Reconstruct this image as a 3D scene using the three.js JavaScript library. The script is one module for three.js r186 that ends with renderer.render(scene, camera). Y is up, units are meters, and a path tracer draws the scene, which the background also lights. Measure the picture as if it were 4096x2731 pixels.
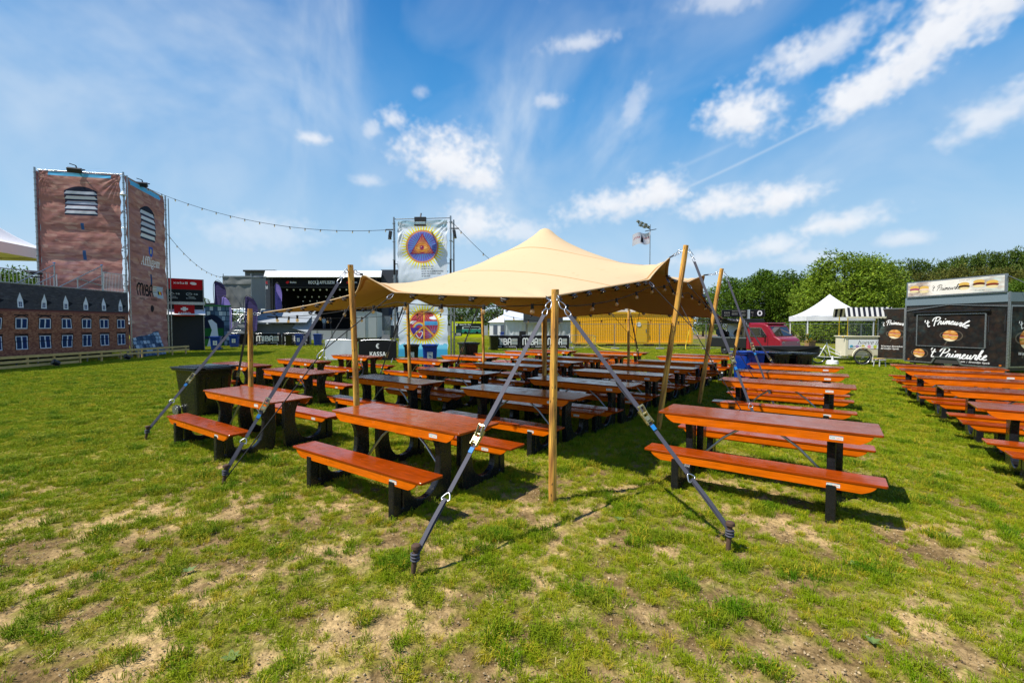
import * as THREE from 'three';
import { mergeGeometries, mergeVertices } from 'three/addons/utils/BufferGeometryUtils.js';
import { RoundedBoxGeometry } from 'three/addons/geometries/RoundedBoxGeometry.js';
import { MarchingCubes } from 'three/addons/objects/MarchingCubes.js';
import { createNoise2D, createNoise3D, createNoise4D } from 'simplex-noise';

// ---------------------------------------------------------------- camera, sky, sun, exposure
const scene = new THREE.Scene();
const camera = new THREE.PerspectiveCamera(74.37, 1024 / 682, 0.1, 1500);
camera.position.set(0, 1.85, 0);
camera.rotation.set(-Math.atan(63.5 / 1800), 0, 0);
const renderer = new THREE.WebGLRenderer({ antialias: true });
renderer.toneMapping = THREE.LinearToneMapping;
renderer.toneMappingExposure = 1.22;
renderer.shadowMap.enabled = true;

const SUN = new THREE.Vector3(-0.500, 0.845, 0.190).normalize();
const sun = new THREE.DirectionalLight(new THREE.Color(1, 0.955, 0.88), 4.9);
sun.position.copy(SUN).multiplyScalar(80).add(new THREE.Vector3(0, 0, -15));
sun.target.position.set(0, 0, -15);
sun.castShadow = true;
sun.shadow.mapSize.set(4096, 4096);
Object.assign(sun.shadow.camera, { left: -50, right: 50, top: 50, bottom: -50, near: 1, far: 220 });
scene.add(sun, sun.target);

function rng(seed) { let a = seed >>> 0; return () => { a = (a + 0x6D2B79F5) | 0; let t = Math.imul(a ^ (a >>> 15), 1 | a); t = (t + Math.imul(t ^ (t >>> 7), 61 | t)) ^ t; return ((t ^ (t >>> 14)) >>> 0) / 4294967296; }; }
const n2a = createNoise2D(rng(11)), n2b = createNoise2D(rng(12)), n3 = createNoise3D(rng(13)), n4 = createNoise4D(rng(14));
const sstep = (a, b, x) => { const t = Math.min(1, Math.max(0, (x - a) / (b - a))); return t * t * (3 - 2 * t); };
const lerp = (a, b, t) => a + (b - a) * t;
function fbm(x, y, o = 4, n = n2a) { let s = 0, a = 0.5, f = 1; for (let i = 0; i < o; i++) { s += a * n(x * f, y * f); a *= 0.5; f *= 2.03; } return s; }
const lin = c => c <= 0.04045 ? c / 12.92 : Math.pow((c + 0.055) / 1.055, 2.4);
const srgb = (r, g, b) => [lin(r / 255), lin(g / 255), lin(b / 255)];

// cumulus clouds: azimuth (0 = ahead, + = right), elevation, half sizes, turn, density, all in degrees
const CUMULI = [
  [-8.1, 19.6, 6.0, 3.6, -8, 1], [-3.8, 17.8, 2.6, 2.6, 0, .85], [-14.5, 23.6, 1.7, 1.4, 0, .8], [-23.2, 20.6, 1.9, .8, 0, .75], [-17.0, 22.2, 1.3, 1.1, 0, .5], [-17.6, 16.8, 2.0, .8, 0, .45],
  [-4.8, 12.4, 4.6, 2.8, 0, .8], [1.2, 11.6, 4.4, 1.7, 0, .55], [-15, 7.8, 4, 1.3, 0, .5], [-29, 10, 7, 2.2, 0, .35],
  [26.6, 22.2, 4.0, 3.0, -10, 1], [13.0, 14.4, 7.0, 2.2, 6, .85], [18.0, 15.6, 3.6, 2.4, 0, .9], [24.8, 13.6, 4.8, 1.9, 3, .9], [30.4, 13.3, 4.0, 1.8, 6, .95], [36.0, 10.4, 4.4, 1.5, 5, .8], [30.0, 8.6, 4.0, 1.4, 5, .7], [22.4, 7.6, 3.8, 1.2, 0, .6], [40.8, 8.2, 2.4, .9, 0, .55], [33, 7, 3, .9, 0, .4],
  [37.0, 21.5, 4.2, 2.0, 14, .95], [40.2, 23.0, 4.4, 2.5, 18, .95], [43.0, 24.8, 4.6, 2.8, 20, 1], [46.5, 26.2, 4.6, 3.0, 20, .9], [34.0, 26.4, 5.0, 2.1, 16, .72], [30.6, 26.6, 2.6, 1.3, 10, .5], [42.5, 31.0, 3.8, 1.3, 8, .7], [46.4, 17.4, 3.6, 1.9, 22, .7], [24.6, 32.6, 3.8, 1.3, -8, .5], [3.6, 36.2, 1.4, 1.4, 0, .4], [8.4, 31.2, 4.0, 1.0, 5, .6], [4.9, 26.0, 2.2, .9, 0, .5], [14.8, 24.5, 1.2, 3.2, -20, .35], [-11.4, 26.4, 1, .8, 0, .35],
];
{ const r = rng(77); for (let i = 0; i < 60; i++) { let az = 56 + r() * 248; CUMULI.push([az > 180 ? az - 360 : az, 8 + Math.pow(r(), 1.6) * 40, 3 + r() * 5, 1.4 + r() * 2.4, (r() - .5) * 24, .5 + r() * .5]); } }
const CIRRUS = [[-31, 27, 15, 7, -28, .34], [-44, 20, 15, 10, 0, .36], [-24, 27, 2.6, 15, -3, .22], [-20.5, 34, 1.8, 8, 4, .24], [0.4, 24, 4.5, 8, -18, .42], [13.5, 22.5, 4, 6, -35, .34], [-2, 14, 10, 5, 0, .25], [19, 33, 9, 3, 10, .2], [33, 16, 9, 3, 20, .2]];
function makeSky() {
  const W = 3072, H = 1536, data = new Float32Array(W * H * 4), rad = Math.PI / 180;
  const ex = c => c.map(q => q / 1.22), zen = ex(srgb(22, 98, 180)), mid = ex(srgb(78, 158, 224)), low = ex(srgb(166, 207, 240)), hor = ex(srgb(216, 231, 243));
  for (let j = 0; j < H; j++) {
    const el = (j + 0.5) / H * 180 - 90;
    for (let i = 0; i < W; i++) {
      const k = (j * W + i) * 4; data[k + 3] = 1;
      if (el < -1) { data[k] = .12; data[k + 1] = .13; data[k + 2] = .08; continue; }
      let az = (i + 0.5) / W * 360 - 180 + 90; if (az > 180) az -= 360;   // 0 = -z, + = +x
      const e = Math.max(0, el);
      let c;
      if (e < 10) c = [0, 1, 2].map(q => lerp(hor[q], low[q], Math.pow(e / 10, .8)));
      else if (e < 24) c = [0, 1, 2].map(q => lerp(low[q], mid[q], (e - 10) / 14));
      else c = [0, 1, 2].map(q => lerp(mid[q], zen[q], Math.min(1, (e - 24) / 20)));
      const sx = az / 180 * Math.PI, X = Math.cos(sx), Y = Math.sin(sx);
      // thin high veil everywhere, streaky
      const wob = n3(X * 2.2, Y * 2.2, e * .05) * 3;
      let veil = Math.max(0, fbm((az + wob * 3) * .035 + 3, e * .05 - az * .012 + wob * .1, 5) * .8 + .20) * .24;
      for (const q of CIRRUS) {
        const dx = (az - q[0]) * Math.cos(e * rad), dy = e - q[1]; if (Math.abs(dx) > 3 * q[2] + 8 || Math.abs(dy) > 3 * q[3] + 8) continue;
        const a = q[4] * rad, u = (dx * Math.cos(a) + dy * Math.sin(a)) / q[2], v = (-dx * Math.sin(a) + dy * Math.cos(a)) / q[3];
        const g = Math.exp(-(u * u + v * v) * 1.1);
        if (g > .01) veil += q[5] * g * Math.max(0, .66 + .62 * fbm(u * .9 + az * .05 + q[0], v * .8 + e * .06 + wob * .12, 5, n2b));
      }
      // contrails
      const ct = (x0, y0, x1, y1, w, o) => { const dx = x1 - x0, dy = y1 - y0, L = Math.hypot(dx, dy), t = ((az - x0) * dx + (e - y0) * dy) / (L * L); if (t < 0 || t > 1) return 0; const d = Math.abs((az - x0) * dy - (e - y0) * dx) / L; return o * Math.exp(-d * d / (w * w)) * sstep(0, .1, t) * sstep(1, .7, t); };
      veil += ct(20.5, 15.6, 38, 21.5, .13, .3) + ct(15, 16.4, 28, 20.4, .2, .14);
      veil = Math.min(.85, veil);
      for (let q = 0; q < 3; q++) c[q] = lerp(c[q], [.66, .72, .78][q], veil);
      // cumulus
      let dens = 0, under = 0;
      for (const q of CUMULI) {
        let da = az - q[0]; if (da > 180) da -= 360; if (da < -180) da += 360;
        const dx = da * Math.cos(e * rad), dy = e - q[1]; if (Math.abs(dx) > 2.2 * q[2] + 2 || Math.abs(dy) > 2.2 * q[2] + 2) continue;
        const a = q[4] * rad, u = (dx * Math.cos(a) + dy * Math.sin(a)) / q[2], v = (-dx * Math.sin(a) + dy * Math.cos(a)) / (q[3] * (dy < 0 ? .8 : 1.05));
        const r = Math.sqrt(u * u + v * v); if (r > 2) continue;
        const nz = fbm(az * .26 + 7, e * .33 + 1, 6) * .95 + fbm(az * .8, e * 1.0 + 9, 4, n2b) * .55;
        const m = sstep(1.24, .10, r + nz * .46) * q[5];
        if (m > 0) { under = Math.max(under, m * sstep(.1, -1.0, v)); dens = 1 - (1 - dens) * (1 - m); }
      }
      const tex = .5 + .5 * fbm(az * .45, e * .6, 4, n2b);
      const cl = [lerp(.80, .60, under * .75) * (0.93 + .08 * tex), lerp(.81, .64, under * .75) * (0.93 + .08 * tex), lerp(.83, .70, under * .75) * (.95 + .06 * tex)];
      for (let q = 0; q < 3; q++) data[k + q] = lerp(c[q], cl[q], Math.min(.93, dens));
    }
  }
  const t = new THREE.DataTexture(data, W, H, THREE.RGBAFormat, THREE.FloatType);
  t.mapping = THREE.EquirectangularReflectionMapping; t.magFilter = THREE.LinearFilter; t.minFilter = THREE.LinearFilter; t.colorSpace = THREE.LinearSRGBColorSpace; t.needsUpdate = true;
  return t;
}
scene.background = makeSky();
scene.environment = scene.background;
// ---------------------------------------------------------------- helpers
const V = (x, y, z) => new THREE.Vector3(x, y, z);
const used = {};
function numbered(n) { if (!(n in used)) { used[n] = 0; return n; } used[n]++; return `${n}_${String(used[n]).padStart(3, '0')}`; }
const labels = new Map();
function tag(o, label, category, group, kind) {
  if (label) { o.userData.label = label; if (labels.has(label) && !group) console.warn('same label', label); labels.set(label, 1); }
  if (category) o.userData.category = category;
  if (group) o.userData.group = group;
  if (kind) o.userData.kind = kind;
  return o;
}
function thing(name, label, category, pos = [0, 0, 0], turn = 0, group) {
  const o = new THREE.Group(); o.name = numbered(name); o.position.set(...pos); o.rotation.y = turn; scene.add(o);
  return tag(o, label, category, group);
}
const F32 = a => new THREE.Float32BufferAttribute(a, 3);
function clean(g) { const h = g.index ? g.toNonIndexed() : g; for (const k of Object.keys(h.attributes)) if (!['position', 'normal', 'uv'].includes(k)) h.deleteAttribute(k); if (!h.attributes.normal) h.computeVertexNormals(); if (!h.attributes.uv) h.setAttribute('uv', new THREE.Float32BufferAttribute(new Float32Array(h.attributes.position.count * 2), 2)); return h; }
function boxUV(g) { // uv in metres from the face direction
  const p = g.attributes.position, n = g.attributes.normal, uv = new Float32Array(p.count * 2);
  for (let i = 0; i < p.count; i++) { const ax = Math.abs(n.getX(i)), ay = Math.abs(n.getY(i)), az = Math.abs(n.getZ(i)); const x = p.getX(i), y = p.getY(i), z = p.getZ(i); if (ay >= ax && ay >= az) { uv[2 * i] = x; uv[2 * i + 1] = z; } else if (ax >= az) { uv[2 * i] = z; uv[2 * i + 1] = y; } else { uv[2 * i] = x; uv[2 * i + 1] = y; } }
  g.setAttribute('uv', new THREE.BufferAttribute(uv, 2)); return g;
}
const M4 = new THREE.Matrix4();
class MB {
  constructor() { this.g = []; }
  add(g, x = 0, y = 0, z = 0, rx = 0, ry = 0, rz = 0) { g = clean(g); M4.compose(V(x, y, z), new THREE.Quaternion().setFromEuler(new THREE.Euler(rx, ry, rz)), V(1, 1, 1)); g.applyMatrix4(M4); this.g.push(g); return this; }
  box(w, h, d, x = 0, y = 0, z = 0, rx = 0, ry = 0, rz = 0) { return this.add(new THREE.BoxGeometry(w, h, d), x, y, z, rx, ry, rz); }
  rbox(w, h, d, r, x = 0, y = 0, z = 0, rx = 0, ry = 0, rz = 0) { return this.add(new RoundedBoxGeometry(w, h, d, 2, r), x, y, z, rx, ry, rz); }
  cyl(r0, r1, h, x = 0, y = 0, z = 0, s = 12, rx = 0, ry = 0, rz = 0) { return this.add(new THREE.CylinderGeometry(r0, r1, h, s), x, y, z, rx, ry, rz); }
  bar(a, b, r, s = 8, r2) { const A = V(...a), B = V(...b), d = B.clone().sub(A), L = d.length(); const g = clean(new THREE.CylinderGeometry(r2 ?? r, r, L, s, 1)); g.applyMatrix4(new THREE.Matrix4().compose(A.add(B).multiplyScalar(.5), new THREE.Quaternion().setFromUnitVectors(V(0, 1, 0), d.normalize()), V(1, 1, 1))); this.g.push(g); return this; }
  beam(a, b, w, h) { const A = V(...a), B = V(...b), d = B.clone().sub(A), L = d.length(); const m = new THREE.Matrix4().lookAt(A, B, V(0, 1, 0.001)); const g = clean(new THREE.BoxGeometry(w, h, L)); m.setPosition(A.add(B).multiplyScalar(.5)); g.applyMatrix4(m); this.g.push(g); return this; }
  tube(pts, r, seg = 24, s = 6, closed = false) { return this.add(new THREE.TubeGeometry(new THREE.CatmullRomCurve3(pts.map(p => V(...p)), closed, 'centripetal'), seg, r, s, closed)); }
  tor(R, r, x, y, z, rx = 0, ry = 0, rz = 0, s = 8, t = 18, arc = Math.PI * 2) { return this.add(new THREE.TorusGeometry(R, r, s, t, arc), x, y, z, rx, ry, rz); }
  ext(shape, depth, bevel = 0, x = 0, y = 0, z = 0, rx = 0, ry = 0, rz = 0, cs = 6) { const g = new THREE.ExtrudeGeometry(shape, { depth, bevelEnabled: bevel > 0, bevelSize: bevel, bevelThickness: bevel, bevelSegments: 1, curveSegments: cs }); return this.add(g, x, y, z, rx, ry, rz); }
  geo(metric = true) { const g = mergeGeometries(this.g); return metric ? boxUV(g) : g; }
  build(name, mat, parent, metric = true) { return part(name, this.geo(metric), mat, parent); }
}
function part(name, geo, mat, parent = scene) { const m = new THREE.Mesh(geo, mat); m.name = parent === scene ? numbered(name) : name; m.castShadow = m.receiveShadow = true; parent.add(m); return m; }
const mb = () => new MB();
function copyOf(o, pos, turn, label, group) { const c = o.clone(); c.name = numbered(o.name.replace(/_\d{3}$/, '')); c.userData = { ...o.userData }; scene.add(c); c.position.set(...pos); c.rotation.y = turn; if (label) { c.userData.label = label; if (labels.has(label)) console.warn('same label', label); labels.set(label, 1); } if (group) c.userData.group = group; return c; }
const shapeOf = pts => { const s = new THREE.Shape(); pts.forEach((p, i) => { if (i === 0) s.moveTo(p[0], p[1]); else if (p.length === 2) s.lineTo(p[0], p[1]); else if (p.length === 4) s.quadraticCurveTo(...p); else s.bezierCurveTo(...p); }); s.closePath(); return s; };
function roundRect(w, h, r) { const x = -w / 2, y = -h / 2; return shapeOf([[x + r, y], [x + w - r, y], [x + w, y, x + w, y + r], [x + w, y + h - r], [x + w, y + h, x + w - r, y + h], [x + r, y + h], [x, y + h, x, y + h - r], [x, y + r], [x, y, x + r, y]]); }
function ribbon(pts, w, th, side) { // flat webbing along points, side = vector across
  const P = new THREE.CatmullRomCurve3(pts.map(p => V(...p)), false, 'centripetal').getPoints(Math.max(4, pts.length * 5)), pos = [], uv = [], idx = [];
  let len = 0; const S = V(...side).normalize();
  P.forEach((p, i) => { const t = P[Math.min(i + 1, P.length - 1)].clone().sub(P[Math.max(0, i - 1)]).normalize(); const s = S.clone().addScaledVector(t, -S.dot(t)).normalize(), n = t.clone().cross(s); if (i) len += p.distanceTo(P[i - 1]); for (const [a, b] of [[-1, -1], [1, -1], [1, 1], [-1, 1]]) { const q = p.clone().addScaledVector(s, a * w / 2).addScaledVector(n, b * th / 2); pos.push(q.x, q.y, q.z); uv.push(a * w / 2, len); } if (i) for (let k = 0; k < 4; k++) { const a = (i - 1) * 4 + k, b = (i - 1) * 4 + (k + 1) % 4; idx.push(a, b, b + 4, a, b + 4, a + 4); } });
  const g = new THREE.BufferGeometry(); g.setAttribute('position', F32(pos)); g.setAttribute('uv', new THREE.Float32BufferAttribute(uv, 2)); g.setIndex(idx); const h = g.toNonIndexed(); h.computeVertexNormals(); return h;
}
// ---- textures
function dataTex(W, H, fn, srgbMap = true, rep = [1, 1]) { const d = new Uint8Array(W * H * 4); for (let j = 0; j < H; j++) for (let i = 0; i < W; i++) { const c = fn(i / W, j / H, i, j), k = (j * W + i) * 4; for (let q = 0; q < 3; q++) d[k + q] = Math.max(0, Math.min(255, c[q])); d[k + 3] = 255; } const t = new THREE.DataTexture(d, W, H); t.magFilter = THREE.LinearFilter; t.minFilter = THREE.LinearMipmapLinearFilter; t.wrapS = t.wrapT = THREE.RepeatWrapping; t.repeat.set(...rep); if (srgbMap) t.colorSpace = THREE.SRGBColorSpace; t.needsUpdate = true; return t; }
function tileNoise(u, v, f, seed = 0, o = 4) { let s = 0, a = .5; const U = u * 2 * Math.PI, Vv = v * 2 * Math.PI; for (let i = 0; i < o; i++) { const R = f / (2 * Math.PI); s += a * n4(Math.cos(U) * R + seed, Math.sin(U) * R, Math.cos(Vv) * R, Math.sin(Vv) * R + seed * 1.7); a *= .5; f *= 2; } return s; }
function canvasTex(W, H, draw) { const c = document.createElement('canvas'); c.width = W; c.height = H; const x = c.getContext('2d'); draw(x, W, H); const t = new THREE.CanvasTexture(c); t.colorSpace = THREE.SRGBColorSpace; t.magFilter = THREE.LinearFilter; t.anisotropy = 8; return t; }
const noiseRough = dataTex(256, 256, (u, v) => { const q = 128 + 150 * tileNoise(u, v, 6, 3, 5); return [q, q, q]; }, false);
const fineBump = dataTex(256, 256, (u, v) => { const q = 128 + 190 * tileNoise(u, v, 24, 9, 3); return [q, q, q]; }, false);
const rep = (t, x, y = x) => { const c = t.clone(); c.repeat.set(x, y); c.needsUpdate = true; return c; };
function mat(r, g, b, rough = .7, o = {}) { const m = new THREE.MeshPhysicalMaterial({ roughness: rough, metalness: 0, side: THREE.DoubleSide, ...o }); m.color.setRGB(r, g, b); return m; }
const MT = {
  black: mat(.012, .012, .013, .5, { roughnessMap: rep(noiseRough, 2), bumpMap: rep(fineBump, 6), bumpScale: .0006 }),
  blackCloth: mat(.010, .010, .011, .9), darkMetal: mat(.02, .02, .022, .45), steel: mat(.55, .56, .57, .32, { metalness: .9 }), galv: mat(.30, .315, .32, .5, { metalness: .7, roughnessMap: rep(noiseRough, 3) }),
  zinc: mat(.55, .48, .25, .35, { metalness: .8 }), white: mat(.78, .78, .77, .6), whiteCloth: mat(.80, .80, .80, .85), offWhite: mat(.72, .66, .48, .5), grey: mat(.22, .23, .23, .8), rubber: mat(.015, .015, .015, .85),
  rope: mat(.015, .015, .017, .8), webbing: mat(.068, .067, .088, .7, { bumpMap: rep(fineBump, 60, 30), bumpScale: .0006 }), tagBlue: mat(.01, .2, .55, .6), rust: mat(.085, .045, .025, .85, { bumpMap: rep(fineBump, 4), bumpScale: .002 }),
  blueBin: mat(.006, .045, .30, .42, { roughnessMap: rep(noiseRough, 2) }), blackBin: mat(.008, .009, .0095, .40, { roughnessMap: rep(noiseRough, 2), bumpMap: rep(fineBump, 5), bumpScale: .0008 }), plank: null, concrete: mat(.3, .29, .27, .95, { bumpMap: rep(fineBump, 6), bumpScale: .004 }),
  bulbGlass: mat(.95, .78, .48, .06, { transmission: .82, thickness: 0, ior: 1.5 }), filament: mat(.85, .52, .10, .3), chrome: mat(.8, .8, .8, .15, { metalness: 1 }), glass: mat(.75, .8, .82, .05, { transmission: .9, thickness: 0 }), brass: mat(.55, .38, .03, .3, { metalness: .4 }),
};
// ---------------------------------------------------------------- ground and grass
function cover(x, z) { // 0 bare soil .. 1 closed turf
  const r = Math.hypot(x * .8, z);
  const worn = .05 * Math.exp(-((x - 4) ** 2 + (z + 3) ** 2) / 10) + .10 * Math.exp(-((x + 4.6) ** 2 + (z + 4.6) ** 2) / 5);
  const b = fbm(x * .45 + 4, z * .45, 2) * .38 + fbm(x * 1.5, z * 1.5 + 7, 3, n2b) * .62 + fbm(x * 5.2, z * 5.2, 2) * .85;
  return sstep(-.14, .12, b + lerp(.04, .80, sstep(3.2, 11, r)) - worn);
}
{
  const axis = (a, b, st, far) => { const o = []; let x = a, d = st; const L = [], R = []; while (x > -far) { d *= 1.13; x -= d; L.unshift(x); } for (x = a; x < b; x += st) o.push(x); d = st; while (x < far) { o.push(x); d *= 1.13; x += d; } o.push(far); return L.concat(o); };
  const xs = axis(-12.5, 12.5, .062, 800), zs = axis(-15.5, -1.2, .062, 800), NX = xs.length, NZ = zs.length;
  const pos = new Float32Array(NX * NZ * 3), col = new Float32Array(pos.length), uv = new Float32Array(NX * NZ * 2), idx = [];
  for (let j = 0; j < NZ; j++) for (let i = 0; i < NX; i++) {
    const x = xs[i], z = zs[j], k = j * NX + i, near = sstep(22, 10, Math.hypot(x, z));
    const c = cover(x, z);
    const relief = near > 0 ? near * ((c - .5) * .012 + fbm(x * 1.7, z * 1.7, 3) * .014 + fbm(x * 6, z * 6, 3, n2b) * .014) : 0;
    pos.set([x, relief - .004, z], k * 3); uv.set([x / 1.6, z / 1.6], k * 2);
    const s = sstep(-.30, .42, fbm(x * .8 + 20, z * .8, 3, n2b) * .8 + fbm(x * 4.2, z * 4.2, 3) * .45);
    const soil = [lerp(.24, .60, s), lerp(.16, .42, s), lerp(.072, .20, s)];
    const g = .5 + .5 * fbm(x * .23, z * .23, 4), y = sstep(.1, .75, fbm(x * .5 + 50, z * .5, 4, n2b) + .3);
    const turf = [lerp(.185, .29, y) * (.8 + .4 * g), lerp(.225, .275, y) * (.8 + .4 * g), lerp(.009, .026, y)];
    const m = c * lerp(.62, .9, sstep(6, 14, Math.hypot(x, z)));
    col.set([0, 1, 2].map(q => lerp(soil[q], turf[q], m)), k * 3);
    if (i < NX - 1 && j < NZ - 1) idx.push(k, k + NX, k + 1, k + 1, k + NX, k + NX + 1);
  }
  const g = new THREE.BufferGeometry(); g.setAttribute('position', new THREE.BufferAttribute(pos, 3)); g.setAttribute('color', new THREE.BufferAttribute(col, 3)); g.setAttribute('uv', new THREE.BufferAttribute(uv, 2)); g.setIndex(idx); g.computeVertexNormals();
  const grain = dataTex(1024, 1024, (u, v) => { const q = tileNoise(u, v, 30, 5, 4) * 90 + tileNoise(u, v, 110, 2, 2) * 70, e = tileNoise(u, v, 7, 8, 3) * 40; return [222 + q + e, 220 + q + e, 214 + q * 1.05 + e]; });
  const bump = dataTex(512, 512, (u, v) => { const q = 128 + 150 * tileNoise(u, v, 22, 31, 5); return [q, q, q]; }, false);
  tag(part('ground', g, mat(1, 1, 1, .97, { vertexColors: true, map: grain, bumpMap: bump, bumpScale: .02, specularIntensity: .06 })), 'worn festival field of grass with bare sandy patches', null, null, 'structure');
}
{ // grass: tufts of single blades
  const r = rng(5);
  const tuft = (n, spread, L0, L1, wd, lean) => {
    const p = [], nn = [];
    for (let i = 0; i < n; i++) {
      const a = r() * 6.283, d = Math.sqrt(r()) * spread, bx = Math.cos(a) * d, bz = Math.sin(a) * d, L = lerp(L0, L1, r()), ha = a + (r() - .5) * 2.4, ln = lean * (.3 + r()) , wa = r() * 6.283, wx = Math.cos(wa) * wd / 2, wz = Math.sin(wa) * wd / 2;
      const mx = bx + Math.cos(ha) * L * ln * .35, mz = bz + Math.sin(ha) * L * ln * .35, my = L * .62, tx = bx + Math.cos(ha) * L * ln, tz = bz + Math.sin(ha) * L * ln, ty = L * lerp(1, .55, Math.min(1, ln));
      p.push(bx - wx, -.01, bz - wz, bx + wx, -.01, bz + wz, mx + wx * .9, my, mz + wz * .9, bx - wx, -.01, bz - wz, mx + wx * .9, my, mz + wz * .9, mx - wx * .9, my, mz - wz * .9, mx - wx * .9, my, mz - wz * .9, mx + wx * .9, my, mz + wz * .9, tx, ty, tz);
    }
    const g = new THREE.BufferGeometry(); g.setAttribute('position', F32(p)); g.computeVertexNormals(); return g;
  };
  const gm = mat(1, 1, 1, .62, { specularIntensity: .18, transmission: .22, thickness: 0 });
  const kinds = [tuft(30, .034, .026, .072, .0040, 1.15), tuft(44, .070, .014, .044, .0042, 1.25), tuft(42, .046, .034, .092, .0040, .95)];
  const put = [[], [], []];
  const bands = [[1.2, 5.2, 560, 1], [5.2, 9.5, 320, 1.25], [9.5, 18, 120, 1.9], [18, 34, 34, 3.0], [34, 62, 8, 4.6]];
  for (const [d0, d1, dens, sc] of bands) {
    const half = d1 * 1.16 + 1.5, area = (d1 - d0) * 2 * half, n = Math.round(area * dens);
    for (let i = 0; i < n; i++) {
      const z = -lerp(d0, d1, r()), x = (r() * 2 - 1) * half; if (Math.abs(x) > -z * 1.16 + 1.2) continue;
      const c = cover(x, z); if (r() > c * .98 + .018) continue;
      const f = fbm(x * 3.1 + 9, z * 3.1, 2, n2b), lush = sstep(.0, .55, fbm(x * 1.3 + 31, z * 1.3, 3));
      const k = sc > 2.5 ? 1 : r() < .16 + lush * .34 ? 2 : r() < .62 ? 0 : 1;
      const s = sc * lerp(.6, 1.1, r()) * lerp(.75, 1.25, lush) * (c < .4 ? .75 : 1);
      put[k].push([x, z, s, r() * 6.283, lush, f, r()]);
    }
  }
  const m = new THREE.Matrix4(), q = new THREE.Quaternion(), col = new THREE.Color();
  put.forEach((list, k) => {
    const o = new THREE.InstancedMesh(kinds[k], gm, list.length); o.name = numbered('grass'); o.castShadow = o.receiveShadow = true;
    list.forEach(([x, z, s, a, lush, f, t], i) => {
      q.setFromAxisAngle(V(0, 1, 0), a); const hs = Math.min(s, 1.2) * lerp(1, 1.25, Math.min(1, Math.max(0, s - 1.2))); m.compose(V(x, 0, z), q, V(s, hs, s)); o.setMatrixAt(i, m);
      const y = t < .10 ? 1 : Math.max(0, .18 - f * .45 + (t - .5) * .35);
      col.setRGB(lerp(lerp(.245, .085, lush), .52, Math.min(1, y)), lerp(lerp(.345, .215, lush), .43, Math.min(1, y)), lerp(.003, .030, Math.min(1, y))); o.setColorAt(i, col);
    });
    scene.add(o); tag(o, ['short green grass blades in tufts over the field', 'low yellowish green turf spread across the field', 'taller dark green grass clumps standing out of the turf'][k], 'grass', null, 'stuff');
  });
}
{ // crumbs of soil and dry straw on the bare patches
  const r = rng(61), clod = new THREE.IcosahedronGeometry(1, 0); { const p = clod.attributes.position; for (let i = 0; i < p.count; i++) { const k = 1 + .35 * n3(p.getX(i) * 2, p.getY(i) * 2, p.getZ(i) * 2); p.setXYZ(i, p.getX(i) * k, p.getY(i) * k * .6, p.getZ(i) * k); } clod.computeVertexNormals(); }
  const straw = new THREE.BufferGeometry(); straw.setAttribute('position', F32([-.5, 0, -.03, .5, 0, -.02, .5, 0, .02, -.5, 0, -.03, .5, 0, .02, -.5, 0, .03])); straw.computeVertexNormals();
  const A = [], B = []; for (let i = 0; i < 130000; i++) { const z = -1.3 - Math.pow(r(), 1.3) * 8, x = (r() * 2 - 1) * (1.2 - z * 1.16); const c = cover(x, z); if (c < .45 && A.length < 60000) A.push([x, z]); else if (r() < .14) B.push([x, z]); }
  const m = new THREE.Matrix4(), q = new THREE.Quaternion(), e = new THREE.Euler(), col = new THREE.Color();
  const ca = new THREE.InstancedMesh(clod, mat(1, 1, 1, .97, { specularIntensity: .1 }), A.length); ca.name = numbered('soil_crumbs'); A.forEach(([x, z], i) => { const s = .0016 + Math.pow(r(), 5) * .0075; q.setFromEuler(e.set(r() * 3, r() * 6, r() * 3)); m.compose(V(x, s * .2, z), q, V(s, s, s)); ca.setMatrixAt(i, m); const t = r(); col.setRGB(lerp(.16, .58, t), lerp(.105, .44, t), lerp(.055, .25, t)); ca.setColorAt(i, col); });
  const cb = new THREE.InstancedMesh(straw, mat(1, 1, 1, .8), B.length); cb.name = numbered('dry_straw'); B.forEach(([x, z], i) => { q.setFromEuler(e.set((r() - .5) * .7, r() * 6.28, (r() - .5) * .5)); const L = .012 + r() * .03; m.compose(V(x, .010 + r() * .010, z), q, V(L, 1, .045 + r() * .035)); cb.setMatrixAt(i, m); const t = r(); col.setRGB(lerp(.30, .55, t), lerp(.23, .44, t), lerp(.08, .20, t)); cb.setColorAt(i, col); });
  for (const [o, l] of [[ca, 'crumbs of sandy soil strewn over the bare patches'], [cb, 'bits of dry straw lying between the grass tufts']]) { o.castShadow = o.receiveShadow = true; scene.add(o); tag(o, l, 'litter', null, 'stuff'); }
}
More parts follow.
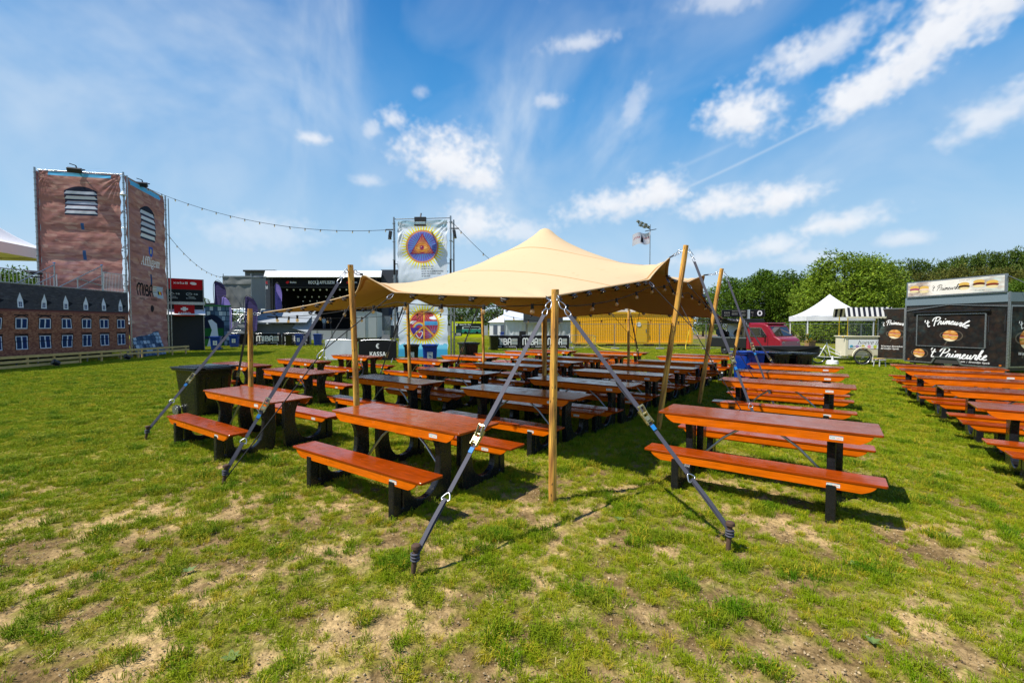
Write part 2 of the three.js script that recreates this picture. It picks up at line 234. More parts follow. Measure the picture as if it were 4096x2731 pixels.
{ // broad-leaved weeds
  const r = rng(21), lm = mat(.12, .18, .035, .6), leaf = new THREE.Shape(); leaf.moveTo(0, 0); leaf.bezierCurveTo(.03, .01, .05, .06, 0, .12); leaf.bezierCurveTo(-.05, .06, -.03, .01, 0, 0);
  const lg = new THREE.ShapeGeometry(leaf, 4); { const p = lg.attributes.position; for (let i = 0; i < p.count; i++) p.setZ(i, -Math.pow(p.getY(i) * 5, 2) * .02 + Math.abs(p.getX(i)) * .3); lg.computeVertexNormals(); }
  const spots = [[-1.55, -2.42, 'near the bottom edge of the picture, left of the middle'], [-2.42, -3.3, 'in the sand left of the front stake'], [-3.05, -2.5, 'on the bare strip at lower left'], [1.02, -4.2, 'just right of the front tent pole'], [2.1, -2.55, 'in the bare sand at lower right'], [2.62, -3.4, 'near the foot of the right hand bench']];
  for (const [x, z, where] of spots) {
    const t = thing('broadleaf_weed', `leafy weed rosette ${where}`, 'weed', [x, .012, z], r() * 6, 'broad leaved weeds in the turf');
    for (let i = 0; i < 6; i++) { const l = part('leaf', lg, lm, t); l.rotation.set(-1.25 + r() * .25, 0, 0); l.rotation.order = 'YXZ'; l.rotation.y = i * 1.05 + r() * .4; l.scale.setScalar(.28 + r() * .25); }
  }
}
// ---------------------------------------------------------------- folding picnic tables
const TU = Math.PI / 180 * 36, UX = Math.cos(TU), UZ = Math.sin(TU);
const UV = (u, v, y = 0) => [u * UX + v * UZ, y, u * UZ - v * UX];   // field axes: u along the tables, v away along the columns
const grainT = (r0, g0, b0, sp) => dataTex(1024, 256, (u, v) => { const q = tileNoise(u * .5, v, 14, 4, 4) * .5 + n2a(u * 3.1, v * 46) * .22 + n2b(u * 9, v * 120) * .13, k = 1 + q * sp, w = Math.max(0, n2a(u * 60 + 5, v * 9) - .82) * 1.6 + Math.max(0, n2b(u * 5 + 1, v * 30) - .86) * 1.2; return [(r0 * k) + w * 60, g0 * k + w * 60, b0 * k + w * 50]; });
const topWood = mat(1, 1, 1, .34, { map: rep(grainT(142, 62, 14, .40), .45, 1.4), roughnessMap: rep(noiseRough, .8), specularIntensity: .55, bumpMap: rep(fineBump, 2.5, 2.5), bumpScale: .0003 });
const seatWood = mat(1, 1, 1, .36, { map: rep(grainT(156, 62, 6, .38), .45, 1.4), roughnessMap: rep(noiseRough, .8), specularIntensity: .55, bumpMap: rep(fineBump, 2.5, 2.5), bumpScale: .0003 });
const apronWood = mat(1, 1, 1, .42, { map: rep(grainT(220, 104, 4, .30), .5, 1.6), roughnessMap: rep(noiseRough, 1) });
const labelMat = mat(1, 1, 1, .4, { map: canvasTex(256, 96, (c, W, H) => { c.fillStyle = '#e9e9e4'; c.fillRect(0, 0, W, H); c.fillStyle = '#7d7d78'; c.fillRect(0, 0, W, 22); c.fillStyle = '#dcdcd6'; c.font = 'bold 16px sans-serif'; c.fillText('www.foldtable.com', 44, 17); c.font = 'bold 46px sans-serif'; c.fillStyle = '#2b9a8b'; c.fillText('Fold', 12, 74); c.fillStyle = '#f08a2a'; c.fillText('Table', 112, 74); }) });
const toned = (m, r, g, b) => { const c = m.clone(); c.color.setRGB(r, g, b); return c; }, TONES = [[.86, .84, .9], [1.12, 1.16, 1.1], [1.0, .88, .85]].map(q => [toned(topWood, ...q), toned(seatWood, ...q)]);
const TBL = {};
{
  const board = (L, W, th, r, y) => mb().ext(roundRect(L, W, r), th - .006, .003, 0, y, 0, Math.PI / 2, 0, 0).geo();
  TBL.top = board(2.194, .654, .024, .03, .772);
  TBL.seat = board(2.194, .284, .024, .025, .422);
  const ap = (L, H, y, z) => mb().ext(shapeOf([[-L / 2, y], [L / 2, y], [L / 2 - .015, y - H * .55, L / 2 - .11, y - H], [-L / 2 + .11, y - H], [-L / 2 + .015, y - H * .55, -L / 2, y]]), .018, .002, 0, 0, z - .009).geo();
  TBL.apF = ap(2.04, .092, .7475, .312); TBL.apB = ap(2.04, .092, .7475, -.312);
  TBL.sF = ap(2.04, .078, .3975, .127); TBL.sB = ap(2.04, .078, .3975, -.127);
  const leg = shapeOf([[.815, 0], [.810, .345], [.610, .345], [.625, .25, .595, .155], [.53, .075, .41, .078], [.30, .085, .225, .20], [.180, .33, .180, .46], [.185, .60, .265, .694], [.03, .694], [.018, .30], [.05, .02], [.12, .0], [.3, .03, .5, .012], [.60, 0]]);
  const hole = new THREE.Path(); hole.moveTo(.693, .075); hole.quadraticCurveTo(.71, .05, .730, .075); hole.lineTo(.727, .325); hole.lineTo(.693, .325); hole.closePath(); leg.holes.push(hole);
  TBL.leg = boxUV(mb().ext(leg, .062, .010, 0, 0, .031, 0, -Math.PI / 2, 0, 5).geo());   // shape x becomes +z
  TBL.brace = mb().bar([.05, .74, 0], [.38, .50, 0], .0145, 8).add(new THREE.SphereGeometry(.0145, 8, 6), .38, .50, 0).bar([.38, .50, 0], [.675, .20, 0], .0145, 8).geo();
  TBL.hook = mb().tor(.022, .0025, 1.03, .72, 0, 0, 0, Math.PI, 5, 10, Math.PI).geo();
  TBL.label = new THREE.PlaneGeometry(.105, .04);
}
const TABLE0 = (() => {
  const t = new THREE.Group(); t.name = 'picnic_table';
  part('tabletop', TBL.top, topWood, t);
  part('apron', TBL.apF, apronWood, t); part('apron', TBL.apB, apronWood, t);
  for (const s of [1, -1]) {
    const b = part('seat', TBL.seat, seatWood, t); b.position.z = s * .70;
    part('apron', TBL.sF, apronWood, b); part('apron', TBL.sB, apronWood, b);
    const l = part('maker_label', TBL.label, labelMat, b); l.position.set(.70, .359, .1395);
    for (const e of [1, -1]) { const g = part('leg_frame', TBL.leg, MT.black, t); g.position.x = e * .715; if (s < 0) g.rotation.y = Math.PI; }
  }
  for (const e of [1, -1]) { const g = part('brace', TBL.brace, MT.steel, t); g.position.z = .10; if (e < 0) g.rotation.y = Math.PI; const h = part('wire_hook', TBL.hook, MT.steel, t); if (e < 0) h.rotation.y = Math.PI; }
  const l = part('maker_label', TBL.label, labelMat, t); l.position.set(.72, .702, .3245); l.scale.set(1.1, 1.1, 1);
  return t;
})();
const COLS = [
  ['leftmost outlying column', [[-13.6, 5.75], [-13.5, 7.5], [-13.9, 9.7]]],
  ['column beyond the left tent edge', [[-10.5, 5.7], [-10.65, 9.95], [-10.5, 11.9], [-10.35, 13.55], [-10.4, 15.5], [-10.15, 17.0]]],
  ['left column under the tent', [[-7.5, 3.36], [-7.25, 5.95], [-7.4, 7.93], [-7.4, 10.1], [-7.25, 11.8], [-7.2, 13.6], [-7.2, 15.6], [-7.25, 17.6]]],
  ['right column under the tent', [[-4.13, 3.60], [-4.2, 6.08], [-4.03, 7.88], [-4.05, 9.88], [-3.98, 11.83], [-3.95, 13.77], [-4.05, 15.95], [-4.0, 17.47]]],
  ['column just right of the tent', [[-.72, 5.97], [-.83, 9.92], [-.9, 12.1], [-.97, 14.4]]],
  ['rightmost column by the food trailer', [[2.68, 6.62], [2.6, 8.64], [2.56, 10.77], [2.45, 12.8], [2.35, 14.66], [2.28, 16.2]]],
];
{
  const ord = ['nearest', 'second', 'third', 'fourth', 'fifth', 'sixth', 'seventh', 'farthest'], r = rng(3); let first = true;
  for (const [where, list] of COLS) list.forEach(([u, v], i) => {
    const last = i === list.length - 1, lab = `orange picnic table, ${last ? 'farthest' : ord[i]}${i && !last ? ' nearest' : ''} in the ${where}`;
    const p = UV(u, v), turn = -TU + (r() - .5) * .05;
    if (first) { TABLE0.name = numbered('picnic_table'); scene.add(TABLE0); TABLE0.position.set(...p); TABLE0.rotation.y = turn; tag(TABLE0, lab, 'picnic table', 'folding picnic tables in columns'); first = false; }
    else { const c = copyOf(TABLE0, p, turn, lab), k = (r() * 4) | 0; if (k < 3) c.children.forEach(q => { if (q.name === 'tabletop') q.material = TONES[k][0]; if (q.name === 'seat') q.material = TONES[(k + 1 + (r() * 2 | 0)) % 3][1]; }); }
  });
}
// ---------------------------------------------------------------- stretch tent
const SIDE_R = [[-2.62, 4.25, 2.16], [-2.62, 7.55, 2.62], [-2.50, 8.33, 3.09], [-2.68, 8.78, 2.80], [-2.72, 10.35, 2.80], [-2.56, 11.2, 3.03], [-2.72, 11.72, 2.66], [-2.80, 14.55, 2.06]];
const SIDE_F = [[-9.0, 4.22, 2.10], [-6.12, 4.27, 2.35], [-5.76, 4.13, 2.61], [-5.22, 4.27, 2.33], [-2.62, 4.25, 2.16]];
const SIDE_L = [[-9.0, 4.22, 2.10], [-9.08, 7.85, 2.36], [-9.3, 8.3, 2.60], [-9.08, 8.8, 2.38], [-9.08, 11.0, 2.40], [-9.3, 11.5, 2.68], [-9.08, 12.0, 2.40], [-9.0, 14.6, 2.12]];
const SIDE_B = [[-9.0, 14.6, 2.12], [-6.35, 14.55, 2.28], [-5.85, 14.8, 2.46], [-5.35, 14.55, 2.28], [-2.80, 14.55, 2.06]];
const sheetMat = mat(.66, .48, .28, .92, { specularIntensity: .25 });
const CANOPY = {};
{
  const NU = 72, NV = 112, KING = [-5.9, 9.5, 4.24];
  // param of every key point along its side, then grid lines sample the polyline
  const side = (pts, ax, n, inward) => { // ax: 0 param by u, 1 by v
    const a = pts[0][ax], b = pts[pts.length - 1][ax], out = [];
    for (let i = 0; i <= n; i++) { const t = a + (b - a) * i / n; let k = 0; while (k < pts.length - 2 && t > pts[k + 1][ax]) k++; const P = pts[k], Q = pts[k + 1], f = (t - P[ax]) / (Q[ax] - P[ax]), span = Math.abs(Q[ax] - P[ax]); const sag = Math.sin(Math.PI * Math.min(1, Math.max(0, f))) * span * .035; const o = [lerp(P[0], Q[0], f), lerp(P[1], Q[1], f), lerp(P[2], Q[2], f) - sag * .12]; o[1 - ax] += inward * sag; out.push(o); }
    return out;
  };
  const R = side(SIDE_R, 1, NV, -1), L = side(SIDE_L, 1, NV, 1), F = side(SIDE_F, 0, NU, 1), B = side(SIDE_B, 0, NU, -1);
  const X = [], at = (i, j) => j * (NU + 1) + i;
  for (let j = 0; j <= NV; j++) for (let i = 0; i <= NU; i++) { const s = i / NU, t = j / NV; X[at(i, j)] = [0, 1, 2].map(q => (1 - s) * L[j][q] + s * R[j][q] + (1 - t) * F[i][q] + t * B[i][q] - ((1 - s) * (1 - t) * F[0][q] + s * (1 - t) * F[NU][q] + (1 - s) * t * B[0][q] + s * t * B[NU][q])); }
  const rad = k => Math.hypot(X[k][0] - KING[0], X[k][1] - KING[1]);
  const fix = X.map((p, k) => { const i = k % (NU + 1), j = (k / (NU + 1)) | 0; return i === 0 || j === 0 || i === NU || j === NV; });
  const RC = .2; X.forEach((p, k) => { const r = rad(k); if (r < RC) { p[2] = KING[2] - .10 * (r / RC) ** 2; fix[k] = true; } else if (!fix[k]) p[2] += Math.max(0, 1 - r / 4.5) ** 1.4 * 1.6; });
  const wt = (a, b) => Math.pow(Math.max(.25, (rad(a) + rad(b)) / 2), -.64);
  const W = X.map((_, k) => { if (fix[k]) return null; return [k - 1, k + 1, k - NU - 1, k + NU + 1].map(n => wt(k, n)); });
  for (let it = 0; it < 1500; it++) for (let k = 0; k < X.length; k++) { if (fix[k]) continue; const w = W[k], v = (w[0] * X[k - 1][2] + w[1] * X[k + 1][2] + w[2] * X[k - NU - 1][2] + w[3] * X[k + NU + 1][2]) / (w[0] + w[1] + w[2] + w[3]); X[k][2] += (v - X[k][2]) * 1.6; }
  const TIPS = [SIDE_R[0], SIDE_R[2], SIDE_R[5], SIDE_R[7], SIDE_F[0], SIDE_F[2], SIDE_L[2], SIDE_L[5], SIDE_L[7], SIDE_B[2]];
  X.forEach((p, k) => { if (fix[k]) return; for (const t of TIPS) { const du = p[0] - t[0], dv = p[1] - t[1], d = Math.hypot(du, dv); if (d < 1.9) p[2] += .014 * Math.sin(Math.atan2(dv, du) * 15) * sstep(0, .35, d) * (1 - d / 1.9) ** 1.2; } p[2] += .006 * fbm(p[0] * .9, p[1] * .9, 3); });
  const pos = [], uv = [], idx = [];
  X.forEach((p, k) => { const q = UV(p[0], p[1], p[2]); pos.push(...q); uv.push((k % (NU + 1)) / NU, ((k / (NU + 1)) | 0) / NV); });
  for (let j = 0; j < NV; j++) for (let i = 0; i < NU; i++) { const k = at(i, j); idx.push(k, k + 1, k + NU + 1, k + 1, k + NU + 2, k + NU + 1); }
  const g = new THREE.BufferGeometry(); g.setAttribute('position', F32(pos)); g.setAttribute('uv', new THREE.Float32BufferAttribute(uv, 2)); g.setIndex(idx); g.computeVertexNormals();
  sheetMat.map = canvasTex(1024, 1024, (c, W, H) => { c.fillStyle = '#fff'; c.fillRect(0, 0, W, H); c.strokeStyle = 'rgba(180,125,65,.55)'; c.lineWidth = 4; for (const t of [.2, .4, .6, .8]) { c.beginPath(); c.moveTo(0, H * t); c.lineTo(W, H * t); c.stroke(); } c.beginPath(); c.rect(6, 5, W - 12, H - 10); c.stroke(); const r = rng(8); for (let i = 0; i < 500; i++) { c.fillStyle = `rgba(150,110,70,${.03 + r() * .06})`; c.beginPath(); c.ellipse(r() * W, r() * H, 1 + r() * 6, 1 + r() * 3, r() * 3, 0, 7); c.fill(); } });
  const tent = thing('stretch_tent', 'large sand coloured stretch tent canopy with one central peak over the tables', 'tent');
  const sheet = part('canopy', g, sheetMat, tent);
  // hem: doubled rolled edge
  const hem = mb(); for (const S of [R, L, F, B]) hem.tube(S.map(p => UV(p[0], p[1], p[2] + .002)), .011, 150, 6);
  hem.build('hem', mat(.58, .41, .225, .9), sheet);
  // black patches with loops along the edges
  const loop = (p, q, nx) => { const a = V(...UV(p[0], p[1], p[2])), m = mb(); m.add(new RoundedBoxGeometry(.10, .012, .075, 2, .005)); m.tor(.03, .012, 0, -.03, .035, 1.0, 0, 0, 6, 12); const o = part('webbing_loop', m.geo(), MT.black, tent); o.position.copy(a); o.position.y -= .02; o.rotation.y = -TU + nx; o.rotation.x = .4; };
  [3, 8, 13, 18, 23, 27, 31, 34, 49, 56, 83, 90, 98, 105].forEach(j => loop(R[j], 0, Math.PI / 2));
  [4, 9, 14, 19, 24, 29, 47, 53, 59, 65].forEach(i => loop(F[i], 0, 0)); [6, 14, 22, 30, 44, 54, 62, 70].forEach(i => loop(B[i], 0, Math.PI)); [10, 24, 34, 52, 66, 86, 100].forEach(j => loop(L[j], 0, -Math.PI / 2));
  CANOPY.R = R; CANOPY.L = L; CANOPY.F = F; CANOPY.B = B;
}
// ---- poles
const poleWood = mat(1, 1, 1, .62, { map: dataTex(256, 1024, (u, v) => { const q = n2a(u * 14, v * 3) * .35 + n2b(u * 40, v * 7) * .25 + tileNoise(u, v, 8, 6, 4) * .5, kn = Math.max(0, n2a(u * 5 + 3, v * 16) - .72) * 3.2, wv = n2a(u * 2 + 8, v * 5 + 2) * .22, k = 1 + q * .5 + wv - kn * .9; return [206 * k, (150 + wv * 40) * k, 66 * k]; }), bumpMap: dataTex(256, 512, (u, v) => { const q = 128 + n2a(u * 30, v * 5) * 70 + tileNoise(u, v, 10, 2, 3) * 60; return [q, q, q]; }, false), bumpScale: .006 });
const endWood = mat(.42, .27, .12, .8);
function pole(b, t, r, label) {
  const o = thing('tent_pole', label, 'pole', b, 0, 'wooden poles holding the tent'); const T = V(t[0] - b[0], t[1], t[2] - b[2]), L = T.length(), n = 18, s = 14, g = new THREE.CylinderGeometry(r * .95, r * 1.05, L, s, n), p = g.attributes.position, sd = b[0] * 7.7 + b[2];
  for (let i = 0; i < p.count; i++) { const y = p.getY(i), a = Math.atan2(p.getZ(i), p.getX(i)), k = 1 + .07 * n3(Math.cos(a) * 1.2 + sd, Math.sin(a) * 1.2, y * 2.2); p.setX(i, p.getX(i) * k + .006 * Math.sin(y * 1.7 + sd)); p.setZ(i, p.getZ(i) * k); }
  g.computeVertexNormals(); const m = new THREE.Matrix4().compose(T.clone().multiplyScalar(.5).add(V(0, -.015, 0)), new THREE.Quaternion().setFromUnitVectors(V(0, 1, 0), T.clone().normalize()), V(1, 1, 1)); g.applyMatrix4(m);
  part('shaft', g, poleWood, o); return o;
}
function eyelet(o, y, dir, lean) { // eye bolt through the top of a pole
  const m = mb(), d = V(...dir).normalize(); for (const s of [1, -1]) m.tor(.026, .007, lean[0] + d.x * s * .075, y, lean[1] + d.z * s * .075, 0, Math.atan2(-d.z, d.x), 0, 6, 14); m.bar([lean[0] - d.x * .06, y, lean[1] - d.z * .06], [lean[0] + d.x * .06, y, lean[1] + d.z * .06], .007, 6); return m.build('eye_bolt', MT.steel, o);
}
const PB = [
  [[.428, 0, -4.69], [.448, 2.24, -4.69], .041, 'thick wooden tent pole in front, nearest of all to the camera', [.3, 0, 1]],
  [[-2.30, 0, -6.69], [-2.36, 2.75, -6.60], .043, 'wooden tent pole behind the front table, left of the middle', [-.6, 0, .8]],
  [[-5.08, 0, -8.67], [-5.03, 2.19, -8.66], .046, 'short wooden tent pole at far left, beside the big black bin', [-.9, 0, .3]],
  [[2.61, 0, -7.97], [2.98, 3.24, -7.76], .046, 'tall leaning wooden tent pole on the right, the nearer of two', [.8, 0, .55]],
  [[4.37, 0, -10.47], [4.77, 3.16, -10.28], .046, 'tall leaning wooden tent pole on the right, the farther of two', [.8, 0, .55]],
  [[6.57, 0, -13.6], [6.84, 2.12, -13.42], .045, 'short wooden tent pole at the right rear corner before the blue bin', [.8, 0, .3]],
  [[-2.8, 0, -12.3], [-2.86, 2.66, -12.34], .045, 'thin looking wooden tent pole before the eye banner tower', [-.8, 0, -.6]],
  [[-.93, 0, -14.9], [-.99, 2.75, -14.94], .045, 'wooden tent pole at the left edge, right of the banner tower', [-.8, 0, -.6]],
  [[4.03, 0, -15.55], [4.08, 2.50, -15.7], .045, 'wooden tent pole at the back edge before the yellow container', [.5, 0, -.8]],
  [[1.23, 0, -17.5], [1.2, 2.2, -17.6], .045, 'wooden corner pole at the back left, hidden by the front poles', [-.3, 0, -.9]],
];
const poles = PB.map(([b, t, r, l, d]) => { const o = pole(b, t, r, l); const e = .93; eyelet(o, t[1] - .11, d, [(t[0] - b[0]) * e, (t[2] - b[2]) * e]); return o; });
pole([.81, 0, -11.15], [.81, 4.19, -11.15], .055, 'tall shaded centre pole that lifts the tent peak');
// ---- carabiner: rounded link between two points
function carabiner(m, a, b, w = .035) { const A = V(...a), B = V(...b), d = B.clone().sub(A), L = d.length(), t = d.clone().normalize(), s = t.clone().cross(V(.3, .2, 1)).normalize(), C = A.clone().add(B).multiplyScalar(.5), P = []; for (let i = 0; i < 14; i++) { const q = i / 14 * 6.283; P.push(C.clone().addScaledVector(t, Math.cos(q) * L * .5).addScaledVector(s, Math.sin(q) * w * (.75 + .3 * Math.cos(q))).toArray()); } m.tube(P, .0058, 36, 6, true); }
const mix = (a, b, t) => a.map((x, i) => x + (b[i] - x) * t);
// ---- stakes and ratchet straps
function stake(p, h, label) { const o = thing('ground_stake', label, 'stake', [p[0], 0, p[2]], 0, 'steel stakes in the turf'); const l = [.03, 0, -.02]; mb().bar([0, -.05, 0], [l[0], h, l[2]], .019, 10).build('shaft', MT.rust, o); mb().cyl(.034, .036, .022, l[0], h + .008, l[2], 12).cyl(.024, .034, .008, l[0], h + .023, l[2], 12).build('head', MT.rust, o); const w = mb(); for (let i = 0; i < 3; i++) w.tor(.028, .009, l[0] * .8, h - .045 - i * .02, l[2] * .8, Math.PI / 2 + .12 * (i - 1), 0, 0, 6, 12); w.build('wrapped_sling', MT.webbing, o); return o; }
function strap(top, st, h, label, opt = {}) {
  const o = thing('ratchet_strap', label, 'strap', [0, 0, 0], 0, 'ratchet straps bracing the poles'), bot = [st[0] + .03, h - .05, st[2] - .02];
  const L = V(...top).distanceTo(V(...bot)), dv = V(bot[0] - top[0], bot[1] - top[1], bot[2] - top[2]).normalize(), side = dv.clone().cross(V((top[0] + bot[0]) / 2, (top[1] + bot[1]) / 2 - 1.6, (top[2] + bot[2]) / 2).normalize()).normalize().applyAxisAngle(dv, (opt.roll ?? .3) * .6);
  const S = side.toArray(), f = x => mix(top, bot, x), a = .22 / L, w = opt.w ?? .041, rr = opt.ratchet ?? .64;
  const c = mb(); carabiner(c, top, f(a * .5)); carabiner(c, f(a * .47), f(a * .92), .03); c.build('carabiner', MT.steel, o);
  mb().add(ribbon([f(a * .88), f(rr * .5), f(rr - .02)], w, .004, S)).build('upper_webbing', MT.webbing, o, false);
  if (opt.coil ?? true) { const n = V(...S).cross(V(bot[0] - top[0], bot[1] - top[1], bot[2] - top[2])).normalize(), q = (x, k) => V(...f(x)).addScaledVector(n, k).toArray(); mb().add(ribbon([q(rr - .05, .006), q(rr - .10, .03), q(rr - .155, .035), q(rr - .165, .012), q(rr - .12, .006), q(rr - .06, .012)], w, .006, S)).build('folded_tail', MT.webbing, o, false); }
  const d = V(bot[0] - top[0], bot[1] - top[1], bot[2] - top[2]).normalize(), up = V(...S).cross(d).normalize(); if (up.y < 0) up.negate(); const basis = new THREE.Matrix4().makeBasis(V(...S), d.clone().negate(), up.clone().multiplyScalar(1)); if (basis.determinant() < 0) basis.makeBasis(V(...S).negate(), d.clone().negate(), up);
  const rb = mb(); for (const s of [-1, 1]) rb.rbox(.006, .15, .04, .002, s * (w / 2 + .008), 0, .012).rbox(.005, .12, .03, .002, s * (w / 2 + .003), .045, .035, .35); rb.cyl(.011, .011, w + .03, 0, .03, .018, 10, 0, 0, Math.PI / 2).cyl(.008, .008, w + .03, 0, -.05, .01, 8, 0, 0, Math.PI / 2).rbox(w + .02, .018, .012, .003, 0, .10, .05).rbox(w, .04, .008, .002, 0, -.02, .026);
  const ro = part('ratchet_buckle', rb.geo(), MT.zinc, o); basis.setPosition(...f(rr)); ro.applyMatrix4(basis);
  const tb = mb().rbox(w * .95, .05, .004, .001, 0, 0, .008).geo(), to = part('label_tag', tb, MT.tagBlue, o); const bt = basis.clone(); bt.setPosition(...f(rr + .045)); to.applyMatrix4(bt);
  const h1 = opt.hook ?? .83;
  mb().add(ribbon([f(rr + .02), f(rr + .1), f(h1 - .012)], w * .9, .005, S)).build('lower_webbing', MT.webbing, o, false);
  const hk = mb(), HC = V(...f(h1)), sd = V(...S), dl = d; const tri = [HC.clone().addScaledVector(dl, -.022), HC.clone().addScaledVector(dl, .03).addScaledVector(sd, .035), HC.clone().addScaledVector(dl, .04).addScaledVector(sd, -.035)]; hk.tube([...tri.map(p => p.toArray())], .0065, 24, 6, true); hk.build('triangle_hook', MT.steel, o);
  mb().add(ribbon([f(h1 + .01), f((h1 + 1) / 2), bot], w * 1.05, .006, S)).add(ribbon([V(...f(h1 + .012)).addScaledVector(up, .014).toArray(), V(...f((h1 + 1) / 2)).addScaledVector(up, .02).toArray(), bot], w * .8, .005, S)).build('anchor_sling', MT.webbing, o, false);
  return o;
}
const STK = { A: [-.74, 0, -3.25], B: [1.76, 0, -3.61], C: [-3.38, 0, -5.19], D: [-5.95, 0, -7.23], E: [3.79, 0, -6.74], F: [5.57, 0, -9.5], G: [8.1, 0, -13.2], H: [-6.2, 0, -9.85], I: [-4.02, 0, -13.2], J: [-2.14, 0, -15.8], K: [4.9, 0, -17.0] };
stake(STK.A, .21, 'rusty steel stake in front, left of the front pole'); stake(STK.B, .22, 'rusty steel stake on the right, before the right bench'); stake(STK.C, .2, 'rusty steel stake left of the front tables'); stake(STK.D, .2, 'rusty steel stake at far left, before the big bin');
stake(STK.E, .16, 'stake in the grass behind the front right table'); stake(STK.F, .16, 'stake behind the second table right of the tent'); stake(STK.G, .16, 'stake beside the bins right of the tent'); stake(STK.H, .16, 'stake behind the big black bin on the left'); stake(STK.I, .16, 'stake before the euro sign barrier left of the tent'); stake(STK.J, .16, 'stake before the banner tower at the left tent edge'); stake(STK.K, .16, 'stake in the grass behind the back edge of the tent');
const ey = (i, k = 1) => { const [b, t, , , d] = PB[i], D = V(...d).normalize(), q = .95; return [b[0] + (t[0] - b[0]) * q + D.x * .1 * k, t[1] - .13, b[2] + (t[2] - b[2]) * q + D.z * .1 * k]; };
strap([.40, 2.10, -4.61], STK.A, .21, 'grey ratchet strap from the front pole down to the left front stake', { roll: .9, ratchet: .62, hook: .82 });
strap([.48, 2.10, -4.61], STK.B, .22, 'grey ratchet strap from the front pole down to the right front stake', { roll: -.8, ratchet: .56, hook: .80 });
strap(ey(1), STK.C, .2, 'dark ratchet strap from the second pole to the stake by the left bench', { roll: .3, ratchet: .72, hook: .87 });
strap(ey(2), STK.D, .2, 'dark ratchet strap from the left pole across the black bin to its stake', { roll: .5, ratchet: .60, hook: .77 });
strap([-5.08, 2.06, -8.70], STK.H, .16, 'dark strap from the left pole to the stake behind the bin', { roll: .2, coil: false });
strap(ey(3), STK.E, .16, 'long ratchet strap from the tall nearer right pole to the grass', { roll: -.4, ratchet: .60 });
strap(ey(4), STK.F, .16, 'long ratchet strap from the tall farther right pole to the grass', { roll: -.4, ratchet: .57 });
strap(ey(5), STK.G, .16, 'ratchet strap from the short rear pole past the blue bin', { roll: -.4, ratchet: .6 });
strap(ey(6), STK.I, .16, 'dark strap running down left before the euro sign barrier', { roll: .2 }); strap(ey(7), STK.J, .16, 'dark strap running down before the right side of the banner tower', { roll: .2 }); strap(ey(8), STK.K, .16, 'dark strap behind the back pole before the yellow container', { roll: .2 });
// links between canopy tips and poles
{
  const tips = [[SIDE_R[0], 0, 'front'], [SIDE_F[2], 1, 'left front'], [SIDE_F[0], 2, 'left corner'], [SIDE_R[2], 3, 'nearer right'], [SIDE_R[5], 4, 'farther right'], [SIDE_R[7], 5, 'right rear'], [SIDE_L[2], 6, 'left side'], [SIDE_L[5], 7, 'back left side'], [SIDE_B[2], 8, 'back']];
  tips.forEach(([t, i, w]) => { const o = thing('tent_link', `steel carabiners tying the canopy to the ${w} pole`, 'link', [0, 0, 0], 0, 'links between canopy and poles'), a = UV(t[0], t[1], t[2]), b = ey(i, -.9); const A = V(...a), B = V(...b), L = A.distanceTo(B), m = mb(); const n = Math.max(1, Math.round(L / .16)); for (let k = 0; k < n; k++) carabiner(m, mix(a, b, .3 + .7 * k / n - .02), mix(a, b, .3 + .7 * (k + 1) / n), .024); m.build('carabiner', MT.steel, o); mb().add(ribbon([mix(a, b, -.12), mix(a, b, .34)], .03, .012, [.4, 1, .2])).build('black_tab', MT.black, o); });
}
// guy ropes
function rope(pts, label, car) { const o = thing('guy_rope', label, 'rope', [0, 0, 0], 0, 'black guy ropes of the tent'); const m = mb(); for (const p of pts) m.tube(p, .007, 20, 6); m.build('rope', MT.rope, o); if (car) { const c = mb(); for (const [a, b] of car) carabiner(c, a, b, .03); c.build('carabiner', MT.steel, o); } }
{
  const Cq = [-2.42, 1.54, -5.78], lowR = UV(-5.22, 4.27, 2.31), lowL = UV(-6.12, 4.27, 2.33), Cb = mix(Cq, STK.C, .06);
  rope([[lowR, mix(lowR, Cq, .5), Cq], [lowL, mix(lowL, Cq, .5), Cq], [Cb, mix(Cb, [-3.36, .05, -5.2], .5), [-3.36, .05, -5.2]]], 'black rope pair from the left front canopy edge to the left stake', [[Cq, mix(Cq, STK.C, .07)], [lowR, mix(lowR, Cq, .1)]]);
  const e = (a, b, c, st, l) => { const A = UV(...a), B = UV(...b); rope([[A, mix(A, c, .5), c], [B, mix(B, c, .5), c], [mix(c, st, .06), mix(c, st, .5), [st[0], .06, st[2]]]], l, [[c, mix(c, st, .07)], [A, mix(A, c, .12)], [B, mix(B, c, .12)]]); };
  e([-2.64, 7.6, 2.60], [-2.7, 8.75, 2.78], [2.92, 1.82, -7.28], STK.E, 'black ropes below the nearer tall pole joining at a carabiner');
  e([-2.74, 10.4, 2.78], [-2.74, 11.7, 2.64], [4.62, 1.86, -9.85], STK.F, 'black ropes below the farther tall pole joining at a carabiner');
  e([-9.08, 7.85, 2.36], [-9.08, 8.8, 2.38], [-3.35, 1.5, -12.7], STK.I, 'thin black ropes left of the banner tower'); e([-9.08, 11.0, 2.40], [-9.08, 12.0, 2.40], [-1.55, 1.45, -15.35], STK.J, 'thin black ropes right of the banner tower'); e([-6.35, 14.55, 2.28], [-5.35, 14.55, 2.28], [4.45, 1.3, -16.3], STK.K, 'thin black ropes making a v before the yellow container');
}
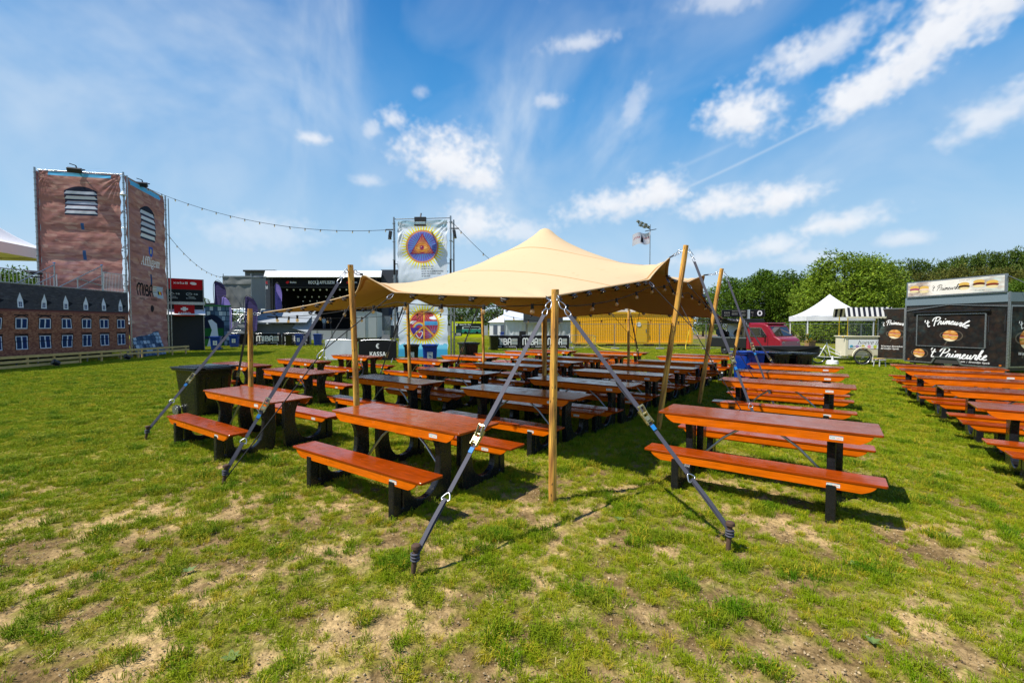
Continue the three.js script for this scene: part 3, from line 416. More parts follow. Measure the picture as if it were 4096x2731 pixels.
// ---- festoon lights
const bulbG = mb().add(new THREE.LatheGeometry([[.0, -.098], [.012, -.096], [.022, -.086], [.0255, -.072], [.022, -.056], [.014, -.042], [.013, -.034]].map(p => new THREE.Vector2(...p)), 14)).geo(false), sockG = mb().cyl(.017, .017, .034, 0, -.022, 0, 12).cyl(.02, .02, .008, 0, -.036, 0, 12).rbox(.03, .028, .03, .006, 0, .004, 0).geo(), filG = mb().bar([-.006, -.05, 0], [-.009, -.08, 0], .002, 5).bar([.006, -.05, 0], [.009, -.08, 0], .002, 5).bar([0, -.05, .006], [0, -.08, .009], .002, 5).geo();
function festoon(key, sag, space, label, scale = 1, r = .006) {
  const o = thing('festoon_light', label, 'string lights', [0, 0, 0], 0, 'festoon bulb strings'), pts = [];
  for (let i = 0; i < key.length - 1; i++) { const n = 8; for (let k = 0; k < n; k++) { const t = k / n, p = mix(key[i], key[i + 1], t); p[1] -= sag * V(...key[i]).distanceTo(V(...key[i + 1])) * 4 * t * (1 - t); pts.push(p); } } pts.push(key[key.length - 1]);
  mb().tube(pts, r, pts.length * 3, 6).build('cable', MT.rubber, o);
  const c = new THREE.CatmullRomCurve3(pts.map(p => V(...p))), L = c.getLength(), n = Math.floor(L / space), rr = rng(Math.round(L * 100));
  for (let i = 0; i < n; i++) { const p = c.getPointAt((i + .5) / n), s = part('socket', sockG, MT.rubber, o); s.position.copy(p); s.scale.setScalar(scale); s.rotation.set((rr() - .5) * .7, rr() * 6, (rr() - .5) * .5); part('bulb', bulbG, MT.bulbGlass, s); part('filament', filG, MT.filament, s); }
}
{
  const dn = (p, d, i = 0) => UV(p[0] + i, p[1] + .06, p[2] - d);
  festoon([dn(SIDE_F[0], .07), dn(SIDE_F[1], .22), dn(SIDE_F[3], .14), UV(-3.95, 4.35, 2.12), UV(-2.78, 4.38, 2.09), UV(-2.75, 5.9, 2.17), dn(SIDE_R[1], .12, -.03), dn(SIDE_R[3], .16), UV(-2.76, 9.6, 2.52), dn(SIDE_R[4], .22), dn(SIDE_R[6], .26), UV(-2.8, 13.2, 2.25), dn(SIDE_R[7], .05)], .018, .72, 'string of clear bulbs hung below the front and right canopy edges', 1.08);
  festoon([dn(SIDE_F[0], .08), dn(SIDE_L[1], .2), dn(SIDE_L[3], .2), dn(SIDE_L[4], .2), dn(SIDE_L[6], .2), dn(SIDE_L[7], .1), dn(SIDE_B[1], .22), dn(SIDE_B[3], .22), dn(SIDE_R[7], .08)], .02, .85, 'string of clear bulbs hung below the left and back canopy edges', 1.05);
}
// ---------------------------------------------------------------- prints and lettering
const GL = { r: [.7, [[0, .05], [.15, .5], [.25, 1], [.3, .85], [.55, .9], [.5, .5], [.5, .1], [.75, .05]]], i: [.5, [[0, .05], [.2, .5], [.28, .95], [.25, .3], [.35, .02], [.55, .12]], [[.36, 1.38], [.38, 1.42]]], m: [1.05, [[0, .05], [.15, .6], [.2, .95], [.18, .05]], [[.18, .3], [.35, .9], [.5, .9], [.5, .05]], [[.5, .3], [.68, .9], [.83, .9], [.83, .2], [.95, .02], [1.1, .12]]], e: [.6, [[0, .3], [.3, .5], [.45, .8], [.3, .98], [.1, .7], [.12, .2], [.35, 0], [.62, .15]]], u: [.8, [[0, .1], [.15, .5], [.2, .95], [.18, .3], [.3, .02], [.5, .2], [.6, .95], [.58, .3], [.68, .02], [.85, .12]]], k: [.68, [[0, .1], [.25, 1], [.35, 1.9], [.2, 2], [.12, 1.2], [.1, 0]], [[.1, .4], [.3, .85], [.45, .8], [.35, .55], [.15, .5]], [[.2, .5], [.4, .1], [.68, .1]]], P: [1.0, [[.2, -.1], [.32, 1], [.48, 2]], [[-.15, 1.3], [-.1, 1.8], [.4, 2.15], [1.05, 2], [1.15, 1.5], [.8, 1.05], [.35, 1]]], t: [.85, [[.25, 1.7], [.12, .4], [.27, .02], [.55, .15]], [[-.05, 1.15], [.5, 1.2]]], "'": [.3, [[.1, 1.95], [.02, 1.6]]] };
function script(c, text, x, y, s, lw, color, arc = 0) { // joined-up brush lettering
  c.save(); c.strokeStyle = color; c.lineWidth = lw; c.lineCap = c.lineJoin = 'round'; let W = 0; for (const ch of text) W += ch === ' ' ? .45 : GL[ch][0]; let px = 0;
  const T = (a, b) => { let X = (a + b * .32) * s, Y = b * s; if (!arc) return [x + X, y - Y]; const R = arc, th = (X - W * s / 2) / R; return [x + W * s / 2 + Math.sin(th) * (R + Y), y + R - Math.cos(th) * (R + Y)]; };
  for (const ch of text) { if (ch === ' ') { px += .45; continue; } const [adv, ...st] = GL[ch]; for (const S of st) { c.beginPath(); const P = S.map(p => T(px + p[0], p[1])); c.moveTo(...P[0]); for (let i = 1; i < P.length - 1; i++) c.quadraticCurveTo(...P[i], (P[i][0] + P[i + 1][0]) / 2, (P[i][1] + P[i + 1][1]) / 2); c.lineTo(...P[P.length - 1]); c.stroke(); } px += adv; }
  c.restore();
}
function mibaLogo(c, x, y, w, h, ink, sub = true, bg) { // art-deco word MIBA with louvre block
  c.save(); c.translate(x, y); c.scale(w / 300, h / 130); c.strokeStyle = c.fillStyle = ink; c.lineWidth = 15; c.lineCap = 'butt';
  c.beginPath(); c.moveTo(8, 96); c.lineTo(8, 34); c.arc(26, 34, 18, Math.PI, 0); c.lineTo(44, 96); c.moveTo(44, 40); c.arc(62, 34, 18, Math.PI, 0); c.lineTo(80, 96); c.stroke(); c.fillRect(92, 16, 15, 80);
  c.beginPath(); c.moveTo(124, 16); c.lineTo(124, 96); c.moveTo(120, 23); c.lineTo(140, 23); c.arc(142, 38, 15, -1.6, 1.6); c.lineTo(126, 54); c.moveTo(126, 55); c.lineTo(144, 55); c.arc(146, 72, 17, -1.5, 1.6); c.lineTo(120, 89); c.stroke();
  c.beginPath(); c.moveTo(178, 96); c.lineTo(178, 46); c.arc(196, 36, 18, Math.PI, 0); c.lineTo(214, 96); c.moveTo(178, 62); c.lineTo(214, 62); c.stroke();
  for (let i = 0; i < 6; i++) { c.fillStyle = ['#b9bdb8', '#d2d4cc', '#c6c2b0', '#aab4b4', '#c9cfc9', '#b5b7b0'][i]; c.fillRect(226, 18 + i * 13, 68, 10); }
  if (sub) { c.fillStyle = ink; c.font = 'bold 20px sans-serif'; c.fillText('PORTES', 28, 124); c.fillText('POORTEN', 184, 124); c.fillRect(122, 115, 50, 3); }
  c.restore();
}
function stonePaint(c, W, H, cols, n, seed, bw, bh) { const r = rng(seed); c.fillStyle = cols[0]; c.fillRect(0, 0, W, H); for (let i = 0; i < n; i++) { c.fillStyle = cols[(r() * cols.length) | 0]; c.globalAlpha = .25 + r() * .45; const x = r() * W, y = r() * H, w = bw * (.4 + r() * 1.4), h = bh * (.5 + r()); c.beginPath(); c.moveTo(x, y + h * r() * .4); c.lineTo(x + w * .6, y - h * .2 * r()); c.lineTo(x + w, y + h * .3); c.lineTo(x + w * .9, y + h); c.lineTo(x + w * .3, y + h * (.9 + r() * .3)); c.closePath(); c.fill(); } c.globalAlpha = 1; }
function panel(A, B, y0, y1, m, name, parent, rip = .03, nx = 24, ny = 16, seed = 0, tie = false) { // standing printed sheet from ground point A to B (left to right as seen)
  const pos = [], uv = [], idx = [], L = Math.hypot(B[0] - A[0], B[1] - A[1]), nxx = (B[1] - A[1]) / L, nz = -(B[0] - A[0]) / L;
  for (let j = 0; j <= ny; j++) for (let i = 0; i <= nx; i++) { const s = i / nx, t = j / ny, edge = Math.min(1, 6 * Math.min(s, 1 - s, t, 1 - t)), yy = t * (y1 - y0), cr = tie ? .045 * Math.pow(Math.abs(Math.sin(Math.PI * yy / 1.55)), 8) + .05 * Math.max(0, 1 - 3.2 * Math.hypot(s, 1 - t)) * Math.sin(26 * Math.atan2(1 - t, s)) + .05 * Math.max(0, 1 - 3.2 * Math.hypot(1 - s, 1 - t)) * Math.sin(26 * Math.atan2(1 - t, 1 - s)) : 0, sx = tie ? .05 * Math.abs(Math.sin(Math.PI * yy / .62)) * (s < .5 ? Math.max(0, 1 - s * 12) : -Math.max(0, 1 - (1 - s) * 12)) / L : 0, d = cr + rip * edge * (n3(s * L * .7 + seed, t * (y1 - y0) * .8, seed) + .5 * n3(s * L * 2, t * (y1 - y0) * 2.4, seed + 5)); pos.push(lerp(A[0], B[0], s + sx) + nxx * d, lerp(y0, y1, t), lerp(A[1], B[1], s + sx) + nz * d); uv.push(s, t); }
  for (let j = 0; j < ny; j++) for (let i = 0; i < nx; i++) { const k = j * (nx + 1) + i; idx.push(k, k + 1, k + nx + 2, k, k + nx + 2, k + nx + 1); }
  const g = new THREE.BufferGeometry(); g.setAttribute('position', F32(pos)); g.setAttribute('uv', new THREE.Float32BufferAttribute(uv, 2)); g.setIndex(idx); g.computeVertexNormals(); return part(name, g, m, parent);
}
const printMat = (W, H, draw, rough = .75) => mat(1, 1, 1, rough, { map: canvasTex(W, H, draw), specularIntensity: .3 });
const xz = (A, B, t) => [lerp(A[0], B[0], t), lerp(A[1], B[1], t)];
// ---- printed brick tower on scaffolding
{
  const A = [-25.8, -24.6], C = [-21.7, -25.4], B = [-22.9, -30.0], H = 10.25, D = [A[0] + B[0] - C[0], A[1] + B[1] - C[1]];
  const t = thing('scaffold_tower', 'tall scaffold tower wrapped in pink brown painted stone banners', 'tower');
  const cols = ['#a8736a', '#b58276', '#c29484', '#946259', '#caa494', '#a67a7c', '#8a5a55', '#ba8577'];
  const louvre = (c, x, y, w, h) => { c.fillStyle = '#1a2136'; c.beginPath(); c.moveTo(x, y + h * .22); c.quadraticCurveTo(x + w / 2, y - h * .1, x + w, y + h * .22); c.closePath(); c.fill(); for (let i = 0; i < 5; i++) { const yy = y + h * (.22 + i * .16); c.fillStyle = '#1b2743'; c.fillRect(x + 6, yy, w - 12, h * .15); c.fillStyle = ['#c3c6d2', '#d3d4dc', '#b7bcd0', '#cfd2de', '#d9dae2'][i]; c.beginPath(); c.moveTo(x + w * .08, yy); c.lineTo(x + w * .90, yy); c.lineTo(x + w, yy + h * .095); c.lineTo(x, yy + h * .095); c.fill(); } };
  panel(xz(A, C, .03), xz(A, C, .965), 3.2, H, printMat(1024, 1792, (c, W, Hh) => { stonePaint(c, W, Hh, cols, 1100, 4, 170, 34); c.fillStyle = '#5fb6e2'; c.beginPath(); c.moveTo(120, 6); c.lineTo(900, 14); c.lineTo(900, 62); c.lineTo(120, 56); c.fill(); louvre(c, 310, 170, 420, 420); c.fillStyle = '#3c5d8c'; c.fillRect(506, 700, 40, 90); c.fillRect(516, 1080, 42, 130); }), 'front_banner', t, .02, 60, 90, 3, true);
  panel(xz(C, B, .035), xz(C, B, .975), .15, H, printMat(1024, 2048, (c, W, Hh) => { stonePaint(c, W, Hh, cols, 1100, 9, 170, 34); c.fillStyle = '#5fb6e2'; c.fillRect(120, 8, 780, 60); louvre(c, 340, 200, 400, 440); c.fillStyle = '#2c4470'; c.fillRect(560, 1060, 40, 130);
    c.fillStyle = '#2a56b4'; c.beginPath(); c.moveTo(530, 720); c.lineTo(640, 720); c.lineTo(640, 780); c.quadraticCurveTo(630, 830, 585, 845); c.quadraticCurveTo(540, 830, 530, 780); c.fill(); c.fillStyle = '#d9c25a'; c.fillRect(572, 745, 26, 60);
    c.fillStyle = '#e9e6ea'; c.font = 'bold 118px serif'; c.save(); c.translate(350, 960); c.scale(.95, 1.25); c.fillText('Affligem', 0, 0); c.restore();
    mibaLogo(c, 210, 1170, 560, 230, '#1c1416'); c.fillStyle = '#aab4c4'; c.fillRect(740, 1200, 170, 150); c.fillStyle = '#1c1416'; c.fillRect(775, 1262, 34, 44); c.fillStyle = '#e8c022'; c.fillRect(809, 1262, 34, 44); c.fillStyle = '#c22027'; c.fillRect(843, 1262, 34, 44);
    c.fillStyle = '#241c22'; c.beginPath(); c.arc(585, 1490, 44, 0, 7); c.fill(); }), 'side_banner', t, .02, 60, 110, 8, true);
  panel(D, A, 3.2, H, printMat(512, 896, (c, W, Hh) => stonePaint(c, W, Hh, cols, 700, 17, 85, 17)), 'rear_banner', t, .04, 8, 12, 1);
  for (const P of [A, C, B, D]) mb().bar([P[0], 0, P[1]], [P[0], H + .15, P[1]], .045, 8).bar([P[0] + .12, 0, P[1] - .1], [P[0] + .12, H, P[1] - .1], .03, 6).build('scaffold_post', MT.galv, t);
  for (const [P, Q] of [[A, C], [C, B], [B, D], [D, A]]) for (const y of [2.1, 4.1, 6.2, 8.2, H + .05]) { const i = xz(P, [(A[0] + B[0]) / 2, (A[1] + B[1]) / 2], .04), k = xz(Q, [(A[0] + B[0]) / 2, (A[1] + B[1]) / 2], .04); mb().bar([i[0], y, i[1]], [k[0], y, k[1]], .025, 6).build('ledger', MT.galv, t); }
  for (const [P, Q] of [[A, C], [C, B]]) for (const y of [4.2, 6.3, 8.3]) { const i = xz(P, D, .06), k = xz(Q, D, .06); mb().bar([i[0], y, i[1]], [k[0], y + 1.9, k[1]], .024, 6).build('diagonal_brace', MT.galv, t); }
  for (const P of [A, C, B]) { const m = mb(); for (let y = 3.4; y < H; y += .32) m.tor(.055, .012, P[0], y, P[1], Math.PI / 2, 0, 0, 5, 8); m.build('lashing', MT.darkMetal, t); }
  const lamp = (p, l) => { const o = thing('flood_light', l, 'floodlight', p, .4, 'floodlights on the scaffold towers'); mb().rbox(.62, .26, .2, .03, 0, .02, .25, .5).box(.7, .05, .05, 0, .16, 0).build('housing', MT.darkMetal, o); mb().bar([0, .05, -.1], [0, .32, .1], .03, 6).bar([0, .32, .1], [-.25, .38, .15], .025, 6).build('bracket', MT.darkMetal, o); };
  lamp([-23.85, H, -24.95], 'black floodlight on top of the front of the brick print tower'); lamp([-22.25, H, -27.4], 'black floodlight on top of the shaded side of the brick print tower');
  const cam = thing('dome_camera', 'white dome camera hung at the corner of the brick print tower', 'camera', [-21.6, H - 1.15, -25.25]); mb().cyl(.05, .16, .2, 0, .1, 0, 14).build('hood', MT.white, cam); mb().add(new THREE.SphereGeometry(.12, 14, 8, 0, 6.3, Math.PI / 2, Math.PI / 2)).build('dome', MT.glass, cam);
}
// ---- printed building front and terrace behind it
{
  const t = thing('printed_facade', 'long printed brick building front with white dormers, left of the tower', 'banner', [0, 0, 0]);
  const Z0 = -11, Z1 = -25.35, X = -21.6;
  const m = printMat(2048, 512, (c, W, H) => {
    const r = rng(31), u = z => (z - Z0) / (Z1 - Z0) * W; c.fillStyle = '#8a5a48'; c.fillRect(0, 0, W, H);
    for (let y = 190; y < H; y += 5) for (let x = (y % 10) ? 0 : -6; x < W; x += 12) { const k = r(); c.fillStyle = k < .3 ? '#7b4c3e' : k < .6 ? '#93624e' : k < .85 ? '#9f705a' : '#6d4239'; c.fillRect(x, y, 11, 4); }
    const g = ['#4c4a52', '#5c5a62', '#3a3840', '#66646a', '#2a282e']; c.fillStyle = '#45434b'; c.fillRect(0, 0, W, 178); for (let i = 0; i < 2600; i++) { c.fillStyle = g[(r() * 5) | 0]; c.globalAlpha = .35; c.fillRect(r() * W, r() * 178, 6 + r() * 26, 3 + r() * 5); } c.globalAlpha = 1;
    c.fillStyle = '#5c2f30'; c.fillRect(0, 176, W, 8); c.fillStyle = '#7a4846'; c.fillRect(0, 186, W, 6);
    for (let k = -1; k < 15; k++) {
      const x = u(-24.85 + k * 1.01);
      c.fillStyle = '#131722'; c.beginPath(); c.moveTo(x + 12, 100); c.lineTo(x + 52, 118); c.lineTo(x + 12, 150); c.fill(); c.fillStyle = '#d5d8e6'; c.beginPath(); c.moveTo(x, 56); c.lineTo(x + 17, 112); c.lineTo(x + 17, 166); c.lineTo(x - 17, 166); c.lineTo(x - 17, 112); c.fill(); c.fillStyle = '#283a66'; c.fillRect(x - 9, 124, 18, 34); c.fillStyle = '#d5d8e6'; c.fillRect(x - 1, 124, 2, 34); c.fillRect(x - 9, 136, 18, 2); c.fillRect(x - 9, 147, 18, 2);
      for (const [y0, h, arch] of [[224, 92, 1], [352, 112, 0]]) { c.fillStyle = '#20191c'; c.fillRect(x - 42, y0 - (arch ? 10 : 0), 84, 8); c.fillStyle = '#2a1d20'; c.beginPath(); c.moveTo(x - 40, y0 + h); c.lineTo(x - 40, y0 + 12); if (arch) c.quadraticCurveTo(x, y0 - 26, x + 40, y0 + 12); else c.lineTo(x + 40, y0 + 4); c.lineTo(x + 40, y0 + h); c.fill(); if (arch) { c.fillStyle = '#9d7060'; c.beginPath(); c.moveTo(x - 34, y0 + 16); c.quadraticCurveTo(x, y0 - 12, x + 34, y0 + 16); c.fill(); } c.fillStyle = '#cdd2e2'; c.fillRect(x - 35, y0 + 16, 70, h - 16); c.fillStyle = '#1c3358'; c.fillRect(x - 30, y0 + 21, 26, h - 27); c.fillStyle = '#1a3060'; c.fillRect(x + 4, y0 + 21, 26, h - 27); if (!arch) { c.fillStyle = '#141a30'; c.fillRect(x - 35, y0 + 52, 70, 5); } }
    }
  });
  panel([X, Z0], [X, Z1], .5, 3.66, m, 'printed_sheet', t, .035, 90, 12, 2);
  for (let z = Z0; z >= Z1; z -= 2.39) mb().bar([X - .12, 0, z], [X - .12, 3.7, z], .03, 8).build('scaffold_post', MT.galv, t);
  for (const y of [.46, 3.69]) mb().bar([X - .02, y, Z0], [X - .02, y, Z1], .026, 8).build('rail_tube', MT.galv, t);
  // deck
  const d = thing('scaffold_platform', 'raised scaffold terrace behind the printed building front', 'platform', [-24.3, 0, -18]);
  mb().box(5.2, .12, 13.4, 0, 3.5, 0).build('deck', mat(.12, .11, .1, .9), d); for (const x of [-2.4, 2.2]) for (const z of [-6, -2, 2, 6]) mb().bar([x, 0, z], [x, 3.45, z], .03, 6).build('scaffold_post', MT.galv, d); mb().box(.04, 3.2, 13.2, 2.35, 1.75, 0).build('rear_lining', MT.blackCloth, d);
  mb().rbox(.9, .06, .9, .01, 1.9, 3.6, -6.2).box(.9, .05, .06, 1.9, 3.55, -5.8).build('stair_landing', MT.galv, d);
  const rail = (label, posts, bars, r = .026) => { const o = thing('stair_railing', label, 'railing', [0, 0, 0], 0, 'tube railings on the terrace'); posts.forEach(p => mb().bar(p[0], p[1], .028, 8).build('post', MT.galv, o)); bars.forEach(p => mb().bar(p[0], p[1], r, 8).build('handrail', MT.galv, o)); mb().tor(.04, .02, ...posts[0][1], Math.PI / 2).build('coupler', MT.tagBlue, o); };
  rail('sloping tube railing climbing to the right before the painted tower', [[[-21.75, 3.6, -23.95], [-21.75, 5.05, -23.95]], [[-21.75, 3.6, -22.6], [-21.75, 4.25, -22.6]]], [[[-21.75, 3.55, -21.4], [-21.75, 5.0, -23.95]], [[-21.75, 3.6, -22.4], [-21.75, 4.5, -23.95]], [[-21.75, 4.2, -22.6], [-21.75, 3.95, -23.95]]]);
  rail('sloping tube railing on the terrace before the white tent', [[[-23.4, 3.56, -23.1], [-23.4, 5.05, -23.1]], [[-23.4, 3.56, -21.6], [-23.4, 3.95, -21.6]]], [[[-23.4, 3.6, -20.9], [-23.4, 4.95, -23.1]], [[-23.4, 3.6, -21.7], [-23.4, 4.4, -23.1]]]);
  const bar = (A, B, y, h, label, n) => { const o = thing('terrace_barrier', label, 'barrier', [0, 0, 0], 0, 'barred steel barriers on the terrace'); mb().bar([A[0], y + h, A[1]], [B[0], y + h, B[1]], .024, 8).bar([A[0], y + .1, A[1]], [B[0], y + .1, B[1]], .024, 8).bar([A[0], y, A[1]], [A[0], y + h, A[1]], .024, 8).bar([B[0], y, B[1]], [B[0], y + h, B[1]], .024, 8).build('frame', MT.steel, o); for (let i = 1; i < n; i++) { const p = xz(A, B, i / n); mb().bar([p[0], y + .1, p[1]], [p[0], y + h, p[1]], .011, 5).build('bar', MT.steel, o); } };
  bar([-21.75, -24.02], [-21.75, -25.4], 3.6, 1.08, 'steel barrier with close upright bars against the painted tower', 15); bar([-24.2, -21.2], [-24.2, -24.0], 3.56, 1.02, 'steel barrier with upright bars below the white terrace tent', 16); bar([-24.2, -18.2], [-24.2, -21.1], 3.56, 1.02, 'steel barrier with upright bars at the left picture edge', 16);
  const fl = thing('flood_light', 'floodlight lying by the terrace barrier at the left', 'floodlight', [-23.9, 4.4, -22.6], 1.2, 'floodlights on the scaffold towers'); mb().rbox(.5, .12, .4, .03, 0, .1, 0, .3).rbox(.5, .06, .35, .02, 0, -.12, .05, .1).build('housing', MT.darkMetal, fl);
}
// ---- plank barrier along the foot of the print
const plankMat = mat(1, 1, 1, .8, { map: rep(dataTex(512, 128, (u, v) => { const q = tileNoise(u, v, 6, 12, 4) * .4 + n2a(u * 4, v * 40) * .2, k = 1 + q * .5; return [205 * k, 172 * k, 108 * k]; }), .5, 2) });
{
  const seg = [[-13.2, -17.2, 3, 'nearest, at the left picture edge'], [-17.22, -21.9, 3, 'second along, below the printed windows'], [-21.92, -25.6, 2, 'third along, only two planks high'], [-25.62, -29.4, 2, 'farthest, before the leaning stone board']];
  for (const [z0, z1, n, w] of seg) { const o = thing('plank_barrier', `low barrier of raw timber planks, ${w}`, 'barrier', [-21.15, 0, 0], 0, 'timber plank barriers'); for (let i = 0; i < n; i++) mb().box(.028, .115, Math.abs(z1 - z0), .0, .50 - i * .2, (z0 + z1) / 2).build('plank', plankMat, o); for (let z = z0 - .1; z > z1; z -= 1.15) mb().box(.06, .56, .07, -.05, .28, z).build('post', plankMat, o); }
  const sp = (p, l) => { const o = thing('spot_light', l, 'spotlight', p, -.3, 'black spotlights on the grass'); mb().cyl(.13, .11, .24, 0, .17, 0, 12, Math.PI / 2 - .5, 0, 0).rbox(.3, .04, .2, .01, 0, .02, 0).build('housing', MT.darkMetal, o); mb().cyl(.1, .1, .01, 0, .235, .11, 12, Math.PI / 2 - .5, 0, 0).build('lens', MT.glass, o); };
  sp([-20.75, 0, -20.4], 'black spotlight on the grass before the plank barrier, nearer one'); sp([-20.75, 0, -24.2], 'black spotlight on the grass before the plank barrier, farther one');
}
// ---- leaning stone-print board, first-aid booth, stone arch
{
  const stone = (seed, arch) => (c, W, H) => { stonePaint(c, W, H, ['#2c3f57', '#38506b', '#5a7188'], 80, seed, 120, 60); const r = rng(seed); const nx = 9, ny = 8; for (let j = 0; j < ny; j++) for (let i = 0; i < nx; i++) { if (r() < .12) continue; c.fillStyle = ['#a9bccb', '#c3d2dc', '#7f97ac', '#5d7690', '#3e5570', '#d3dde4'][(r() * 6) | 0]; c.globalAlpha = .85; const w = W / nx, h = H / ny; c.beginPath(); c.roundRect(i * w + 3 + (j % 2) * w * .3, j * h + 3, w * (.8 + r() * .15), h * .82, 6); c.fill(); } c.globalAlpha = 1; if (arch) { c.fillStyle = '#16213a'; c.beginPath(); c.moveTo(W * .2, H); c.lineTo(W * .2, H * .4); c.quadraticCurveTo(W * .5, H * .02, W * .84, H * .4); c.lineTo(W * .84, H); c.fill(); c.fillStyle = '#1c5a2c'; c.fillRect(W * .22, H * .55, W * .6, H * .2); c.fillStyle = '#35702c'; c.fillRect(W * .22, H * .82, W * .6, H * .18); c.fillStyle = '#ccd6e6'; c.beginPath(); c.moveTo(W * .4, H * .36); c.lineTo(W * .5, H * .33); c.lineTo(W * .64, H * .44); c.lineTo(W * .70, H); c.lineTo(W * .36, H); c.lineTo(W * .5, H * .6); c.fill(); } };
  const lb = thing('leaning_board', 'board printed with grey blue stones leaning at the tower foot', 'board', [-21.85, 0, -27.3], 1.78); const b = mb().box(3.0, 2.0, .05, 0, 1.0, 0).geo(false), bm = [MT.grey, MT.grey, MT.grey, MT.grey, printMat(768, 512, stone(5)), MT.grey]; const pm = mb().box(3.0, 2.0, .04, 0, 1.0, 0); const back = pm.build('backing', MT.grey, lb); back.rotation.x = -.28; const pl = part('print', new THREE.PlaneGeometry(2.96, 1.96), bm[4], lb); pl.position.set(0, 1.0 * Math.cos(.28) + .007, -1.0 * Math.sin(.28) + .03); pl.rotation.x = -.28; for (const x of [-1.4, 1.4]) mb().bar([x, 0, -1.0], [x, 1.7, -.5], .025, 6).build('prop', MT.galv, lb);
  const e = thing('first_aid_booth', 'first aid booth with red signs and dark front beside the tower', 'booth', [-24.0, 0, -33], .62);
  mb().box(2.4, 3.4, 1.8, 0, 1.7, -1.0).build('dark_lining', mat(.02, .023, .03, .9), e);
  const bulex = printMat(512, 240, (c, W, H) => { c.fillStyle = '#c0141c'; c.fillRect(0, 0, W, H); c.save(); c.translate(W, 0); c.scale(-1, 1); c.fillStyle = '#f3e9e6'; c.font = 'bold 72px sans-serif'; c.fillText('Bulex', 200, 120); c.beginPath(); c.ellipse(130, 98, 46, 32, -.3, 0, 7); c.fill(); c.restore(); });
  const price = printMat(512, 300, (c, W, H) => { c.fillStyle = '#20262a'; c.fillRect(0, 0, W, H); c.strokeStyle = c.fillStyle = '#cdd4d2'; c.lineWidth = 6; for (const x of [80, 320]) { c.beginPath(); c.arc(x, 110, 36, 0, 7); c.moveTo(x - 26, 136); c.lineTo(x + 26, 84); c.stroke(); c.font = 'bold 52px sans-serif'; c.fillText('-16', x + 46, 128); c.font = 'bold 30px sans-serif'; c.fillText('GEEN', x - 6, 200); c.fillText('ALCOHOL', x - 40, 236); } });
  const sp = (m, y0, y1, name, z, w = 2.3) => { const o = part(name, new THREE.PlaneGeometry(w, y1 - y0), m, e); o.position.set(0, (y0 + y1) / 2, z); };
  sp(bulex, 4.5, 5.25, 'red_sign', .05); sp(price, 3.65, 4.45, 'price_board', .05); mb().box(2.4, 1.7, .04, 0, 4.42, .0).build('sign_backing', MT.darkMetal, e); mb().box(2.5, .2, .5, 0, 3.48, -.1).build('beam', MT.galv, e);
  sp(printMat(256, 256, (c, W, H) => { c.fillStyle = '#b01a22'; c.fillRect(0, 0, W, H); c.fillStyle = '#eee'; c.fillRect(108, 50, 40, 90); c.fillRect(83, 75, 90, 40); c.font = 'bold 60px sans-serif'; c.fillText('EHBO', 46, 215); }), 2.55, 3.35, 'first_aid_flag', .42, 1.2);
  const aw = shapeOf([[-1.25, 0], [1.25, 0], [1.25, .9], [-1.25, .9]]); mb().box(2.5, .03, 1.0, 0, 2.9, .1, .55).build('awning', MT.whiteCloth, e); for (const x of [-1.15, 1.15]) mb().bar([x, 0, .1], [x, 5.2, .1], .03, 6).build('post', MT.galv, e);
  const a = thing('stone_arch_wall', 'printed grey stone archway wall with green top beside the booth', 'wall', [0, 0, 0]); panel([-26.6, -37.5], [-24.6, -39.2], 0.1, 3.5, printMat(512, 640, stone(11, true)), 'printed_sheet', a, .03, 12, 12, 4); mb().beam([-26.7, 3.55, -37.4], [-24.5, 3.55, -39.3], .12, .14).build('green_trim', mat(.02, .16, .05, .7), a); for (const p of [[-26.6, -37.6], [-24.6, -39.3]]) mb().bar([p[0], 0, p[1]], [p[0], 3.5, p[1]], .03, 6).build('post', MT.galv, a);
}
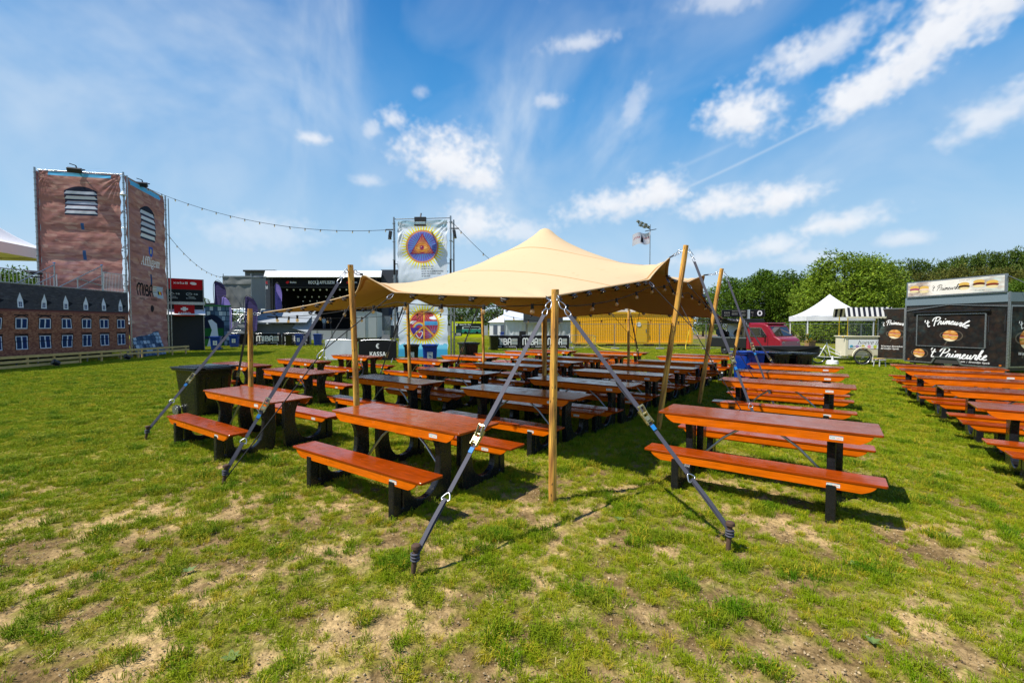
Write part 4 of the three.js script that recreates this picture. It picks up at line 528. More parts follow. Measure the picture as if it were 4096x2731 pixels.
// ---------------------------------------------------------------- pagoda tents
function popTent(name, label, pos, turn, w, d, eave, val, peak, m, opt = {}) {
  const o = thing(name, label, 'tent', pos, turn); const N = 14, P = [], idx = [], uv = [];
  for (let j = 0; j <= N; j++) for (let i = 0; i <= N * 4; i++) { const t = j / N, k = i % (N * 4), sd = (k / N) | 0, f = (k % N) / N * 2 - 1, c = [[f, 1], [1, -f], [-f, -1], [-1, f]][sd], r = 1 - t; const sag = opt.flat ? 1 : 1; const y = eave + val + (peak - eave - val) * (Math.pow(t, opt.pow ?? 1.7) * .75 + t * .25) - .06 * (1 - f * f) * (1 - t) * t; P.push(c[0] * w / 2 * r, y, c[1] * d / 2 * r); uv.push(i / N, t); }
  const S = N * 4 + 1; for (let j = 0; j < N; j++) for (let i = 0; i < N * 4; i++) { const k = j * S + i; idx.push(k, k + 1, k + S + 1, k, k + S + 1, k + S); }
  const g = new THREE.BufferGeometry(); g.setAttribute('position', F32(P)); g.setAttribute('uv', new THREE.Float32BufferAttribute(uv, 2)); g.setIndex(idx); g.computeVertexNormals(); const roof = part('roof', g, m, o);
  for (const [rx, rz, rot, L] of [[0, d / 2, 0, w], [w / 2, 0, Math.PI / 2, d], [0, -d / 2, Math.PI, w], [-w / 2, 0, -Math.PI / 2, d]]) { const q = new THREE.PlaneGeometry(L, val, 20, 3), p = q.attributes.position; for (let i = 0; i < p.count; i++) p.setZ(i, .012 * Math.sin(p.getX(i) * 7 + rot)); q.computeVertexNormals(); const v = part('valance', q, m, o); v.position.set(rx, eave + val / 2, rz); v.rotation.y = rot; }
  for (const sx of [-1, 1]) for (const sz of [-1, 1]) { const lean = opt.lean ? opt.lean : 0; mb().box(.045, eave, .045, sx * (w / 2 - .06) + lean * 0, eave / 2, sz * (d / 2 - .06)).box(.1, .012, .1, sx * (w / 2 - .06), .006, sz * (d / 2 - .06)).build('leg', opt.leg ?? MT.white, o); }
  const fr = mb(); for (const sz of [-1, 1]) fr.bar([-w / 2, eave + val * .4, sz * (d / 2 - .06)], [w / 2, eave + .02, sz * (d / 2 - .06)], .014, 5).bar([-w / 2, eave + .02, sz * (d / 2 - .06)], [w / 2, eave + val * .4, sz * (d / 2 - .06)], .014, 5); for (const sx of [-1, 1]) fr.bar([sx * (w / 2 - .06), eave + .02, -d / 2], [sx * (w / 2 - .06), eave + val * .4, d / 2], .014, 5); fr.bar([0, eave, 0], [0, peak - .06, 0], .02, 6).build('truss', MT.galv, o);
  return o;
}
popTent('pagoda_tent', 'white pagoda tent on the terrace at the left picture edge', [-33.0, 3.55, -27.2], .2, 5.6, 5.6, 2.6, .65, 5.7, MT.whiteCloth, { leg: MT.steel });
popTent('popup_canopy', 'white pop up canopy with pointed roof before the fence', [17.23, 0, -24.46], -.285 + Math.PI / 2 - Math.PI / 2, 3.02, 3.02, 2.1, .26, 3.55, MT.whiteCloth);
// ---------------------------------------------------------------- bins
const BIN = (() => {
  const w = .58, d = .72, H = .98; const body = (() => { const P = [], L = [[0, .84, .78], [.1, .86, .80], [.9, 1, 1], [1, 1.02, 1.02]]; const g = new THREE.BufferGeometry(), pos = [], idx = [], S = 16; L.forEach(([t, a, b], j) => { for (let i = 0; i < S; i++) { const q = (i + .5) / S * 6.283, cx = Math.sign(Math.cos(q)) * Math.pow(Math.abs(Math.cos(q)), .22), cz = Math.sign(Math.sin(q)) * Math.pow(Math.abs(Math.sin(q)), .22); pos.push(cx * w / 2 * a, .06 + t * H * .92, cz * d / 2 * b + (1 - b) * .02); } }); for (let j = 0; j < L.length - 1; j++) for (let i = 0; i < S; i++) { const a = j * S + i, b = j * S + (i + 1) % S; idx.push(a, a + S, b, b, a + S, b + S); } for (let i = 1; i < S - 1; i++) idx.push(0, i, i + 1); g.setAttribute('position', F32(pos)); g.setIndex(idx); return clean(g); })();
  return { body: boxUV(mb().add(body).rbox(w + .06, .05, d + .06, .02, 0, .955, 0).rbox(.05, .5, .02, .008, .12, .55, d / 2 - .02, .07).rbox(.05, .5, .02, .008, -.12, .55, d / 2 - .02, .07).geo()), lid: mb().rbox(w + .09, .035, d + .10, .015, 0, .995, .01, -.02).rbox(w - .08, .02, d - .14, .008, 0, 1.018, .0, -.02).rbox(w - .2, .03, .06, .012, 0, .985, d / 2 + .07).geo(), handle: mb().cyl(.018, .018, w - .04, 0, .97, -d / 2 - .09, 10, 0, 0, Math.PI / 2).rbox(.04, .05, .14, .01, .2, .965, -d / 2 - .04).rbox(.04, .05, .14, .01, -.2, .965, -d / 2 - .04).geo(), wheel: mb().cyl(.1, .1, .05, 0, 0, 0, 18, 0, 0, Math.PI / 2).cyl(.05, .05, .056, 0, 0, 0, 12, 0, 0, Math.PI / 2).geo(), tyre: mb().tor(.09, .02, 0, 0, 0, 0, Math.PI / 2, 0, 6, 18).geo() };
})();
const binSticker = printMat(128, 192, (c, W, H) => { c.fillStyle = '#dfe3e0'; c.fillRect(0, 0, W, H); c.fillStyle = '#3c4a46'; c.font = 'bold 20px sans-serif'; c.fillText('RESTAFVAL', 5, 30); c.lineWidth = 9; c.strokeStyle = '#3c4a46'; c.beginPath(); c.arc(64, 110, 36, .3, 5.6); c.stroke(); c.beginPath(); c.arc(64, 110, 14, 0, 7); c.fill(); });
const binStickerB = printMat(128, 192, (c, W, H) => { c.fillStyle = '#dfe3e0'; c.fillRect(0, 0, W, H); c.fillStyle = '#1c5aa8'; c.font = 'bold 34px sans-serif'; c.fillText('PMD', 28, 36); c.beginPath(); c.moveTo(30, 70); c.quadraticCurveTo(90, 60, 104, 120); c.lineTo(84, 120); c.quadraticCurveTo(76, 90, 40, 96); c.fill(); c.fillRect(56, 120, 16, 50); });
function bin(m, label, pos, turn, s = [1, 1, 1], st) {
  const o = thing('wheelie_bin', label, 'bin', pos, turn, 'wheelie bins'); o.scale.set(...s); part('body', BIN.body, m, o); const l = part('lid', BIN.lid, m, o); part('handle', BIN.handle, m, o);
  for (const x of [-.29, .29]) { const w = part('wheel', BIN.wheel, MT.galv, o); w.position.set(x, .11, -.29); part('tyre', BIN.tyre, MT.rubber, w); }
  if (st) { const q = part('sticker', new THREE.PlaneGeometry(.22, .32), st, o); q.position.set(0, .56, .355); q.rotation.x = .06; }
  return o;
}
bin(MT.blackBin, 'big black wheelie bin beside the left table, nearest of the bins', [-6.42, 0, -9.35], 1.05, [1.25, 1.0, 1.25]);
bin(MT.blackBin, 'black wheelie bin with round sticker, left of the blue one by the tower', [-4.25, 0, -19.0], .2, [1, 1.04, 1], binSticker);
bin(MT.blueBin, 'blue wheelie bin with sticker in front of the peace sign banner', [-3.48, 0, -19.0], .2, [1.03, 1.04, 1], binStickerB);
bin(MT.blackBin, 'black wheelie bin standing right of the banner tower', [-1.9, 0, -19.6], .5, [1.1, 1.1, 1.1]);
bin(MT.blueBin, 'blue wheelie bin right of the tent, beside black bins', [7.42, 0, -14.1], .15, [1.1, 1.03, 1.1]);
bin(MT.blackBin, 'black wheelie bin next to the blue bin right of the tent', [8.18, 0, -14.15], .3, [1.15, 1.0, 1.15]); bin(MT.blackBin, 'black wheelie bin, rightmost of the three right of the tent', [9.0, 0, -14.3], .25, [1.15, .98, 1.15]);
bin(MT.blueBin, 'blue wheelie bin before the stone archway, nearest of the far left bins', [-22.0, 0, -33.4], .4, [1.15, 1.03, 1.1], binStickerB); bin(MT.blueBin, 'blue wheelie bin left of the sound tower', [-23.6, 0, -38.2], .4, [1.2, 1.03, 1.1], binStickerB);
bin(MT.blackBin, 'dark wheelie bin at the right end of the sound tower barriers', [-20.1, 0, -40.6], .2, [1.0, 1.03, 1.1]); bin(MT.blueBin, 'narrow looking blue wheelie bin right of the sound tower barriers', [-19.35, 0, -40.9], .2, [1.0, 1.03, 1.1], binStickerB); bin(MT.blueBin, 'blue wheelie bin farthest right of the sound tower', [-17.9, 0, -41.5], .2, [1.2, 1.06, 1.2]);
bin(MT.blueBin, 'blue wheelie bin left of the white marquee', [-3.35 + 2.4, 0, -50], .2, [1.2, 1.1, 1.2]); bin(MT.blueBin, 'blue wheelie bin before the white marquee window', [.85, 0, -48], .2, [1.3, 1.15, 1.2]); bin(MT.blackBin, 'black wheelie bin at the left end of the right banners', [-1.35, 0, -33.4], .2, [1.1, 1.1, 1.1]);
// ---------------------------------------------------------------- barriers with printed banners
function crowdBarrier(A, B, label, m, opt = {}) {
  const o = thing('crowd_barrier', label, 'barrier', [0, 0, 0], 0, opt.group ?? 'crowd barriers'); const h = 1.08, y0 = .22, L = Math.hypot(B[0] - A[0], B[1] - A[1]);
  mb().tube([[A[0], .05, A[1]], [A[0], h - .08, A[1]], [...[xz(A, B, .05)].map(p => [p[0], h, p[1]])][0], [xz(A, B, .95)[0], h, xz(A, B, .95)[1]], [B[0], h - .08, B[1]], [B[0], .05, B[1]]], .019, 60, 6).bar([A[0], y0, A[1]], [B[0], y0, B[1]], .016, 6).build('frame', MT.steel, o);
  for (let i = 1, n = opt.bars ?? 12; i < n; i++) { const p = xz(A, B, i / n); mb().bar([p[0], y0, p[1]], [p[0], h - .01, p[1]], .007, 4).build('bar', MT.steel, o); }
  const nx = -(B[1] - A[1]) / L, nz = (B[0] - A[0]) / L; for (const t of [.12, .88]) { const p = xz(A, B, t); mb().bar([p[0] - nx * .28, .015, p[1] - nz * .28], [p[0], .26, p[1]], .014, 5).bar([p[0] + nx * .28, .015, p[1] + nz * .28], [p[0], .26, p[1]], .014, 5).build('foot', MT.steel, o); }
  if (m) { const k = .045, off = p => [p[0] + nx * k, p[1] + nz * k]; panel(off(xz(A, B, opt.s ?? 0)), off(xz(A, B, opt.e ?? 1)), .12, h + .02, m, 'banner', o, .015, 16, 4, A[0]); }
  return o;
}
const mibaBanner = printMat(1024, 448, (c, W, H) => { c.fillStyle = '#17161a'; c.fillRect(0, 0, W, H); mibaLogo(c, 90, 50, 860, 370, '#f2f1ec'); });
crowdBarrier([-26.9, -41.6], [-24.1, -41.8], 'barrier with black banner, left one before the sound tower', printMat(512, 256, (c, W, H) => { c.fillStyle = '#17161a'; c.fillRect(0, 0, W, H); })); crowdBarrier([-24.0, -41.8], [-21.5, -41.9], 'barrier with black lettered banner, middle one before the sound tower', mibaBanner); crowdBarrier([-21.4, -41.9], [-18.9, -42.0], 'barrier with black lettered banner, right one before the sound tower', mibaBanner);
crowdBarrier([-1.55, -33.9], [.6, -33.9], 'barrier with black lettered banner, left of three by the marquee', mibaBanner); crowdBarrier([.62, -33.9], [2.5, -33.9], 'barrier with black lettered banner, middle of three by the marquee', mibaBanner); crowdBarrier([2.52, -33.9], [4.3, -33.9], 'barrier with black lettered banner, right of three by the marquee', mibaBanner); crowdBarrier([4.35, -34.2], [6.4, -34.6], 'bare steel barrier before the yellow container', null, { bars: 16 });
crowdBarrier([-7.75, -22.6], [-5.7, -22.4], 'barrier with black euro sign banner by the banner tower', printMat(1024, 512, (c, W, H) => { c.fillStyle = '#19191b'; c.fillRect(0, 0, W, H); c.fillStyle = '#f0f0ee'; c.font = 'bold 170px sans-serif'; c.textAlign = 'center'; c.fillText('€', W / 2, 200); c.font = 'bold 150px sans-serif'; c.fillText('KASSA', W / 2, 400); }, .5), { s: .02, e: .98 }); crowdBarrier([-9.6, -22.9], [-7.85, -22.7], 'barrier with plain pale banner left of the euro sign', printMat(64, 64, (c, W, H) => { c.fillStyle = '#c3c9d0'; c.fillRect(0, 0, W, H); }), { s: .05, e: 1 });
// ---------------------------------------------------------------- banner tower with eye and peace prints
{
  const A = [-6.25, -24.6], B = [-3.45, -24.3], H = 7.62, t = thing('banner_tower', 'slim scaffold tower with eye and peace sign banner behind the tent', 'tower');
  const sunRays = (c, x, y, r0, r1, n, col) => { c.fillStyle = col; for (let i = 0; i < n; i++) { const a = i / n * 6.2832, h = 3.14 / n * .8; c.beginPath(); c.moveTo(x + Math.cos(a - h) * r0, y + Math.sin(a - h) * r0); c.lineTo(x + Math.cos(a) * r1, y + Math.sin(a) * r1); c.lineTo(x + Math.cos(a + h) * r0, y + Math.sin(a + h) * r0); c.fill(); } };
  panel(A, B, .15, H - .1, printMat(768, 2048, (c, W, Hh) => {
    c.fillStyle = '#dfe8f3'; c.fillRect(0, 0, W, Hh); const r = rng(6); c.fillStyle = '#9fd0ea'; for (let i = 0; i < 26; i++) { c.globalAlpha = .3; c.beginPath(); c.ellipse(r() * W, r() * 90, 60 + r() * 90, 10 + r() * 14, 0, 0, 7); c.fill(); } c.globalAlpha = 1;
    const X = 384, Y = 390; sunRays(c, X, Y, 240, 355, 42, '#f4e812'); c.fillStyle = '#e8a060'; c.beginPath(); c.arc(X, Y, 248, 0, 7); c.fill(); c.strokeStyle = '#7c3c4c'; c.lineWidth = 4; for (const q of [246, 232]) { c.beginPath(); c.arc(X, Y, q, 0, 7); c.stroke(); } c.save(); c.beginPath(); c.arc(X, Y, 222, 0, 7); c.clip(); c.fillStyle = '#6b63b8'; c.fillRect(0, 0, W, 900); sunRays(c, X, Y, 30, 300, 64, '#8a2c78'); sunRays(c, X, Y, 90, 300, 32, '#4f9fd2'); c.restore();
    c.fillStyle = '#8a2c5c'; c.beginPath(); c.moveTo(X, 190); c.lineTo(X + 185, 500); c.lineTo(X - 185, 500); c.fill(); c.save(); c.beginPath(); c.moveTo(X, 212); c.lineTo(X + 165, 490); c.lineTo(X - 165, 490); c.clip(); c.fillStyle = '#a03c5c'; c.fillRect(0, 0, W, 900); sunRays(c, X, 420, 70, 300, 40, '#eda94e'); c.restore(); c.fillStyle = '#e79c44'; c.beginPath(); c.ellipse(X, 405, 112, 68, 0, 0, 7); c.fill(); c.strokeStyle = '#9c4a3c'; c.lineWidth = 5; for (const q of [0, 10, 20]) { c.beginPath(); c.ellipse(X, 400 - q * .6, 100 - q, 52 - q * .6, 0, Math.PI, 0); c.stroke(); } c.fillStyle = '#eab464'; c.beginPath(); c.moveTo(X - 96, 415); c.quadraticCurveTo(X, 335, X + 96, 415); c.quadraticCurveTo(X, 470, X - 96, 415); c.fill(); c.stroke(); c.fillStyle = '#b24a4c'; c.beginPath(); c.arc(X - 6, 404, 36, 0, 7); c.fill(); c.fillStyle = '#7c2468'; c.beginPath(); c.arc(X - 6, 404, 18, 0, 7); c.fill(); c.fillStyle = '#f3d9b0'; c.beginPath(); c.arc(X - 16, 394, 7, 0, 7); c.fill();
    c.fillStyle = '#23262c'; c.font = 'bold 31px sans-serif'; ['IK WEET HET WEL', 'IK WEET HET WEL', 'ALS DE STILTE OORVERDOVEND', 'WORDT EN JE HOOFD STAAT', 'OP EEN KIER'].forEach((s, i) => { c.save(); c.translate(370, 700 + i * 36); c.scale(.72, 1); c.fillText(s, 0, 0); c.restore(); });
    c.save(); c.translate(0, 130); const Q = 1440, XX = 400; sunRays(c, XX, Q, 235, 345, 42, '#f4e812'); c.fillStyle = '#dfa23a'; c.beginPath(); c.arc(XX, Q, 236, 0, 7); c.fill(); c.save(); c.beginPath(); c.arc(XX, Q, 214, 0, 7); c.clip(); c.fillStyle = '#a8324a'; c.fillRect(0, 1200, W, 500); sunRays(c, XX - 20, Q - 220, 30, 340, 26, '#e2a04a'); c.fillStyle = '#e9eaee'; for (const [x, y, w] of [[250, 1400, 70], [300, 1420, 60], [560, 1330, 80], [600, 1300, 60]]) { c.beginPath(); c.ellipse(x, y, w, 26, 0, 0, 7); c.fill(); } for (let i = 0; i < 5; i++) { c.strokeStyle = ['#c23a4c', '#e08a3c', '#e6cc5a', '#4f9fd2', '#6b4a9c'][i]; c.lineWidth = 13; c.beginPath(); c.arc(XX - 70, 1490, 110 - i * 14, Math.PI, Math.PI * 1.8); c.stroke(); } c.fillStyle = '#4f9fd2'; c.fillRect(XX, 1380, 230, 60); c.fillStyle = '#4a2f86'; c.beginPath(); c.moveTo(150, 1500); c.quadraticCurveTo(300, 1440, 400, 1520); c.lineTo(400, 1700); c.lineTo(150, 1700); c.fill(); sunRays(c, XX + 150, 1590, 40, 260, 22, '#3c8ac2'); c.fillStyle = '#b23a5c'; c.beginPath(); c.moveTo(XX - 70, 1640); c.bezierCurveTo(XX - 160, 1560, XX - 110, 1500, XX - 70, 1550); c.bezierCurveTo(XX - 30, 1500, XX + 10, 1560, XX - 70, 1640); c.fill(); c.strokeStyle = '#eceaf0'; c.lineWidth = 12; c.stroke(); c.restore();
    c.strokeStyle = '#dfa23a'; c.lineWidth = 24; c.beginPath(); c.arc(XX, Q, 224, 0, 7); c.moveTo(XX, Q - 224); c.lineTo(XX, Q + 224); c.moveTo(XX, Q + 10); c.lineTo(XX - 160, Q + 160); c.moveTo(XX, Q + 10); c.lineTo(XX + 160, Q + 160); c.stroke(); c.restore();
    c.fillStyle = '#6cc0dd'; c.beginPath(); c.moveTo(0, 1860); for (let x = 0; x <= W; x += 20) c.lineTo(x, 1855 + 12 * Math.sin(x * .05) + 8 * Math.sin(x * .17)); c.lineTo(W, Hh); c.lineTo(0, Hh); c.fill(); c.fillStyle = '#45a4cf'; c.fillRect(0, 1930, W, Hh);
  }), 'printed_banner', t, .02, 40, 80, 7, true);
  for (const [P, s] of [[A, -1], [B, 1]]) { const q = [P[0] + s * .16, P[1]]; mb().bar([q[0], 0, q[1]], [q[0], H + .1, q[1]], .045, 8).bar([q[0] + s * .10, 0, q[1] - .5], [q[0] + s * .1, H, q[1] - .5], .045, 8).build('scaffold_post', MT.galv, t); const m = mb(); for (let y = 1.5; y < H; y += .98) m.cyl(.085, .085, .025, q[0], y, q[1], 8).bar([q[0], y, q[1]], [q[0] + s * .1, y, q[1] - .5], .022, 6); m.build('rosette', MT.galv, t); const w = mb(); w.rbox(.1, .8, .12, .04, q[0] - s * .01, 5.0, q[1] + .02).build('black_wrap', MT.blackCloth, t); }
  for (const y of [H, 5.2, 2.6]) mb().bar([A[0] - .16, y, A[1] - .05], [B[0] + .16, y, B[1] - .05], .025, 6).build('ledger', MT.galv, t); for (const y of [2.7, 5.3]) mb().bar([A[0], y, A[1] - .1], [B[0], y + 2.1, B[1] - .1], .022, 6).build('diagonal_brace', MT.galv, t);
  const lampA = thing('flood_light', 'black bar floodlight at the top middle of the eye banner', 'floodlight', [-4.85, H - .25, -24.2], 0, 'floodlights on the scaffold towers'); mb().rbox(.62, .22, .16, .02, 0, .1, .2).rbox(.62, .08, .2, .02, 0, -.22, .24).build('housing', MT.darkMetal, lampA); mb().bar([-.28, .1, .2], [-.28, -.22, .24], .015, 5).bar([.28, .1, .2], [.28, -.22, .24], .015, 5).bar([0, .2, .15], [0, .45, 0], .04, 6).build('bracket', MT.darkMetal, lampA);
  for (const [s, P, l] of [[-1, A, 'black moving head spotlight on the left arm of the banner tower'], [1, B, 'black moving head spotlight on the right arm of the banner tower']]) { const o = thing('spot_light', l, 'spotlight', [P[0] + s * .36, H - .75, P[1]], 0, 'spotlights on the banner tower'); mb().bar([-.25, .18, 0], [.25, .18, 0], .035, 6).build('arm', MT.darkMetal, o); mb().rbox(.16, .34, .18, .03, 0, -.06, 0, 0, 0, s * .15).cyl(.08, .1, .12, s * .03, -.27, 0, 10).build('housing', MT.darkMetal, o); mb().cyl(.08, .08, .02, s * .035, -.335, 0, 10).build('lens', mat(.5, .42, .1, .3), o); }
}
// overhead festoons
festoon([[-22.2, 10.2, -27.3], [-6.4, 7.05, -24.6]], .055, .95, 'long bulb string from the brick print tower to the banner tower', 1.35, .013);
festoon([[-22.85, 8.0, -29.9], [-27.2, 6.4, -42.4]], .05, 1.3, 'bulb string from the brick print tower to the sound tower', 1.35, .013);
festoon([[-3.3, 7.5, -24.3], [-.2, 4.6, -24.6], [3.5, 4.0, -26]], .03, 1.6, 'bulb string falling right from the banner tower behind the canopy', 1.35, .013);
// ---------------------------------------------------------------- sound tower with flags
{
  const tarp = mat(.19, .20, .195, .8, { bumpMap: rep(noiseRough, .6), bumpScale: .006 }), tarp2 = mat(.30, .33, .35, .75, { bumpMap: rep(noiseRough, .6), bumpScale: .006 });
  const t = thing('sound_tower', 'grey tarpaulin covered scaffold sound tower in front of the stage', 'tower', [-25.4, 0, -43.5], 0);
  const wall = (w, h, x, y, z, ry, m, n, sd) => { const g = new THREE.PlaneGeometry(w, h, 16, 10), p = g.attributes.position; for (let i = 0; i < p.count; i++) p.setZ(i, .04 * n3(p.getX(i) * 1.1 + sd, p.getY(i) * 1.3, sd)); g.computeVertexNormals(); const o = part(n, g, m, t); o.position.set(x, y, z); o.rotation.y = ry; };
  wall(2.6, 3.0, -.35, 5.0, 1.2, 0, tarp, 'tarpaulin', 1); wall(2.4, 3.0, .95, 5.0, 0, Math.PI / 2, tarp, 'tarpaulin', 2); wall(2.4, 3.0, -1.65, 5.0, 0, -Math.PI / 2, tarp, 'tarpaulin', 3); wall(2.7, .75, -.35, 6.1, 1.26, 0, tarp, 'roll_flap', 4);
  mb().box(2.8, .06, 2.6, -.35, 6.55, 0, .12).build('roof', tarp2, t);
  for (const x of [-1.65, .95]) for (const z of [-1.2, 1.2]) mb().bar([x, 0, z], [x, 6.7, z], .035, 6).build('scaffold_post', MT.galv, t); for (const y of [1.4, 2.9, 3.4]) mb().bar([-1.65, y, 1.2], [.95, y, 1.2], .025, 6).build('ledger', MT.galv, t); mb().bar([-1.65, 1.4, 1.2], [.95, 3.3, 1.2], .024, 6).bar([.95, 1.4, 1.2], [-1.65, 3.3, 1.2], .024, 6).build('diagonal_brace', MT.galv, t);
  mb().box(2.4, 2.2, 2.2, -.35, 1.1, -.2).build('lower_box', tarp2, t); const pb = part('price_board', new THREE.PlaneGeometry(.85, .95), printMat(128, 128, (c, W, H) => { c.fillStyle = '#22282a'; c.fillRect(0, 0, W, H); c.fillStyle = '#c9d0ce'; c.font = 'bold 34px sans-serif'; c.fillText('-16', 20, 60); c.fillText('-18', 66, 60); c.font = '14px sans-serif'; c.fillText('GEEN ALCOHOL', 8, 96); }), t); pb.position.set(.95, 2.75, 1.32);
  const w = thing('control_tent', 'low grey canvas control tent beside the sound tower', 'tent', [-22.0, 0, -44.0]); mb().box(5.4, .05, 2.6, 0, 2.75, .6, .5).build('roof', tarp2, w); mb().box(4.6, 2.0, 2.0, -.4, 1.0, 0).build('canvas_wall', mat(.16, .18, .19, .85, { bumpMap: rep(noiseRough, .5), bumpScale: .008 }), w); mb().box(1.8, .04, 2.2, 2.4, 2.2, 1.0, .9, -.3).build('side_flap', tarp2, w); for (const x of [1.6, 2.6]) mb().bar([x, 0, 1.4], [x + .3, 2.4, 1], .03, 6).build('post', MT.galv, w);
  const flag = (px, y0, y1, wd, z, col, label, ring) => { const o = thing('feather_flag', label, 'flag', [px, 0, z], 0, 'purple feather flags'); const h = y1 - y0, s = shapeOf([[0, y0], [0, y1 - .15], [wd * .3, y1 + .06, wd * .75, y1 - h * .12], [wd * 1.05, y1 - h * .3, wd, y1 - h * .5], [wd * .92, y0 + .1], [wd * .5, y0 - .1, 0, y0]]); const m = mat(1, 1, 1, .8, { map: canvasTex(128, 512, (c, W, H) => { c.fillStyle = col[0]; c.fillRect(0, 0, W, H); c.strokeStyle = col[1]; c.lineWidth = 5; if (ring) for (let i = 0; i < 8; i++) { c.beginPath(); c.ellipse(70, 240, 20 + i * 26, 14 + i * 24, 0, 0, 7); c.stroke(); } else for (let i = 0; i < 9; i++) { c.beginPath(); c.moveTo(0, 60 + i * 50); c.quadraticCurveTo(64, 30 + i * 50, 128, 66 + i * 50); c.stroke(); } c.fillStyle = col[2]; c.font = 'bold 30px serif'; c.save(); c.translate(40, 300); c.rotate(-.1); c.fillText('Rock', 0, 0); c.restore(); }) }); const g = clean(new THREE.ShapeGeometry(s, 10)), p = g.attributes.position, u = g.attributes.uv; for (let i = 0; i < p.count; i++) { u.setXY(i, p.getX(i) / wd, (p.getY(i) - y0) / h); p.setZ(i, .1 * Math.sin(p.getX(i) * 5 + p.getY(i))); } g.computeVertexNormals(); part('cloth', g, m, o); mb().tube([[0, 0, 0], [0, y0, 0], [0, y1 - .2, 0], [wd * .3, y1 + .03, 0], [wd * .7, y1 - h * .1, 0]], .025, 30, 6).build('pole', MT.darkMetal, o); };
  const lp = ['#8474c2', '#6556a0', '#382e72'], dp = ['#2e2258', '#43366f', '#16122e'];
  flag(-27.4, 3.3, 6.0, 1.05, -41.5, dp, 'tall dark purple feather flag left of the sound tower', false); flag(-26.6, 1.2, 4.55, 1.0, -41.2, lp, 'pale purple feather flag at the left foot of the sound tower', true); flag(-24.5, 1.3, 4.6, 1.2, -41.3, dp, 'dark purple feather flag before the sound tower', false); flag(-23.6, 3.2, 6.1, .72, -44.9, lp, 'pale purple feather flag between sound tower and stage', true);
}
